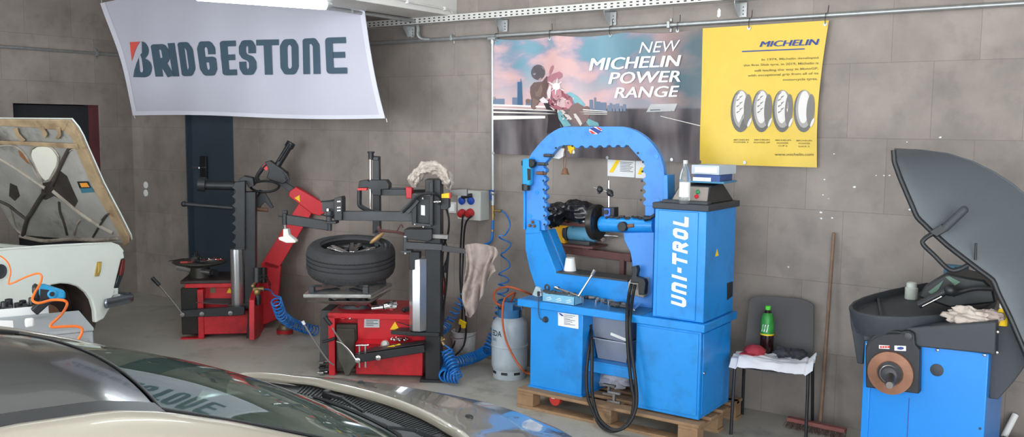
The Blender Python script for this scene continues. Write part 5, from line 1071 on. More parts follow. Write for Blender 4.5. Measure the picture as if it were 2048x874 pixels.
b = MB(); b.cyl(T.aty(570, 449, yl-.005), T.aty(570, 426, yl-.005), .022); b.cyl(T.aty(570, 432, yl-.005), T.aty(557, 432, yl-.02), .008); b.cyl(T.aty(566, 425, yl), T.aty(575, 424, yl), .018); build('arm_head', b, m_black, t2, bev=.003)
build('mount_stem', MB().cyl(T.aty(571, 459, yl-.005), T.aty(570, 448, yl-.005), .012), m_grey, t2)
b = MB(); b.tr(T, [(566, 458), (575, 458), (577, 470), (592, 482), (590, 486), (572, 486), (558, 480), (556, 475), (566, 474)], yl-.04, .07); build('mount_head', b, mat('ivory_plastic', rgb(225, 222, 214), .45), t2, bev=.006)
# rear helper tower
yr = .55
build('tower_post', MB().tr(T, [(746, 312), (758, 313), (760, 467), (745, 467)], yr, .07), m_black, t2, bev=.004)
build('post_lower', MB().tr(T, [(749, 460), (757, 460), (757, 500), (749, 500)], yr, .04), m_charc, t2)
b = MB(); b.cyl(T.aty(741, 421, yr), T.aty(740.5, 318, yr), .0095); build('guide_rod', b, m_chrome, t2)
b = MB(); b.cyl(T.aty(742, 319, yr), T.aty(742, 304, yr), .024); b.cyl(T.aty(742, 306, yr), T.aty(742, 303, yr), .032); b.tr(T, [(744, 314), (757, 314), (756, 321), (744, 320)], yr-.01, .09); build('post_cap', b, m_black, t2, bev=.003)
build('slide_block', MB().tr(T, [(718, 362), (733, 360), (738, 364), (738, 360), (772, 360), (778, 368), (778, 378), (762, 379), (762, 391), (746, 391), (740, 378), (734, 375), (716, 376)], yr-.03, .12), m_black, t2, bev=.004)
build('red_strip', MB().tr(T, [(714.5, 376), (734, 376), (733, 381), (714.5, 381)], yr-.035, .05), mat('coral_red_plastic', rgb(210, 55, 55), .45), t2, bev=.002)
b = MB(); b.tube([T.aty(719, 380, yr-.01), T.aty(719, 395, yr-.01), T.aty(719, 408, yr-.01), T.aty(722, 413, yr-.01), T.aty(736, 421, yr-.01), T.aty(745, 424, yr-.01)], .02, 8, 3); build('grip_handle', b, m_black, t2)
build('upper_rail', MB().tr(T, [(758, 378), (812, 379), (812, 391), (758, 391)], yr, .06).tr(T, [(776, 375), (812, 376), (812, 378), (776, 378)], yr, .03), m_charc, t2, bev=.003)
build('upper_rail_end', MB().tr(T, [(898, 379), (934, 378), (934, 392), (898, 391)], .02, .06), mat('rail_grey', rgb(118, 116, 114), .5, metal=.3), t2, bev=.003)
b = MB(); b.bar(T.w(.93, .06, T.aty(880, 385, .02).z), T.w(.62, yr+.03, T.aty(812, 385, yr).z), .05, .05); build('cross_arm', b, m_black, t2, bev=.004)
build('red_block', MB().tr(T, [(811, 374), (824, 375), (824, 397), (812, 397)], .2, .08), m_red, t2, bev=.006)
b = MB(); b.bar(T.aty(802, 425, ya+.06), T.aty(830, 397, ya+.06), .02, .03); b.bar(T.aty(814, 426, ya+.0), T.aty(836, 400, ya+.0), .02, .03); build('brace', b, m_charc, t2, bev=.003)
b = MB(); b.tube([T.aty(806, 424, ya), T.aty(822, 408, ya-.03), T.aty(836, 392, ya-.05), T.aty(852, 387, ya-.05), T.aty(868, 388, ya-.05), T.aty(880, 396, ya), T.aty(880, 410, ya+.02)], .011); build('cable', b, m_cable, t2)
b = MB(); b.tube([T.aty(893, 418, .0), T.aty(898, 440, .0), T.aty(896, 468, .02), T.aty(888, 490, .05), T.aty(884, 530, .05), T.aty(890, 545, .05), T.aty(897, 500, .1), T.aty(895, 530, .1), T.aty(893, 570, .1), T.aty(888, 610, .1), T.aty(886, 650, .1)], .0085)
b.tube([T.aty(882, 440, .02), T.aty(885, 470, .05), T.aty(893, 490, .05), T.aty(896, 510, .05), T.aty(887, 540, .05), T.aty(891, 580, .05), T.aty(884, 640, .05)], .006); build('cable', b, m_cable, t2)
build('limit_switch', MB().tr(T, [(880, 394), (898, 393), (898, 416), (892, 420), (880, 419)], -.09, .10), m_black, t2, bev=.005)
build('warning_sticker', MB().tr(T, [(883, 388), (898, 386), (898, 396), (883, 396)], -.095, .03), m_yellow, t2); build('red_switch_cap', MB().tr(T, [(898, 386), (901, 386), (901, 397), (898, 397)], -.093, .06), m_red, t2)
# side arm carrying the rag
yk = -.17
build('side_arm', MB().tr(T, [(811, 484), (884, 489), (884, 501), (811, 498)], yk, .05), m_charc, t2, bev=.003)
build('side_arm_extension', MB().tr(T, [(884, 491), (936, 499), (936, 508), (884, 503)], yk+.01, .03), m_dk, t2, bev=.003)
b = MB(); b.cyl(T.aty(811, 502, yk+.02), T.aty(811, 474, yk+.02), .019); b.tr(T, [(802, 502), (822, 502), (822, 505), (802, 505)], yk-.03, .1); build('side_hinge', b, m_charc, t2); b = MB(); b.cyl(T.aty(811, 476, yk+.02), T.aty(811, 472, yk+.02), .017).cyl(T.aty(811, 508, yk+.02), T.aty(811, 503, yk+.02), .012); build('hinge_bolt', b, m_chrome, t2)
build('grey_stub', MB().tr(T, [(862, 468), (896, 470), (896, 479), (862, 477)], -.12, .05), m_grey, t2, bev=.004)
b = MB(); b.tube([T.aty(808, 468, -.05), T.aty(790, 464, .1), T.aty(770, 462, .2), T.aty(757, 460, .3)], .012); b.bar(T.aty(757, 452, .3), T.aty(760, 466, .3), .02, .02); b.tube([T.aty(794, 462, .1), T.aty(802, 449, .1), T.aty(806, 456, .1)], .006); build('roller_arm', b, m_rustred, t2, bev=.003)
b = MB(); R_ = Matrix.Rotation(radians(50), 3, 'Y') @ Matrix.Rotation(radians(10), 3, 'X'); R_ = T.R @ Matrix.Rotation(radians(-38), 3, 'Y'); b.ball(T.aty(754, 476, .05), (.075, .07, .018), 24, 10, R=R_); build('bead_wheel', b, mat('tan_plastic', rgb(205, 165, 115), .5), t2)
b = MB(); b.tube([T.aty(762, 481, .05), T.aty(772, 487, .0), T.aty(772, 496, .0)], .02); build('press_foot', b, m_black, t2)
# bead breaker arm, shovel, pedals
yq2 = -.22
build('breaker_arm', MB().tr(T, [(709, 710), (848, 690), (850, 705), (716, 726), (710, 722)], yq2, .06), m_black, t2, bev=.005)
build('arm_top', MB().prism([T.aty(712, 708, yq2), T.aty(846, 688, yq2), T.aty(846, 688, yq2)+T.y*.12, T.aty(740, 703, yq2)+T.y*.14], (0, 0, .006)), m_black, t2)
b = MB(); b.prism([T.aty(774, 697, yq2+.01)+V((0, 0, .012)), T.aty(790, 696, yq2+.01)+V((0, 0, .012)), T.aty(788, 693, yq2+.05)+V((0, 0, .012))], (0, 0, .002)); b.prism([T.aty(788, 695, yq2+.01)+V((0, 0, .014)), T.aty(802, 693, yq2+.01)+V((0, 0, .014)), T.aty(798, 691, yq2+.05)+V((0, 0, .014))], (0, 0, .002)); build('arm_sticker', b, m_yellow, t2)
b = MB(); b.prism([T.aty(728, 708, yq2+.03), T.aty(750, 700, yq2+.1), T.aty(768, 690, yq2+.14), T.aty(780, 692, yq2+.12), T.aty(775, 700, yq2+.04)], (0, 0, .01)); build('arm_plate', b, mat('pale_oiled_plate', rgb(190, 168, 165), .35, metal=.3), t2, bev=.003)
b = MB()
for u, v in ((716, 720), (757, 715)): b.lathe([(.022, 0), (.022, .014), (.012, .02)], T.aty(u, v, yq2), -T.y, 14)
for u in (719, 731): b.cyl(T.aty(u, 735, yq2+.02), T.aty(u, 692, yq2+.02), .009); b.cyl(T.aty(u-7, 691, yq2+.02), T.aty(u+7, 690, yq2+.02), .007)
build('bolt', b, m_chrome, t2)
build('breaker_shovel', MB().tr(T, [(674, 684), (684, 688), (699, 702), (711, 720), (713, 727), (702, 742), (698, 753), (690, 752), (684, 735), (676, 720)], yq2-.0, .05), mat('scratched_dark_steel', rgb(84, 82, 76), .45, metal=.5, var=.3, vscale=8), t2, bev=.006)
b = MB(); b.tube([T.aty(673, 683, yq2-.01), T.aty(684, 687, yq2-.01), T.aty(700, 702, yq2-.01), T.aty(712, 720, yq2-.01)], .005); build('shovel_edge', b, m_chrome, t2)
b = MB(); b.tube([T.aty(664, 655, yq2), T.aty(680, 680, yq2), T.aty(710, 718, yq2)], .007); h_ = build('breaker_lever', b, m_grey, t2); b = MB(); b.cyl(T.aty(649, 633, yq2), T.aty(662, 650, yq2), .017); build('lever_grip', b, m_black, h_, bev=.004)
b = MB(); b.tube([T.aty(607, 646, yq2-.02), T.aty(630, 684, yq2-.02), T.aty(655, 720, yq2-.02), T.aty(668, 730, yq2)], .0075); h_ = build('pry_bar', b, m_grey, t2); b = MB(); b.cyl(T.aty(605, 642, yq2-.02), T.aty(609, 649, yq2-.02), .012); build('bar_tip', b, m_pwhite, h_)
b = MB(); b.cyl(T.aty(646, 684, .0), T.aty(667, 678, -.02), .012); b.ball(T.aty(668, 677, -.02), .013, 8, 6); build('side_handle', b, m_black, t2)
for k, (u0, v0) in enumerate(((638, 718), (640, 728), (638, 738))):
    b = MB(); a_ = T.w(-.12, .06+k*.06, .10); a_ = T.aty(u0+6, v0+5, .02); b.obox(a_, .05, .10, .014, T.R); b.cyl(a_-T.x*.02, a_+T.x*.05, .008); build('foot_pedal', b, (m_grey, m_black, m_chrome)[k], t2, bev=.003)
b = MB(); b.tr(T, [(639, 718), (651, 718), (657, 750), (641, 748)], .05, .05); build('pedal_box', b, m_black, t2, bev=.004)
# tyre and rim
tr_c = T.w(.108, .36, .795); ax_t = (V((0, 0, 1))+T.x*.035-T.y*.13).normalized()
ty = thing('tyre', 'worn black tyre lying flat on the tyre changer turntable', 'tyre', tr_c)
R1 = .378; r0 = .255; wd = .275
prof = [(r0, .015), (.255, .0), (.30, -.006), (.342, .006), (.362, .03), (.372, .055), (R1, .09)]
for gz in (.08, .12, .16, .195): prof += [(R1, gz-.006), (R1-.012, gz-.004), (R1-.012, gz+.005), (R1, gz+.007)]
prof += [(.372, wd-.05), (.362, wd-.028), (.342, wd-.006), (.30, wd+.006), (.262, wd), (r0+.008, wd-.014), (r0, wd-.03), (r0+.01, wd-.04), (.33, wd-.04), (.345, wd-.08), (.345, .08), (.33, .035), (r0+.01, .03), (r0, .015)]
b = MB(); b.lathe(prof, tr_c, ax_t, 72, cap=False); build('tyre_carcass', b, m_rubber, ty, sharp=30)
b = MB()
for k in range(60):
    a = 2*pi*k/60; 
    e1 = (T.x-ax_t*T.x.dot(ax_t)).normalized(); e2 = ax_t.cross(e1); d = e1*cos(a)+e2*sin(a); tn = ax_t.cross(d)
    for z0_, z1_ in ((.19, .215), (.035, .06)): b.bar(tr_c+ax_t*z0_+d*(R1-.012), tr_c+ax_t*z1_+d*(R1-.018)+tn*.012, .006, .006, up=d)
build('tread_block', b, mat('tread_shadow', rgb(40, 40, 42), .8), ty)['kind'] = 'stuff'
rm = thing('alloy_wheel', 'silver alloy rim with black barrel seated inside the lying tyre', 'wheel rim', tr_c+ax_t*.02)
rp_ = [(.222, .02), (.228, .02), (.222, .035), (.205, .05), (.2, .10), (.205, .17), (.222, .20), (.232, .212), (.228, .216), (.215, .208), (.197, .172), (.19, .1), (.195, .05), (.215, .025), (.222, .02)]
build('rim_barrel', MB().lathe(rp_, tr_c, ax_t, 60, cap=False), mat('gloss_black_barrel', rgb(30, 30, 32), .2, spec=.6), rm)
e1 = (T.x-ax_t*T.x.dot(ax_t)).normalized(); e2 = ax_t.cross(e1); zc_ = .185
build('hub', MB().lathe([(.062, zc_-.03), (.065, zc_), (.05, zc_+.012), (.03, zc_+.004), (0, zc_)], tr_c, ax_t, 30), m_chrome, rm)
for k in range(5):
    a = 2*pi*k/5+.35
    for da in (-.16, .16):
        d = e1*cos(a+da)+e2*sin(a+da); d0 = e1*cos(a+da*.6)+e2*sin(a+da*.6)
        b = MB(); b.bar(tr_c+d0*.04+ax_t*(zc_), tr_c+d*.215+ax_t*(zc_+.035), .04, .024, up=ax_t); build('spoke', b, m_chrome, rm, bev=.005)
# rag on the column top, hanging rag
def draped(name, path_top, drop, width, m, seed, lbl, cat='rag'): pass
o = None
rg2 = MB()
rc = T.w(.875, -.03, 1.61)
def rf(s, t):
    a = -1.75+3.6*s; rx, rz = .135+.01*sin(s*7), .135; cx = rx*sin(a); cz = rz*cos(a)
    q = t*2*pi; rr = .052*(1+.5*noise.noise(V((s*5, cos(q)*1.3, sin(q)*1.3)))+.35*noise.noise(V((s*13, cos(q)*2.5+3, sin(q)*2.5)))+.14*sin(q*5+s*16)+.3*abs(noise.noise(V((s*24, cos(q)*5, sin(q)*5)))))*(min(1, .35+6*s, .35+6*(1-s)))
    n = V((sin(a), 0, cos(a)))
    p = V((cx, 0, cz))+n*(rr*cos(q)*.8)+V((0, rr*1.5*sin(q), 0))
    return rc+T.x*p.x+T.y*p.y+V((0, 0, p.z))
rg2.grid(rf, 120, 64); tag(build('rag', rg2, m_cloth, sharp=70), 'dirty off-white rag draped over the top of the tyre changer column', 'rag')
rg3 = MB(); ra = T.aty(930, 489, yk+.02); rb = T.aty(992, 494, yk+.02)
def rh(s, t):
    # s across, t down
    top_ = ra*(1-s)+rb*s; L_ = (.50+.10*sin(s*5+.8)-.26*max(0, s-.62)*2.2-.05*s)
    spread = (s-.35)*.0
    z = top_.z+.0-L_*t + (.02*sin(s*pi) if t < .05 else 0); n = .028*sin(s*17+2*noise.noise(V((s*2, t*2, 0)))*3)*(.3+t)+.03*noise.noise(V((s*4, t*4, 5)))
    return V((top_.x, top_.y, 0))+T.x*(-.02*t*sin(s*3)+.015*sin(t*7))+T.y*(n-.02)+V((0, 0, z))
rg3.grid(rh, 40, 50, .006); tag(build('rag', rg3, m_rag2, sharp=70), 'long brownish grey rag hanging from the end of the side arm', 'rag')
# coils, bucket behind
pb = PZ(914, 714, 0)
bk = thing('paint_bucket', 'dirty white metal bucket with wire handle behind the tyre changer column', 'bucket', pb+V((0, .12, 0)))
c = pb+V((0, .12, 0)); build('bucket_body', MB().lathe([(.105, 0), (.11, .01), (.122, .215), (.128, .22), (.122, .225), (.116, .215), (.105, .02), (0, .018)], c, n=36, cap=False), mat('dirty_white_enamel', rgb(196, 196, 198), .5, var=.06, dirt=rgb(80, 78, 76), damt=.8, dscale=6), bk)
build('bucket_contents', MB().lathe([(.114, .17), (.0, .185)], c, n=30, cap=False), m_black, bk); b = MB(); b.tube([c+V((-.12, 0, .2)), c+V((-.1, -.11, .19)), c+V((0, -.135, .17)), c+V((.1, -.1, .19)), c+V((.12, 0, .2))], .003, 6); build('wire_handle', b, m_chrome, bk)
p1 = T.aty(886, 680, -.05)
cq_ = coilv([T.aty(893, 700, -.05), PZ(910, 745, .10), PZ(915, 755, .07), PZ(890, 752, .065), PZ(886, 735, .065), PZ(890, 722, .065)], .045, lambda t: .03)
b = MB(); b.tube([p1, T.aty(890, 690, -.05), T.aty(904, 702, -.07), cq_[0]], .0065, 6); b.tube(cq_, .0065, 6, 0); tag(build('coiled_air_hose', b, m_hose), 'tight blue hose coil lying right at the foot of the tyre changer column', 'hose')
cq_ = coilv([P(929, 593, 6.35), P(918, 606, 6.32), P(910, 622, 6.3), P(903, 636, 6.28), P(893, 652, 6.22), P(884, 660, 6.1)], .04, lambda t: .045)
b = MB(); b.tube(cq_, .006, 6, 0); tag(build('coiled_air_hose', b, m_hose), 'short blue hose coil behind the column above the white bucket', 'hose')
# ============================================================ the rear tyre changer with tilted column
K = Fr(-7.66, 5.36, 44)
t1 = thing('tyre_changer', 'older red tyre changer with tilted red arm in front of the navy door', 'tyre changer', K.w(.4, .3, 0))
ZK = .56
build('base_cabinet', MB().box(.03, .70, .06, .55, .02, ZK-.02, K), m_red1, t1, bev=.006)
build('base_top', MB().box(-.02, .72, .0, .56, ZK-.03, ZK, K), mat('dirty_top_plate', rgb(60, 48, 48), .6, var=.3), t1, bev=.005)
build('front_rail', MB().box(.02, .70, -.005, .06, ZK-.07, ZK-.03, K), m_red1, t1, bev=.004)
build('breaker_pad', MB().box(-.02, .14, .0, .06, .03, ZK-.07, K), mat('dark_worn_rubber', rgb(48, 47, 44), .85, var=.2), t1, bev=.01)
build('side_flange', MB().box(.145, .20, -.06, .06, .0, ZK-.08, K).box(-.02, .20, -.08, .0, .0, .012, K), m_red1, t1, bev=.003)
build('lower_step', MB().box(.20, .66, -.06, .06, .04, .27, K), m_red1, t1, bev=.006)
q = [(421, 573), (431, 572), (431, 586), (420, 586)]; build('data_plate', MB().tr(K, q, .058, -.002), mat('tan_plate', rgb(120, 100, 80), .6), t1)
build('warning_sticker', MB().tr(K, [(459, 575), (465, 586), (453, 586)], .058, -.002), m_yellow, t1)
build('front_shelf', MB().prism([K.aty(392, 606, -.06), K.aty(462, 610, -.06), K.aty(462, 598, .05), K.aty(405, 598, .05)], (0, 0, .008)), m_charc, t1)
yk1 = -.22
build('breaker_arm', MB().tr(K, [(362, 621), (470, 614), (489, 614), (489, 630), (470, 632), (362, 635), (359, 629)], yk1, .06), m_black, t1, bev=.005)
b = MB()
for u, v in ((365, 629), (404, 628), (461, 626)): b.lathe([(.022, 0), (.022, .014), (.012, .018)], K.aty(u, v, yk1), -K.y, 14)
build('bolt', b, m_grey, t1)
b = MB(); b.tube([K.aty(319, 571, yk1-.02), K.aty(340, 596, yk1-.02), K.aty(365, 628, yk1-.01)], .009); h_ = build('breaker_lever', b, m_grey, t1); b = MB(); b.cyl(K.aty(304, 555, yk1-.02), K.aty(319, 571, yk1-.02), .018); build('lever_grip', b, m_black, h_, bev=.005)
# column and cylinder, serrated
ykc = -.12
build('column', MB().tr(K, [(488, 384), (511, 384), (511, 614), (489, 614)], ykc, .14), m_black, t1, bev=.005)
ser = [(490, 362), (470, 364)]
for k in range(7): v = 372+k*18; ser += [(467, v), (463, v+3), (471, v+9), (471, v+13)]
ser += [(466, 500), (490, 500)]
build('toothed_slide', MB().tr(K, ser, ykc-.04, .09), m_black, t1, bev=.004)
cK = K.aty(476, 612, ykc); cK = V((cK.x, cK.y, 0)); zA, zB_ = K.aty(476, 610, ykc).z, K.aty(476, 498, ykc).z
build('cylinder_barrel', MB().lathe([(.058, zA), (.062, zA+.01), (.062, zB_)], cK, n=14), m_alu, t1)
build('column_base', MB().tr(K, [(455, 610), (500, 606), (512, 590), (512, 616), (490, 618), (458, 616)], ykc-.03, .16), m_black, t1, bev=.004)
build('column_foot', MB().tr(K, [(496, 610), (508, 610), (508, 668), (512, 676), (498, 680), (493, 676)], ykc+.02, .12), m_black, t1, bev=.004)
# rear right: filters, red back cabinet
build('rear_cabinet', MB().trx(K, [(509, 680), (509, 600), (520, 560), (546, 528), (546, 654)], .72, -.05), m_red1, t1, bev=.005)
for u in (514, 527): b = MB(); p = K.atx(u, 534, .70); q = K.atx(u, 566, .70); b.cyl(K.atx(u, 566, .74), K.atx(u, 535, .74), .035, n=20); build('filter_bowl', b, m_black, t1, bev=.004)
b = MB(); b.obox(K.atx(517, 578, .76), .1, .05, .03, K.R).ball(K.atx(514, 584, .77), .03, 12, 8).cyl(K.atx(505, 572, .77), K.atx(510, 566, .77), .012).ball(K.atx(524, 578, .77), .022, 10, 8); build('air_fitting', b, m_brass, t1, bev=.003)
b = MB(); b.tube([K.atx(520, 560, .77), K.atx(530, 556, .8), K.atx(540, 566, .8), K.atx(538, 580, .8), K.atx(520, 580, .8)], .005).tube([K.atx(516, 552, .77), K.atx(534, 552, .82), K.atx(538, 572, .8)], .004); build('air_line', b, m_charc, t1)
b = MB(); b.tr(K, [(500, 566), (506, 560), (512, 560), (511, 608), (500, 604)], .02, .05).cyl(K.atx(516, 590, .74), K.atx(516, 610, .74), .03); build('lubricator', b, m_black, t1, bev=.004)
# turntable with trays of tools
tk = K.aty(405, 540, .20); tkc = K.w(.28, .27, 0); zk = PZ(400, 523, 0)
zk_ = .72
tkc = PZ(400, 522, zk_); tkc = V((tkc.x, tkc.y, 0))
build('turntable', MB().lathe([(.10, ZK), (.09, zk_-.06), (.24, zk_-.02), (.262, zk_-.006), (.262, zk_), (0, zk_)], tkc, n=44), mat('worn_dark_turntable', rgb(74, 72, 66), .5, metal=.5, var=.2), t1)
b = MB(); b.cyl(PZ(356, 535, zk_-.09), PZ(424, 545, zk_-.09), .028, n=20); build('air_cylinder', b, m_alu, t1); b = MB(); b.cyl(PZ(424, 545, zk_-.09), PZ(432, 546, zk_-.09), .034, n=20); build('cylinder_cap', b, m_black, t1)
random.seed(21)
for i in range(16):
    a = random.uniform(0, 2*pi); r = random.uniform(.03, .2); p = tkc+V((r*cos(a), r*sin(a), zk_+.008)); an = random.uniform(-.6, .6)+K.a; L_ = random.uniform(.07, .13); d = V((cos(an), sin(an), 0))*L_/2
    k = i % 4; b = MB()
    if k == 0: b.bar(p-d, p+d, .014, .01); b.ball(p+d, .014, 8, 6); lbl = 'flat steel tyre lever end among tools on the rear turntable'; gp_ = 'flat tools on the rear turntable'; m_ = m_chrome; nm = 'tyre_tool'
    elif k == 1: b.cyl(p-d*.6+V((0, 0, .012)), p+d*.6+V((0, 0, .012)), .014, n=12); b.cyl(p+d*.6+V((0, 0, .012)), p+d+V((0, 0, .012)), .008, n=8); lbl = 'black gripped hand tool on the rear turntable'; gp_ = 'black hand tools on the rear turntable'; m_ = m_black; nm = 'hand_tool'
    elif k == 2: b.obox(p+V((0, 0, .02)), .05, .04, .05, K.R); b.cyl(p+V((0, 0, .04)), p+V((0, 0, .08)), .012, n=10); lbl = 'dark jaw adapter block on the rear turntable'; gp_ = 'dark adapter blocks on the rear turntable'; m_ = m_black; nm = 'adapter_block'
    else: b.bar(p-d, p+d*.2, .016, .016); b.bar(p+d*.2, p+d, .008, .006); lbl = 'red handled scraper on the rear turntable'; gp_ = 'red handled scrapers on the rear turntable'; m_ = mat('tool_red', rgb(190, 60, 50), .4); nm = 'scraper'
    tag(build(nm, b, m_, bev=.001), lbl, 'tool', gp_)
b = MB(); b.bar(PZ(336, 522, zk_+.01), PZ(368, 517, zk_+.012), .014, .01); tag(build('tyre_lever', b, m_chrome, bev=.002), 'bright steel tyre lever sticking out left from the rear turntable', 'tool')
# tilted red arm
yt1 = .30
build('tilt_arm', MB().tr(K, [(521, 531), (602, 400), (628, 419), (556, 539)], yt1, .14), mat('bright_red_enamel', rgb(205, 30, 42), .38, var=.05), t1, bev=.005)
build('tilt_base', MB().tr(K, [(520, 540), (530, 522), (562, 532), (560, 560), (552, 640), (520, 652)], yt1+.0, .16), MATS['red_enamel'], t1, bev=.006)
build('tilt_head', MB().tr(K, [(579, 383), (592, 374), (656, 411), (655, 420), (642, 432), (625, 428), (577, 392)], yt1-.03, .18), MATS['bright_red_enamel'], t1, bev=.006)
build('head_sticker', MB().tr(K, [(599, 390), (600, 404), (589, 396)], yt1-.032, -.002), m_yellow, t1)
build('slide_rod', MB().bar(K.aty(558, 361, yt1+.04), K.aty(590, 384, yt1+.04), .05, .06), m_charc, t1, bev=.004)
build('swing_block', MB().tr(K, [(530, 324), (540, 321), (575, 345), (577, 360), (566, 368), (545, 362), (533, 356), (538, 342)], yt1-.04, .14), m_black, t1, bev=.006)
b = MB(); b.cyl(K.aty(552, 336, yt1), K.aty(579, 292, yt1), .034, n=20).cyl(K.aty(577, 295, yt1), K.aty(583, 285, yt1), .045, n=20).cyl(K.aty(556, 322, yt1-.05), K.aty(578, 288, yt1-.05), .012); build('tilt_post', b, m_black, t1, bev=.003)
b = MB(); b.tube([K.aty(534, 328, yt1-.02), K.aty(524, 338, yt1-.02), K.aty(514, 354, yt1-.02), K.aty(517, 362, yt1-.02)], .02, 8); build('grip_handle', b, m_black, t1); build('coral_strip', MB().bar(K.aty(527, 330, yt1-.03), K.aty(536, 338, yt1-.03), .012, .05), MATS['coral_red_plastic'], t1)
b = MB()
for k in range(3): b.tube([K.aty(565+k*4, 343+k*4, yt1-.06), K.aty(574+k*2, 350+k*4, yt1-.07), K.aty(570+k*3, 356+k*4, yt1-.06)], .01)
build('hose_clip', b, m_charc, t1)
b = MB(); cO = K.aty(530, 373, .05); b.tube([cO+K.x*.135*cos(t)+V((0, 0, .05*sin(t)))+K.y*.06*sin(t) for t in [2*pi*k/20 for k in range(20)]], .012, 8, 1, closed=True); build('hose_loop', b, m_cable, t1)
build('top_block', MB().tr(K, [(478, 358), (488, 352), (506, 356), (508, 372), (498, 376), (492, 366), (478, 364)], -.05, .14), m_black, t1, bev=.005)
b = MB(); b.cyl(K.aty(398, 370, -.08), K.aty(480, 372, -.08), .042, n=20).cyl(K.aty(396, 368, -.08), K.aty(412, 369, -.08), .07, n=20).ball(K.aty(482, 372, -.08), .05, 14, 10); build('helper_arm', b, m_black, t1, bev=.004)
b = MB(); b.cyl(K.aty(368, 408, -.1), K.aty(466, 416, -.1), .022, n=14).ball(K.aty(368, 408, -.1), .028, 10, 8); build('helper_rod', b, m_black, t1)
b = MB(); b.tr(K, [(514, 395), (524, 384), (530, 384), (547, 415), (542, 417), (530, 404), (522, 412), (520, 420), (512, 420)], .06, .04); b.tube([K.aty(522, 380, .08), K.aty(516, 396, .08), K.aty(512, 410, .08)], .016); build('hanging_hook', b, m_black, t1, bev=.004)
b = MB(); b.cyl(K.aty(508, 418, .05), K.aty(536, 420, .05), .02, n=14); build('roller', b, m_brown, t1)
cq_ = coilv([K.atx(552, 600, .95), PZ(562, 630, .30), PZ(580, 645, .16), PZ(605, 655, .07), PZ(632, 662, .06)], .048, lambda t: .075-.035*t)
b = MB(); b.tube([K.atx(522, 578, .78), K.atx(540, 580, .85), K.atx(548, 590, .92), cq_[0]], .007, 6).tube(cq_, .0075, 6, 0); tag(build('coiled_air_hose', b, m_hose), 'blue coiled air hose drooping between the two red tyre changers', 'hose')
ps = PZ(570, 668, 0); sp_ = thing('wire_reel', 'red rimmed metal tin on the floor between the tyre changers', 'tin', ps); c = V(ps)
build('tin_body', MB().lathe([(.078, 0), (.08, .005), (.08, .012), (.076, .05), (.08, .055), (.06, .058), (.058, .09), (.05, .095), (0, .095)], c, n=36), mat('tin_metal', rgb(150, 140, 120), .35, metal=.6), sp_)
build('red_band', MB().lathe([(.081, .012), (.0815, .03), (.081, .05)], c, n=36, cap=False), mat('band_red', rgb(190, 35, 45), .35), sp_)
# ============================================================ wheel balancer
ba = thing('wheel_balancer', 'blue wheel balancer with black tray, brown flange and raised grey hood at the right edge', 'wheel balancer', (-.97, 5.6, 0))
YF_ = 5.30; bx0, bx1, bzt = -1.272, -.66, .905
build('cabinet', MB().box(bx0, bx1, YF_, 5.95, .02, bzt+.02), m_balblue, ba, bev=.006)
build('plinth', MB().box(bx0+.02, bx1-.02, YF_+.02, 5.93, 0, .02), m_black, ba)
build('corner_post', MB().box(bx0-.012, bx0+.028, YF_-.012, YF_+.03, .02, bzt+.005), m_balblue, ba, bev=.004)
build('front_seam', MB().box(-1.04, -1.036, YF_-.0015, YF_, .02, .62), m_printb, ba)
b = MB()
for u, v in ((1875, 700), (1969, 710), (1737, 763), (1836, 777), (1734, 689), (1995, 664), (1994, 705)): b.lathe([(.008, 0), (.008, .004), (.004, .007)], P(u, v, YF_-.012), (0, -1, 0), 12)
build('bolt', b, m_chrome, ba)
b = MB(); b.lathe([(.033, 0), (.034, .004), (.031, .006)], P(1874, 740, YF_), (0, -1, 0), 28); b.lathe([(.007, 0), (.007, .003)], P(1960, 857, YF_), (0, -1, 0), 12); build('knockout_plug', b, m_dgrey, ba)
build('front_shroud', MB().tr(W, [(1724, 664), (1820, 655), (1992, 644), (1990, 712), (1977.6, 708), (1828.6, 693), (1726, 682)], YF_-.03, .12), m_dgrey, ba, bev=.008)
build('shaft_housing', MB().tr(W, [(1731, 696), (1734, 684), (1747, 671), (1768, 668), (1800, 667), (1806, 662), (1818, 662), (1828, 668), (1830, 690), (1839, 700), (1838, 788), (1731.6, 775)], YF_-.07, .06), mat('housing_black', rgb(40, 41, 46), .5), ba, bev=.006)
b = MB(); b.lathe([(.02, 0), (.02, .012), (.014, .014)], P(1817, 672, YF_-.07), (0, -1, 0), 20); build('gauge_pivot', b, m_charc, ba)
b = MB(); b.tube([P(1817, 669, YF_-.06), P(1790, 664, YF_-.06), P(1765, 668, YF_-.06), P(1740, 684, YF_-.06), P(1736, 700, YF_-.06)], .011); build('gauge_arm', b, m_black, ba)
for u0, v0, u1, v1 in ((1758, 690, 1779, 698), (1789, 691, 1812, 702)): build('sticker', MB().tr(W, [(u0, v0), (u1, v0+1), (u1, v1), (u0, v1-1)], YF_-.0705, -.0015), m_paper, ba)
b = MB(); b.prism([P(1801+7*cos(t), 696.5+3*sin(t), YF_-.073) for t in [2*pi*k/14 for k in range(14)]], (0, -.001, 0)); build('sticker_mark', b, m_printb, ba)
b = MB(); [b.tr(W, [(1760+k*5, 692), (1764+k*5, 692), (1764+k*5, 696), (1760+k*5, 696)], YF_-.073, -.001) for k in range(4)]; build('sticker_mark', b, m_pred, ba)
fc = P(1782, 745, YF_-.07)
b = MB(); b.lathe([(.062, .0), (.118, .0), (.12, .006), (.118, .022), (.07, .026), (.062, .02), (.062, 0)], fc, (0, -1, 0), 48, cap=False); build('flange_ring', b, mat('rust_brown_flange', rgb(135, 96, 76), .5, metal=.35, var=.2, vscale=14), ba)
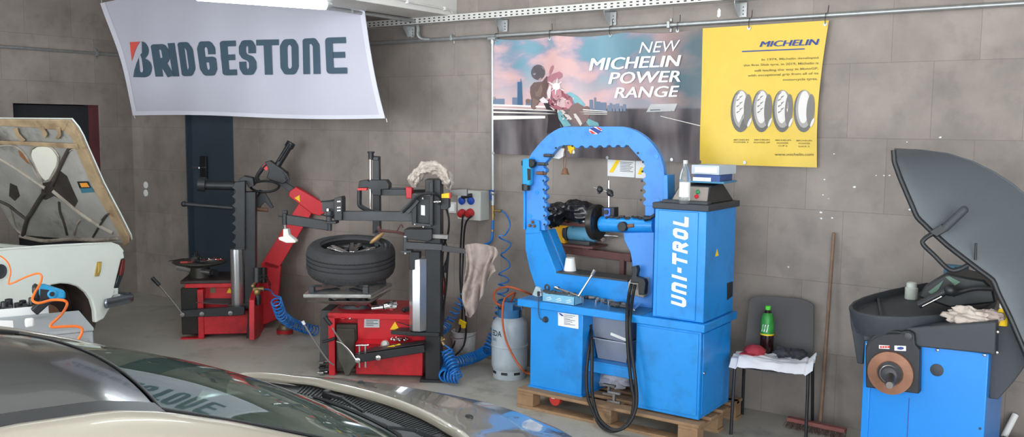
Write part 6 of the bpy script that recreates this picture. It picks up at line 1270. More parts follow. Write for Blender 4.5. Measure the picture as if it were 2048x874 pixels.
b = MB(); b.lathe([(.066, .0), (.066, .02), (.05, .04), (.04, .07), (.03, .075), (.02, .08), (.0, .08)], fc, (.08, -1, 0), 32); build('flange_cone', b, m_charc, ba)
b = MB(); b.lathe([(.0445, .03), (.05, .032), (.05, .044), (.0445, .046)], fc, (0, -1, 0), 32, cap=False); build('cone_ring', b, m_chrome, ba)
sd_ = V((.2, -1, 0)).normalized(); sa = fc+sd_*.05; b = MB(); b.cyl(sa, sa+sd_*.2, .019, n=20); b.cyl(sa+sd_*.2, sa+sd_*.225, .024, .018, 20); build('shaft', b, mat('worn_shaft_steel', rgb(110, 105, 100), .3, metal=.8), ba)
b = MB()
for k in range(16): b.lathe([(.0195, -.003), (.021, 0), (.0195, .003)], sa+sd_*(.04+k*.009), sd_, 18, cap=False)
build('shaft_thread', b, mat('thread_steel', rgb(90, 86, 82), .35, metal=.8), ba)
# tray
zt_ = 1.08
rim = [(1698, 612), (1706, 603), (1725, 594), (1748, 587), (1780, 579), (1820, 571), (1870, 562), (1930, 560), (1975, 566), (1990, 580), (1994, 600), (1975, 614), (1930, 624), (1870, 631), (1810, 634), (1755, 632), (1715, 625), (1701, 619)]
rw = [PZ(u, v, zt_) for u, v in rim]; c0 = sum(rw, V((0, 0, 0)))/len(rw)
def ring(k, z, sh=V((0, 0, 0))): return [V((c0.x+(p.x-c0.x)*k, c0.y+(p.y-c0.y)*k, z))+sh for p in rw]
R0_ = ring(.90, zt_-.14); R1_ = ring(1, zt_-.02); R2_ = ring(1, zt_); R3_ = ring(.955, zt_); R4_ = ring(.92, zt_-.045)
vs = R0_+R1_+R2_+R3_+R4_; n = len(rw); fs = [[j*n+i, j*n+(i+1) % n, (j+1)*n+(i+1) % n, (j+1)*n+i] for j in range(4) for i in range(n)]+[list(range(n))[::-1], [4*n+i for i in range(n)]]
build('weight_tray', MB().add(vs, fs), m_dgrey, ba, bev=.004)
b = MB()
for s in (.33, .6):
    a_ = ring(.90, zt_-.04); i0, i1 = (3, 15) if s < .5 else (6, 12); b.bar(a_[i0], a_[i1], .012, .03)
build('tray_divider', b, m_dgrey, ba)
build('left_apron', MB().tr(W, [(1698, 618), (1701, 650), (1704, 664), (1714, 727), (1726, 729), (1732, 664), (1732, 634), (1712, 626)], 5.42, .35), m_dgrey, ba, bev=.006)
b = MB(); q = P(1718, 638, 5.30); b.lathe([(.011, 0), (.011, .006), (.006, .012)], q, (0, -1, 0), 14); b.cyl(P(1717, 646, 5.30), P(1717, 659, 5.30), .008); build('tray_clip', b, m_chrome, ba)
build('console', MB().tr(W, [(1834, 594), (1850, 571), (1893, 546), (1935, 555), (1968, 560), (1986, 578), (1992, 606), (1900, 616)], 5.62, .30), mat('console_black', rgb(34, 37, 38), .45), ba, bev=.012)
b = MB(); b.tr(W, [(1856.6, 583.6), (1887.5, 560), (1877, 579), (1864.6, 589)], 5.617, -.004); b.tr(W, [(1891, 553.8), (1899, 552.2), (1920.7, 564), (1910.4, 571)], 5.617, -.004); build('green_window', b, mat('console_green', rgb(88, 120, 102), .4), ba)
b = MB(); b.cyl(P(1838, 610, 5.50), P(1896, 580, 5.50), .022, n=16).ball(P(1900, 580, 5.5), .035, 12, 8); build('distance_arm', b, m_black, ba); b = MB(); b.cyl(P(1845, 613, 5.46), P(1884, 593, 5.46), .005); build('arm_highlight', b, m_chrome, ba)  # thin chrome rod stands in for the pale highlight along the arm
b = MB(); b.tube([P(1905, 590, 5.55), P(1945, 578, 5.55), P(1985, 578, 5.55)], .012); build('tray_rib', b, m_black, ba)
build('right_bracket', MB().tr(W, [(1986, 655), (2062, 600), (2080, 700), (2048, 736), (2028, 763), (1996, 799), (1977.6, 797), (1979, 720)], 5.40, .10), m_dgrey, ba, bev=.005)
build('hood_pivot_arm', MB().bar(P(2030, 690, 5.5), P(2110, 640, 5.5), .06, .05), m_black, ba)
# hood
Lc = [(1787, 300), (1789, 324), (1800, 355), (1816, 393), (1834, 434), (1860, 460), (1896, 492), (1945, 530), (1985, 560), (1999, 592), (2020, 635), (2048, 700), (2080, 780)]
Rc = [(1789, 299), (1845, 302), (1896, 309), (1944, 324), (1988, 346), (2025, 370), (2060, 400), (2100, 440), (2140, 490), (2170, 550), (2190, 620), (2200, 700), (2200, 790)]
def hd(s, t, o=0.):
    k = t*(len(Lc)-1); i = min(int(k), len(Lc)-2); f = k-i
    l = (Lc[i][0]*(1-f)+Lc[i+1][0]*f, Lc[i][1]*(1-f)+Lc[i+1][1]*f); r = (Rc[i][0]*(1-f)+Rc[i+1][0]*f, Rc[i][1]*(1-f)+Rc[i+1][1]*f)
    y = 5.34+.34*s**1.6*1.0+.02*sin(pi*s)+o
    return P(l[0]*(1-s)+r[0]*s, l[1]*(1-s)+r[1]*s, y)
m_hood = mat('grey_hood_plastic', rgb(84, 90, 96), .5, var=.05, vscale=3, bump=.06, bscale=150)
hood = build('wheel_hood', MB().grid(hd, 20, 48, .006), m_hood, ba, sharp=60)
build('hood_edge_tube', MB().tube([hd(0, t/24., -.006) for t in range(25)], .014, 10, 2), m_black, ba)
build('hood_top_edge', MB().tube([hd(1, t/24., -.0) for t in range(25)], .008, 8, 2), m_hood, ba)
b = MB(); yh_ = 5.31; b.tube([P(1864, 468, yh_), P(1850, 477, yh_-.02), P(1846, 488, yh_-.03), P(1870, 512, yh_-.03), P(1893, 535, yh_-.03), P(1906, 541, yh_-.03), P(1920, 538, yh_-.02), P(1934, 531, yh_)], .0125, 10, 5); build('hood_handle', b, m_black, ba)
build('handle_clamp', MB().tr(W, [(1858, 464), (1882, 448), (1897, 460), (1873, 474)], yh_-.01, .06), m_black, ba, bev=.004)
b = MB(); b.cyl(P(1889, 457, yh_), P(1928, 420, yh_+.02), .022, n=18); b.ball(P(1928, 420, yh_+.02), .022, 12, 8); build('hood_grip', b, m_dgrey, ba)
b = MB(); b.cyl(P(1952, 486, 5.33), P(1951, 520, 5.33), .006); build('hood_stay', b, m_black, ba)
# on the tray
p = PZ(1822, 598, zt_-.044); t = thing('white_jar', 'cloudy white plastic jar standing in the balancer tray', 'jar', p)
c = V(p); hj = P(1822, 564, c.y).z-c.z
build('jar_body', MB().lathe([(.035, 0), (.038, .004), (.038, hj*.66), (.03, hj*.72)], c, n=24), mat('cloudy_jar', rgb(196, 202, 192), .4, var=.06), t); build('jar_cap', MB().lathe([(.028, hj*.7), (.03, hj*.72), (.03, hj*.95), (.02, hj)], c, n=24), mat('jar_cap_white', rgb(206, 214, 206), .5), t)
o = crumple(P(1936, 634, 5.36), (.10, .05, .045), 17, m_cloth, 'crumpled_rag', n=44, amp=.5); tag(o, 'crumpled beige rag on the front edge of the balancer', 'rag')
o = crumple(P(1980, 632, 5.37), (.06, .035, .03), 23, m_rag2, 'crumpled_rag', n=36, amp=.5); tag(o, 'small greyish rag bunch between the beige rag and the yellow bottle', 'rag')
p = P(2008, 648, 5.42); t = thing('spray_bottle', 'yellow bottle with white cap beside the rags on the balancer', 'bottle', p); c = V((P(2004, 648, 5.42).x, 5.42, P(2004, 650, 5.42).z)); H = P(2000, 606, 5.42).z-c.z
build('bottle_body', MB().lathe([(.033, 0), (.035, .006), (.033, H*.45), (.02, H*.7), (.013, H*.78)], c, n=24), m_yellow, t); build('cap', MB().lathe([(.014, H*.76), (.018, H*.8), (.018, H*.97), (.012, H)], c, n=20), m_white, t)
boxth('carton', 'pale blue and white carton on the balancer behind the console', 'carton', P(1935, 555, 5.98).x, P(1972, 555, 5.98).x, 5.96, 6.06, P(1950, 561, 5.96).z, P(1950, 545, 5.96).z, m_paper)
boxth('cloth_pack', 'blue cloth pack behind the black hood handle', 'pack', P(1888, 545, 5.98).x, P(1934, 545, 5.98).x, 5.96, 6.05, P(1900, 549, 5.96).z, P(1900, 532, 5.96).z, mat('muted_blue_pack', rgb(74, 120, 148), .8, var=.1))
build('rear_shelf', MB().box(P(1888, 545, 5.98).x-.02, P(1985, 545, 5.98).x, 5.93, 6.12, P(1930, 562, 5.96).z-.03, P(1930, 562, 5.96).z-.002), m_black, ba)
build('rear_shelf_post', MB().box(-.95, -.88, 5.93, 5.98, .9, P(1930, 562, 5.96).z-.03), m_black, ba)
# white bar and scrap on the floor behind the balancer
b = MB(); b.cyl(V((P(1985, 888, D-.2).x, D-.2, .024)), P(2031, 829, D-.03), .02, n=12); tag(build('white_pipe', b, m_white), 'short white pipe leaning at the wall right of the balancer', 'pipe')
o = crumple(V((P(2010, 872, D-.22).x, D-.22, .09)), (.22, .10, .10), 31, mat('dark_sheeting', rgb(92, 92, 98), .4, var=.2), 'plastic_sheeting', amp=.4, flat=.002); tag(o, 'crumpled dark plastic sheeting at the wall behind the balancer', 'sheet')
random.seed(9); b = MB()
for i in range(60):
    p = V((random.uniform(-.55, -.1), random.uniform(5.6, 6.1), .0)); R_ = Matrix.Rotation(random.uniform(0, 3), 3, 'Z'); b.obox(p+V((0, 0, .006)), random.uniform(.02, .07), random.uniform(.01, .03), random.uniform(.004, .02), R_)
tag(build('floor_scrap', b, mat('mixed_scrap', rgb(120, 112, 104), .8, var=.5, vscale=30)), 'loose scrap and chips lying on the floor behind the balancer', 'scrap', kind='stuff')
# ============================================================ white car with raised bonnet
q0 = CAM+ray(240, 485)*7.9
N2 = Fr(q0.x, q0.y, 12)
wc = thing('car', 'old white car with its rusty bonnet raised by the left wall', 'car', N2.w(-.8, -1.2, 0))
fen = [(-160, 512), (0, 497), (100, 490), (180, 486), (225, 484.5), (238, 489), (247, 500), (250, 517), (243, 519), (236, 548), (229, 576), (233, 582), (222, 600), (222, 614), (208, 638), (192, 646), (190, 620), (184, 600), (174, 585), (158, 573), (140, 568), (122, 567), (105, 570), (90, 577), (78, 590), (68, 610), (62, 640), (60, 690), (-160, 712)]
build('fender', MB().trx(N2, fen, 0, -.05), m_wcar, wc, bev=.012)
tp = [N2.atx(u, v, 0) for u, v in fen[:7]]
b = MB(); q = [p+V((0, 0, -.004)) for p in tp]
for i in range(len(q)-1): b.prism([q[i], q[i+1], q[i+1]-N2.x*.16-V((0, 0, .01)), q[i]-N2.x*.16-V((0, 0, .01))], (0, 0, -.012))
build('fender_top', b, m_wcar, wc)
wwc = N2.loc(N2.atx(125, 640, 0)); zf = tp[4].z
b = MB(); b.lathe([(.36, -.28), (.36, 0), (.345, 0), (.345, -.27), (.0, -.27), (.0, -.28)], N2.w(-.02, wwc.y, wwc.z), N2.x, 40, cap=False); build('wheel_well', b, mat('rusty_wheel_well', rgb(66, 54, 50), .85, var=.4, vscale=8), wc)
b = MB(); b.lathe([(.0, -.2), (.11, -.2), (.13, -.17), (.13, -.15), (.05, -.13), (.05, -.06), (0, -.06)], N2.w(-.02, wwc.y, wwc.z-.02), N2.x, 32); build('brake_disc', b, m_brown, wc)
# body across to the far side, cabin stub behind the photo's left edge
b = MB(); wdt = 1.55
b.prism([N2.w(-.08, -.06, .56), N2.w(-.08, -.02, zf-.10), N2.w(-wdt+.08, -.02, zf-.10), N2.w(-wdt+.08, -.06, .56)], -N2.y*.05); build('front_panel', b, m_wcar, wc, bev=.01)
b = MB(); b.prism([N2.w(-wdt, -3.2, .38), N2.w(-wdt, .0, .38), N2.w(-wdt, -.02, zf-.03), N2.w(-wdt, -1.5, zf+.0), N2.w(-wdt, -3.2, zf)], N2.x*.05); build('far_fender', b, m_wcar, wc, bev=.01)
b = MB(); b.box(-wdt+.05, -.05, -3.4, -1.35, .45, zf-.02, N2); b.box(-wdt+.15, -.15, -3.3, -1.9, zf-.02, zf+.45, N2); build('cabin', b, m_wcar, wc, bev=.04)
b = MB(); b.box(-wdt+.06, -.17, -1.35, -.06, .42, .5, N2); b.box(-wdt+.06, -.17, -1.36, -1.33, .5, zf+.02, N2); build('engine_bay', b, mat('oily_engine_bay', rgb(46, 46, 44), .7, var=.3, vscale=10), wc)
b = MB(); b.box(-1.05, -.55, -1.1, -.45, .5, zf-.08, N2); b.box(-.98, -.62, -1.0, -.6, zf-.08, zf-.02, N2); b.cyl(N2.w(-.8, -.8, zf-.04), N2.w(-.8, -.8, zf+.03), .14); b.box(-.42, -.22, -1.2, -1.0, zf-.25, zf-.05, N2)
build('engine', b, mat('engine_dark_green', rgb(52, 58, 52), .6, var=.3, vscale=12), wc, bev=.015)
for x_ in (-1.45, -.25):
    for y_ in (-2.9,):
        b = MB(); c = N2.w(x_, y_, .30); b.lathe([(.2, -.08), (.28, -.09), (.3, -.06), (.3, .06), (.28, .09), (.2, .08)], c, N2.x, 40); build('wheel', b, m_rubber, wc)
for x_, wd_ in ((-.35, 'near'), (-1.2, 'far')):
    b = MB(); b.lathe([(.12, 0), (.12, .01), (.04, .05), (.025, .3), (.045, .40), (.045, .419)], N2.w(x_, -1.15, 0), n=16)
    tag(build('axle_stand', b, m_charc), 'dark axle stand under the '+wd_+' side of the raised old white car', 'stand')
build('indicator_lamp', MB().trx(N2, [(244, 518), (250, 518), (248, 546), (237, 577), (230, 576), (238, 548)], -.01, -.06), mat('dark_lamp_glass', rgb(48, 58, 58), .15, coat=.5), wc, bev=.004)
build('red_lens', MB().trx(N2, [(245.5, 520), (251, 520), (249, 542), (243, 552), (240, 551)], .004, -.05), mat('red_lens', rgb(112, 50, 46), .3, coat=.2), wc, bev=.003)
build('side_repeater', MB().trx(N2, [(195, 524), (204, 523), (202, 542), (199, 552), (190, 553), (190, 550)], .008, -.01), mat('amber_lens', rgb(178, 150, 80), .3), wc, bev=.003)
build('repeater_lens', MB().trx(N2, [(197, 526), (204, 525), (201, 540), (197, 546)], .014, -.008), mat('amber_lens_bright', rgb(205, 175, 90), .3), wc, bev=.002)
b = MB(); p = N2.atx(0, 543, .004); b.lathe([(.04, 0), (.055, .0), (.055, .006), (.045, .006), (.03, -.004), (0, -.004)], p, N2.x, 28); build('filler_recess', b, m_charc, wc)
bp_ = N2.loc(N2.atx(214, 604, .04)); zb_ = N2.atx(220, 605, .04).z; yn = N2.loc(N2.atx(262, 606, .0)).y
def bump(s, t):
    # path parameter s: along the near side then across the front, t: around the blade's section
    pth = [(.05, bp_.y-.02), (.055, .02), (.045, .06), (0, .09), (-.3, .11), (-.8, .12), (-1.3, .11), (-1.58, .09), (-1.62, -.04)]
    k = s*(len(pth)-1); i = min(int(k), len(pth)-2); f = k-i; x = pth[i][0]*(1-f)+pth[i+1][0]*f; y = pth[i][1]*(1-f)+pth[i+1][1]*f
    a = t*2*pi; tx, ty = pth[i+1][0]-pth[i][0], pth[i+1][1]-pth[i][1]; L_ = hypot(tx, ty); nx_, ny_ = ty/L_, -tx/L_
    return N2.w(x+nx_*.022*cos(a), y+ny_*.022*cos(a), zb_+.0+.042*sin(a))
build('bumper', MB().grid(bump, 60, 16), mat('dull_chrome_bumper', rgb(150, 158, 168), .2, metal=.9), wc)
bq = bump(0, 0); b = MB(); b.ball(N2.w(.05, bp_.y-.02, zb_), (.022, .02, .042), 14, 10); build('bumper_end', b, MATS['dull_chrome_bumper'], wc)
b = MB(); b.trx(N2, [(229, 577), (236, 576), (236, 588), (226, 590)], .0, -.08); b.box(-.2, -.1, .0, .18, zb_-.02, zb_+.02, N2); build('bumper_bracket', b, m_wcar, wc)
# raised bonnet
xE = -.06
Bp = N2.atx(257, 484, xE); Tp = N2.atx(138, 241, xE); ed = (Tp-Bp); Hh = ed.length; ed.normalize(); lx = -N2.x; ln = lx.cross(ed).normalized()
if ln.dot(CAM-Bp) < 0: ln = -ln
def LP(u, v, o=0.):   # on the inner face of the bonnet
    d = ray(u, v); t = (Bp+ln*o-CAM).dot(ln)/d.dot(ln); return CAM+d*t
WB_ = 1.42
re = [(138, 241), (152, 258), (162, 276), (172, 300), (186, 331), (202, 368), (220, 402), (236, 432), (250, 460), (257, 474), (259, 484), (254, 490)]
rp = [LP(u, v) for u, v in re]
def toab(p): d = p-Bp; return d.dot(lx), d.dot(ed)
out = [toab(p) for p in rp]
poly = [Bp+lx*a+ed*c for a, c in out]+[Bp+lx*.10+ed*(-.03), Bp+lx*(WB_-.05)+ed*(-.03), Bp+lx*WB_+ed*.05, Bp+lx*WB_+ed*(Hh*.95), Bp+lx*(WB_-.05)+ed*Hh]
lid = build('bonnet_skin', MB().prism([p-ln*.03 for p in poly], -ln*.012), m_wcar, wc)
m_under = mat('grimy_bonnet_underside', rgb(150, 148, 142), .6, var=.25, vscale=3, dirt=rgb(62, 54, 46), damt=.95, dscale=2.2)
build('inner_panel', MB().prism([p-ln*.018 for p in poly], -ln*.010), m_under, wc)
m_rust = mat('rusty_beige_rim', rgb(158, 136, 106), .75, var=.25, vscale=8, dirt=rgb(96, 62, 36), damt=.9, dscale=5)
m_rib = mat('pale_grimy_rib', rgb(158, 150, 138), .6, var=.25, vscale=6, dirt=rgb(70, 58, 48), damt=.9, dscale=5)
# rim band all round
b = MB(); k = len(re)
inn = [(128, 262), (142, 275), (150, 292), (160, 318), (174, 350), (190, 383), (208, 415), (224, 444), (237, 468), (243, 480), (245, 488), (242, 494)]
for i in range(k-1): b.prism([LP(*re[i]), LP(*re[i+1]), LP(*inn[i+1]), LP(*inn[i])], -ln*.024)
build('side_rim', b, m_rust, wc, bev=.003)
b = MB(); b.prism([LP(138, 241), LP(128, 262), LP(60, 255), LP(0, 252), Bp+lx*WB_+ed*(Hh-.09), Bp+lx*WB_+ed*Hh], -ln*.024); build('top_rim', b, m_rust, wc, bev=.004)
b = MB()
b.prism([LP(155, 287), LP(160, 297), LP(60, 290), LP(0, 287), LP(-90, 284), LP(-90, 276), LP(0, 281), LP(60, 283)], ln*.012)
b.prism([LP(28, 256), LP(36, 256), LP(40, 268), LP(52, 280), LP(46, 283), LP(34, 272)], ln*.012); b.prism([LP(80, 254), LP(88, 254), LP(96, 268), LP(92, 276), LP(86, 268)], ln*.012); b.prism([LP(112, 252), LP(122, 254), LP(124, 270), LP(118, 278), LP(112, 276), LP(118, 266)], ln*.012)
build('cross_rib', b, m_rust, wc, bev=.003)
def rib(pts, w, m=m_rib, nm='stiffening_rib', h=.02):
    pts = [LP(u, v, -.012) for u, v in pts]; b = MB(); b.tube(pts, w/2, 8, 4); return build(nm, b, m, wc)
m_ribd = mat('sooty_rib', rgb(66, 60, 54), .7, var=.4, vscale=9)
rib([(-60, 285), (-10, 312), (30, 336), (68, 362), (90, 376)], .036); rib([(104, 372), (112, 352), (124, 325), (137, 300), (146, 294)], .032, m_ribd)
rib([(88, 386), (76, 404), (64, 424), (54, 440), (46, 470)], .04, m_ribd); rib([(106, 382), (128, 400), (152, 420), (180, 440), (206, 456), (226, 466)], .036)
rib([(0, 292), (24, 291), (44, 302), (60, 325), (74, 350), (84, 366)], .02); rib([(84, 362), (70, 330), (62, 310), (66, 295), (80, 291), (100, 293), (112, 305), (117, 318), (112, 340), (98, 362)], .024)
rib([(130, 308), (144, 298), (156, 304), (168, 330), (186, 366), (206, 402), (226, 440), (240, 468)], .022); rib([(118, 404), (120, 424), (128, 446), (134, 470)], .022, m_ribd)
rib([(-40, 388), (12, 408), (34, 424), (52, 438)], .03, m_ribd); rib([(18, 412), (24, 432), (34, 460), (60, 478)], .02)
rib([(40, 472), (90, 482), (140, 478), (190, 480), (238, 476)], .034); rib([(148, 470), (152, 452), (160, 440)], .02); rib([(186, 474), (200, 450), (214, 430)], .018, m_ribd)
pl_ = [(62, 312), (65, 300), (76, 293), (98, 293), (110, 300), (118, 312), (116, 326), (98, 358), (92, 361), (85, 356), (66, 326)]
build('white_panel_patch', MB().prism([LP(u, v, -.010) for u, v in pl_], ln*.004), mat('patch_white', rgb(222, 220, 206), .6), wc, bev=.002)  # pale patch over a sunken panel between the ribs
m_oil = mat('oil_soot', rgb(52, 46, 42), .8, var=.4, vscale=8)
for pts in ([(86, 366), (104, 362), (118, 340), (134, 352), (146, 380), (156, 402), (150, 414), (126, 400), (108, 392), (92, 400), (80, 396)], [(20, 366), (34, 372), (40, 392), (30, 402), (18, 392)]): build('soot_stain', MB().prism([LP(u, v, -.0165) for u, v in pts], ln*.001), m_oil, wc, smooth=False)
for pts in ([(36, 300), (44, 304), (62, 324), (66, 332), (54, 326), (40, 312)],): build('rust_stain', MB().prism([LP(u, v, -.0165) for u, v in pts], ln*.001), mat('rust_stain_brown', rgb(140, 92, 62), .8), wc, smooth=False)
b = MB(); b.prism([LP(u, v, -.014) for u, v in [(154, 363), (176, 362.5), (189, 384), (164, 386)]], ln*.002); build('sticker', b, mat('sticker_teal', rgb(64, 116, 136), .5), wc)
b = MB(); b.prism([LP(u, v, -.011) for u, v in [(154, 363), (176, 362.5), (182, 376), (159, 376.5)]], ln*.001); build('sticker_black', b, m_black, wc); b = MB(); b.prism([LP(u, v, -.009) for u, v in [(159, 366), (174, 365.5), (179, 374), (163, 374.5)]], ln*.001); build('sticker_orange', b, mat('sticker_orange', rgb(225, 150, 60), .5), wc)
b = MB(); b.tube([LP(203, 440, .0), LP(212, 430, .01), LP(219, 427, .0)], .006); build('hinge_hook', b, m_charc, wc)
rib([(252, 488), (256, 478), (250, 458)], .03, m_rust, 'hinge_arm')
# ============================================================ grey parts cabinet with tray, sockets, impact wrench
zc2 = .93
A = PZ(186, 655, zc2); B = PZ(157, 621, zc2); ang = math.degrees(atan2(A.x-B.x, -(A.y-B.y)))
G = Fr(A.x, A.y, ang); dpt = (A-B).length
cab = thing('tool_cabinet', 'grey metal tool cabinet behind the dark car roof, under the white tray', 'cabinet', G.w(-.5, .2, 0))
m_cab = mat('cabinet_grey', rgb(166, 174, 178), .5, var=.03)
build('cabinet_body', MB().box(-1.1, 0, 0, dpt, .08, zc2-.02, G), m_cab, cab, bev=.006)
build('cabinet_top', MB().box(-1.11, .004, -.004, dpt+.004, zc2-.02, zc2, G), m_cab, cab, bev=.004)
for x_ in (-1.0, -.1):
    for y_ in (.06, dpt-.06): b = MB(); b.lathe([(.035, -.015), (.04, -.012), (.04, .012), (.035, .015)], G.w(x_, y_, .04), G.x, 20); build('caster', b, m_black, cab)
build('drawer', MB().box(-1.05, -.03, -.008, 0, .60, zc2-.06, G), m_cab, cab, bev=.003)
p = G.aty(59, 645, -.012); b = MB(); b.obox(p, .045, .03, .05, G.R); build('drawer_knob', b, m_white, cab, bev=.01)
build('white_side_sheet', MB().tr(G, [(-30, 640), (26, 641), (28, 690), (-30, 690)], -.012, -.002), m_white, cab)
ty_ = thing('parts_tray', 'white plastic tray full of black sockets on the grey cabinet', 'tray', G.w(-.5, .2, zc2))
tA = G.loc(PZ(88, 624, zc2)); tB = G.loc(PZ(20, 637, zc2))
tx1 = tA.x+.02; tx0 = tx1-.75; ty0 = G.loc(PZ(60, 630, zc2)).y; ty1 = ty0+.20; th_ = .05
b = MB(); b.box(tx0, tx1, ty0, ty1, zc2+.001, zc2+.006, G); b.box(tx0, tx1, ty0, ty0+.005, zc2, zc2+th_, G); b.box(tx0, tx1, ty1-.005, ty1, zc2, zc2+th_, G); b.box(tx0, tx0+.005, ty0, ty1, zc2, zc2+th_, G); b.box(tx1-.005, tx1, ty0, ty1, zc2, zc2+th_, G); build('tray_shell', b, m_white, ty_, bev=.002)
random.seed(4); zs = zc2+.0075
for r_ in range(2):
    for i in range(6):
        x_ = tx1-.05-i*.075-r_*.03; y_ = ty1-.05-r_*.075; h_ = (.085, .06, .075, .095, .07, .08)[i]; rr_ = (.024, .02, .022, .02, .026, .022)[(i+r_) % 6]; c = G.w(x_, y_, zs)
        b = MB(); b.lathe([(rr_*.9, 0), (rr_, .004), (rr_, h_*.96), (rr_*.9, h_), (rr_*.65, h_), (rr_*.65, h_-.02), (0, h_-.02)], c, n=18)
        tag(build('impact_socket', b, m_black), 'black impact socket standing in the rear rows of the white tray', 'socket', 'standing sockets in the white tray')
for i in range(12):
    x_ = tx1-.05-(i % 6)*.085; y_ = ty0+.05+(i//6)*.05; an = G.a+random.uniform(-.6, .6); d = V((cos(an), sin(an), 0)); c = G.w(x_, y_, zs+.022+(i//6)*.004)
    b = MB(); b.cyl(c-d*.03, c+d*.03, .021, n=16); b.cyl(c+d*.03, c+d*.036, .012, n=12); tag(build('impact_socket', b, m_charc if i % 3 else m_brown), 'dark socket lying at the front of the white tray', 'socket', 'lying sockets in the white tray')
iw = thing('impact_wrench', 'blue and black impact wrench lying behind the white tray', 'impact wrench', PZ(95, 600, zc2))
yi = G.loc(PZ(100, 607, zc2)).y
yi = min(yi, dpt-.08); Y_ = yi-.03
b = MB().tr(G, [(76, 572), (90, 570), (112, 577), (131, 583), (132, 598), (112, 600), (84, 598), (76, 588)], Y_, .07); build('wrench_body', b, m_ppl, iw, bev=.012)
b = MB().tr(G, [(66, 574), (72, 570), (78, 571), (78, 598), (70, 596), (66, 588)], Y_-.002, .074); build('wrench_nose', b, m_black, iw, bev=.01)
b = MB().tr(G, [(80, 578), (98, 580), (98, 599), (80, 598)], Y_-.004, .01); build('rubber_panel', b, m_black, iw, bev=.003)
b = MB(); b.lathe([(.026, 0), (.026, .008), (.02, .012)], G.aty(104, 588, Y_-.002), -G.y, 24); build('round_badge', b, m_ppl, iw); b = MB(); b.lathe([(.014, 0), (.014, .004)], G.aty(104, 588, Y_-.014), -G.y, 20); build('badge_centre', b, m_black, iw)
b = MB(); p = G.aty(100, 598, Y_+.03); zlo = zc2+.001; b.bar(V((p.x, p.y, p.z+.01)), V((p.x, p.y, zlo+.03))-G.x*.09, .05, .05, up=G.y); build('wrench_handle', b, m_black, iw, bev=.008)
yo_ = -.03
b = MB()
oh = [G.aty(-30, 505, yi), G.aty(0, 512, yi), G.aty(16, 526, yi), G.aty(21, 545, yi), G.aty(17, 567, yi), G.aty(28, 565, yi-.02), G.aty(52, 554, yi-.02), G.aty(74, 547, yi-.03), G.aty(83, 552, yi-.04), G.aty(80, 568, yi-.05), G.aty(70, 585, yi-.08), G.aty(65, 600, yi-.1), G.aty(78, 606, yi-.12), G.aty(104, 600, yi-.1), G.aty(128, 601, yi-.12), G.aty(134, 610, yi-.14), G.aty(122, 630, .05), G.aty(103, 648, -.02), G.aty(104, 654, -.03), G.aty(130, 653, -.03), G.aty(156, 653, -.03), G.aty(165, 661, -.03), G.aty(156, 680, -.03), G.aty(140, 694, -.03), G.aty(128, 708, -.03)]
b.tube(oh, lambda t: .0035+.0045*min(1, t*2), 8, 5); tag(build('coiled_air_hose', b, m_orange), 'orange coiled hose zigzagging over the grey tool cabinet', 'hose')
# ============================================================ the dark glossy car in front
Q = Fr(-2.6, 1.3, -10)
fc_ = thing('car', 'champagne car with dark glass roof seen from above in the foreground', 'car', Q.w(0, 0, 0))
m_champ = mat('champagne_paint', rgb(168, 162, 149), .28, metal=.25, coat=.6, var=.0)
m_hoodp = mat('glossy_silver_hood', rgb(158, 155, 146), .2, metal=.35, coat=.8)
m_glassroof = mat('dark_roof_glass', rgb(58, 61, 63), .16, spec=.6, coat=.3)
m_trim = mat('satin_black_trim', rgb(40, 42, 46), .4)
def interp(tab, y):
    if y <= tab[0][0]: return tab[0][1]
    for (a, b_), (c, d) in zip(tab, tab[1:]):
        if y <= c: f = (y-a)/(c-a); return b_*(1-f)+d*f
    return tab[-1][1]
EDG = [(-1.6, 1.30), (-1.0, 1.385), (-.6, 1.415), (-.2, 1.418), (0, 1.405), (.12, 1.378), (.3, 1.315), (.58, 1.20), (.88, 1.075), (1.02, 1.02)]
EX = [(-1.6, .52), (-.6, .575), (0, .58), (.12, .585), (.58, .63), (1.02, .70)]
def eg(y): return interp(EX, y), interp(EDG, y)
CR = .045
def hy(s): return .13+.045*(1-s*s)
def roof(s, t):
    s = (2*s-1)*.905/.97; y = -1.6+(hy(s)+1.6)*t; ex, ez = eg(y); return Q.w(ex*.97*s, y, ez+CR*(1-s*s)+.002)
build('roof_glass', MB().grid(roof, 24, 40, .01), m_glassroof, fc_)
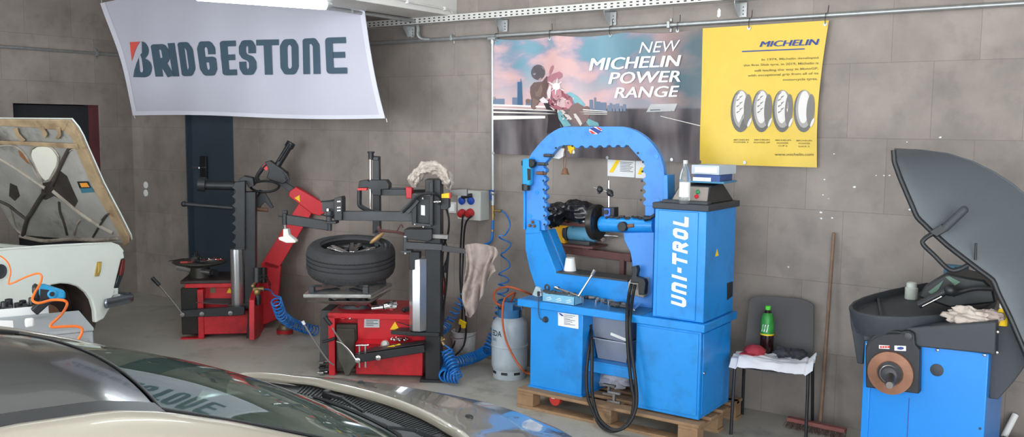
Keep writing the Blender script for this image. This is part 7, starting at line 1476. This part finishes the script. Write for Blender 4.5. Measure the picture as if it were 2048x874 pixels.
for sg in (-1, 1):
    def rail(s, t, sg=sg): y = -1.6+1.74*t; ex, ez = eg(y); x = ex*(.90+.12*s)*sg; return Q.w(x, y, ez+CR*.2*(1-s)+.005)
    build('roof_moulding', MB().grid(rail, 3, 40, .006), m_trim, fc_)
    def side(s, t, sg=sg):
        y = -1.6+2.62*t; ex, ez = eg(y); k = s; x = ex*1.02+.075*sin(k*pi/2); z = ez+.004-.085*(1-cos(k*pi/2))+.010*sin(min(1, k*2)*pi)
        return Q.w(x*sg, y, z)
    build('roof_rail', MB().grid(side, 8, 60, .012), m_champ, fc_)
    def glass(s, t, sg=sg):
        y = -1.4+2.3*t; ex, ez = eg(y); a = V((ex*1.02+.07, 0, ez-.08)); z1 = .93; z = a.z*(1-s)+z1*s; x = a.x*(1-s)+.83*s; return Q.w(x*sg, y, min(z, a.z))
    build('side_window', MB().grid(glass, 4, 24, .004), m_glassroof, fc_)
    def flank(s, t, sg=sg):
        y = -2.2+4.35*t; z = .93-.70*s; zt2 = interp([(-2.2, .95), (1.0, .93), (1.7, .86), (2.15, .70)], y); z = zt2*(1-s)+.24*s
        x = .83+.035*sin(pi*min(1, s*1.3))-.12*max(0, (y-1.6)/.55)**2-.10*max(0, (-1.7-y)/.5)**2
        return Q.w(x*sg, y, z)
    build('body_side', MB().grid(flank, 14, 60, .02), m_champ, fc_)
    for yy in (1.35, -1.35):
        b = MB(); b.lathe([(.19, -.09), (.29, -.1), (.31, -.07), (.31, .07), (.29, .1), (.19, .09)], Q.w(.74*sg, yy, .31), Q.x, 40); w_ = build('wheel', b, m_rubber, fc_)
        b = MB(); b.lathe([(.19, -.04), (.19, .085), (.17, .07), (.05, .08), (0, .08)], Q.w(.74*sg, yy, .31), Q.x*sg, 30); build('rim', b, m_alu, w_)
m_ws = mat('green_windscreen_glass', (.42, .60, .52, 1), .02, trans=.9, ior=1.4, spec=.5)
BY = lambda s: 1.16-.17*s*s
BZ = lambda s: .985+.035*s*s
def wscr(s, t):
    s = 2*s-1; y0, y1 = hy(s)+.012, BY(s); y = y0*(1-t)+y1*t
    ex0, ez0 = eg(hy(s)); xx = (ex0*.97*(1-t)+.69*t)*s; z0 = ez0+CR*(1-s*s)+.001; z = z0*(1-t)+BZ(s)*t+.05*sin(pi*t)*(.35+.65*(1-s*s))
    return Q.w(xx, y, z)
build('windscreen', MB().grid(wscr, 28, 24, .005), m_ws, fc_)
b = MB(); b.tube([wscr(i/20., 0)+V((0, 0, .0)) for i in range(21)], .004, 8, 1); build('header_seal', b, m_trim, fc_)
for sg in (0, 1): b = MB(); b.tube([wscr(sg, i/16.) for i in range(17)], .006, 8, 1); build('screen_seal', b, m_trim, fc_)
# interior
b = MB()
def dash(s, t): x = -.66+1.32*s; y = .42+.62*t; return Q.w(x, y, .86+.06*sin(pi*t*.8)-.02*cos(s*9)*(1-t))
b.grid(dash, 20, 10, .05); build('dashboard', b, mat('dark_dashboard', rgb(40, 42, 44), .7), fc_)
for x_ in (-.35, .35): b = MB(); b.obox(Q.w(x_, -.55, .78), .46, .16, .62, Q.R @ Matrix.Rotation(-.2, 3, 'X')); b.obox(Q.w(x_, -.62, 1.15), .24, .1, .16, Q.R); b.obox(Q.w(x_, -.25, .5), .46, .5, .14, Q.R); build('front_seat', b, mat('seat_fabric', rgb(52, 52, 54), .9), fc_, bev=.05)
b = MB(); c = Q.w(-.35, .16, .92); b.tube([c+Q.x*.18*cos(t)+V((0, 0, .16*sin(t)))+Q.y*.07*sin(t) for t in [2*pi*k/22 for k in range(22)]], .015, 8, 1, closed=True); build('steering_wheel', b, m_black, fc_)
build('cabin_floor', MB().box(-.8, .8, -2.0, 1.2, .24, .30, Q), m_trim, fc_)
# bonnet
def hdy(s): return 1.34-.27*s*s
HZ = [(0, 1.015), (.10, 1.0), (.35, .95), (.6, .87), (.8, .775), (.92, .68), (1, .58)]
def hood_(s, t):
    s = 2*s-1; y0 = hdy(s); L_ = .95-.18*s*s; y = y0+L_*t; w = .84-.10*t*t; z = interp(HZ, t)+.010*s*s*(1-t)-.03*abs(s)**14
    # a soft power line along each flank
    z += .006*math.exp(-((abs(s)-.55)/.08)**2)*(1-t)
    return Q.w(w*s, y, z)
build('bonnet', MB().grid(hood_, 44, 44, .012), m_hoodp, fc_, sharp=80)
b = MB(); b.grid(lambda s, t: hood_(s, 0)-Q.y*(.024*sin(t*1.5))+V((0, 0, .003-.024*(1-cos(t*1.5)))), 44, 6, .004); build('bonnet_edge', b, m_champ, fc_, sharp=80)
for (u, v) in ((636, 757), (881, 818)):
    # washer jets sit a hand's width ahead of the bonnet edge
    s0 = .27 if u == 636 else .66; p = hood_(s0, .16); b = MB(); b.ball(p+V((0, 0, .002)), (.018, .012, .01), 12, 8); build('washer_jet', b, m_trim, fc_)
def cowl(s, t): 
    x = (2*s-1); a = wscr(s, 1)+V((0, 0, -.025)); b_ = hood_(s, 0)-Q.y*.02+V((0, 0, -.03)); return a*(1-t)+b_*t
build('cowl_panel', MB().grid(cowl, 40, 4, .006), m_trim, fc_)
b = MB()
for i in range(70):
    s = .2+.78*i/70.; a = cowl(s, .55)+V((0, 0, .002)); c = cowl(s, .95)+V((0, 0, .003)); b.bar(a, c, .005, .004)
o = build('cowl_grille', b, mat('grille_grey', rgb(58, 62, 64), .5), fc_)
def wiper(s0, s1, t0, t1, m0):
    b = MB(); a = cowl(s0, .5)+V((0, 0, .03)); e = wscr(s1, t1)+V((0, 0, .03)); mid = a.lerp(e, .45)+V((0, 0, .012)); b.bar(a, mid, .018, .014); b.bar(mid, e, .012, .01); b.lathe([(.018, -.02), (.02, 0), (.014, .016)], a, n=14)
    w_ = build('wiper_arm', b, m_trim, fc_, bev=.002); b = MB(); p0 = wscr(s1-m0, t1+.0)+V((0, 0, .014)); p1 = wscr(min(1, s1+m0), t1+.03)+V((0, 0, .014)); b.tube([wscr(s1-m0+(2*m0)*k/10., t0+(t1-t0)*k/10.)+V((0, 0, .014)) for k in range(11)], .007, 6, 1); build('wiper_blade', b, m_black, w_)
wiper(.30, .58, .90, .93, .20); wiper(.78, .80, .97, .86, .17)
# nose
def nose(s, t): s_ = 2*s-1; a = hood_(s, 1); return V((a.x, a.y, 0))+Q.y*(.05*sin(pi*t))+V((0, 0, a.z*(1-t)+.22*t))
build('front_bumper', MB().grid(nose, 30, 12, .02), m_champ, fc_)
def tail(s, t): s_ = 2*s-1; return Q.w(.76*s_, -2.2+.15*abs(s_)**3, .95*(1-t)+.24*t)
build('rear_bumper', MB().grid(tail, 20, 8, .02), m_champ, fc_)
def hatch(s, t): s_ = 2*s-1; ex, ez = eg(-1.6); return Q.w((ex*(1-t)+.78*t)*s_, -1.6-.6*t, (ez+CR*(1-s_*s_))*(1-t)+.95*t)
build('rear_window', MB().grid(hatch, 16, 10, .01), m_glassroof, fc_)
# ============================================================ light, world, camera
w = bpy.data.worlds.new('World'); SC.world = w; w.use_nodes = True; N = w.node_tree.nodes; L = w.node_tree.links
bg = N['Background']; bg.inputs['Color'].default_value = (.90, .95, 1.0, 1); bg.inputs['Strength'].default_value = WORLD
def portal(name, loc, rot, sx, sy):
    l = bpy.data.lights.new(name, 'AREA'); l.shape = 'RECTANGLE'; l.size = sx; l.size_y = sy; l.cycles.is_portal = True
    o = bpy.data.objects.new(name, l); COL.objects.link(o); o.location = loc; o.rotation_euler = rot
portal('doorway_light', ((-8.6+XR)/2, YF-.1, 1.72), (radians(90), 0, 0), XR+8.6, 3.45)
portal('side_opening_light', (XR+.1, -1, 1.7), (radians(90), 0, radians(90)), 5, 3.4)
cam = bpy.data.cameras.new('camera'); co_ = bpy.data.objects.new('camera', cam); COL.objects.link(co_)
cam.sensor_width = 36; cam.lens = FPX/2048*36; cam.clip_start = .05; cam.clip_end = 100
M = Matrix((RT, UP, -FW)).transposed().to_4x4(); M.translation = CAM; co_.matrix_world = M
SC.camera = co_
SC.view_settings.view_transform = 'Standard'; SC.view_settings.look = 'None'; SC.view_settings.gamma = 1; SC.view_settings.exposure = EXPO
SC.view_settings.use_curve_mapping = False
for o in bpy.data.objects:
    if '_w' in o: del o['_w']
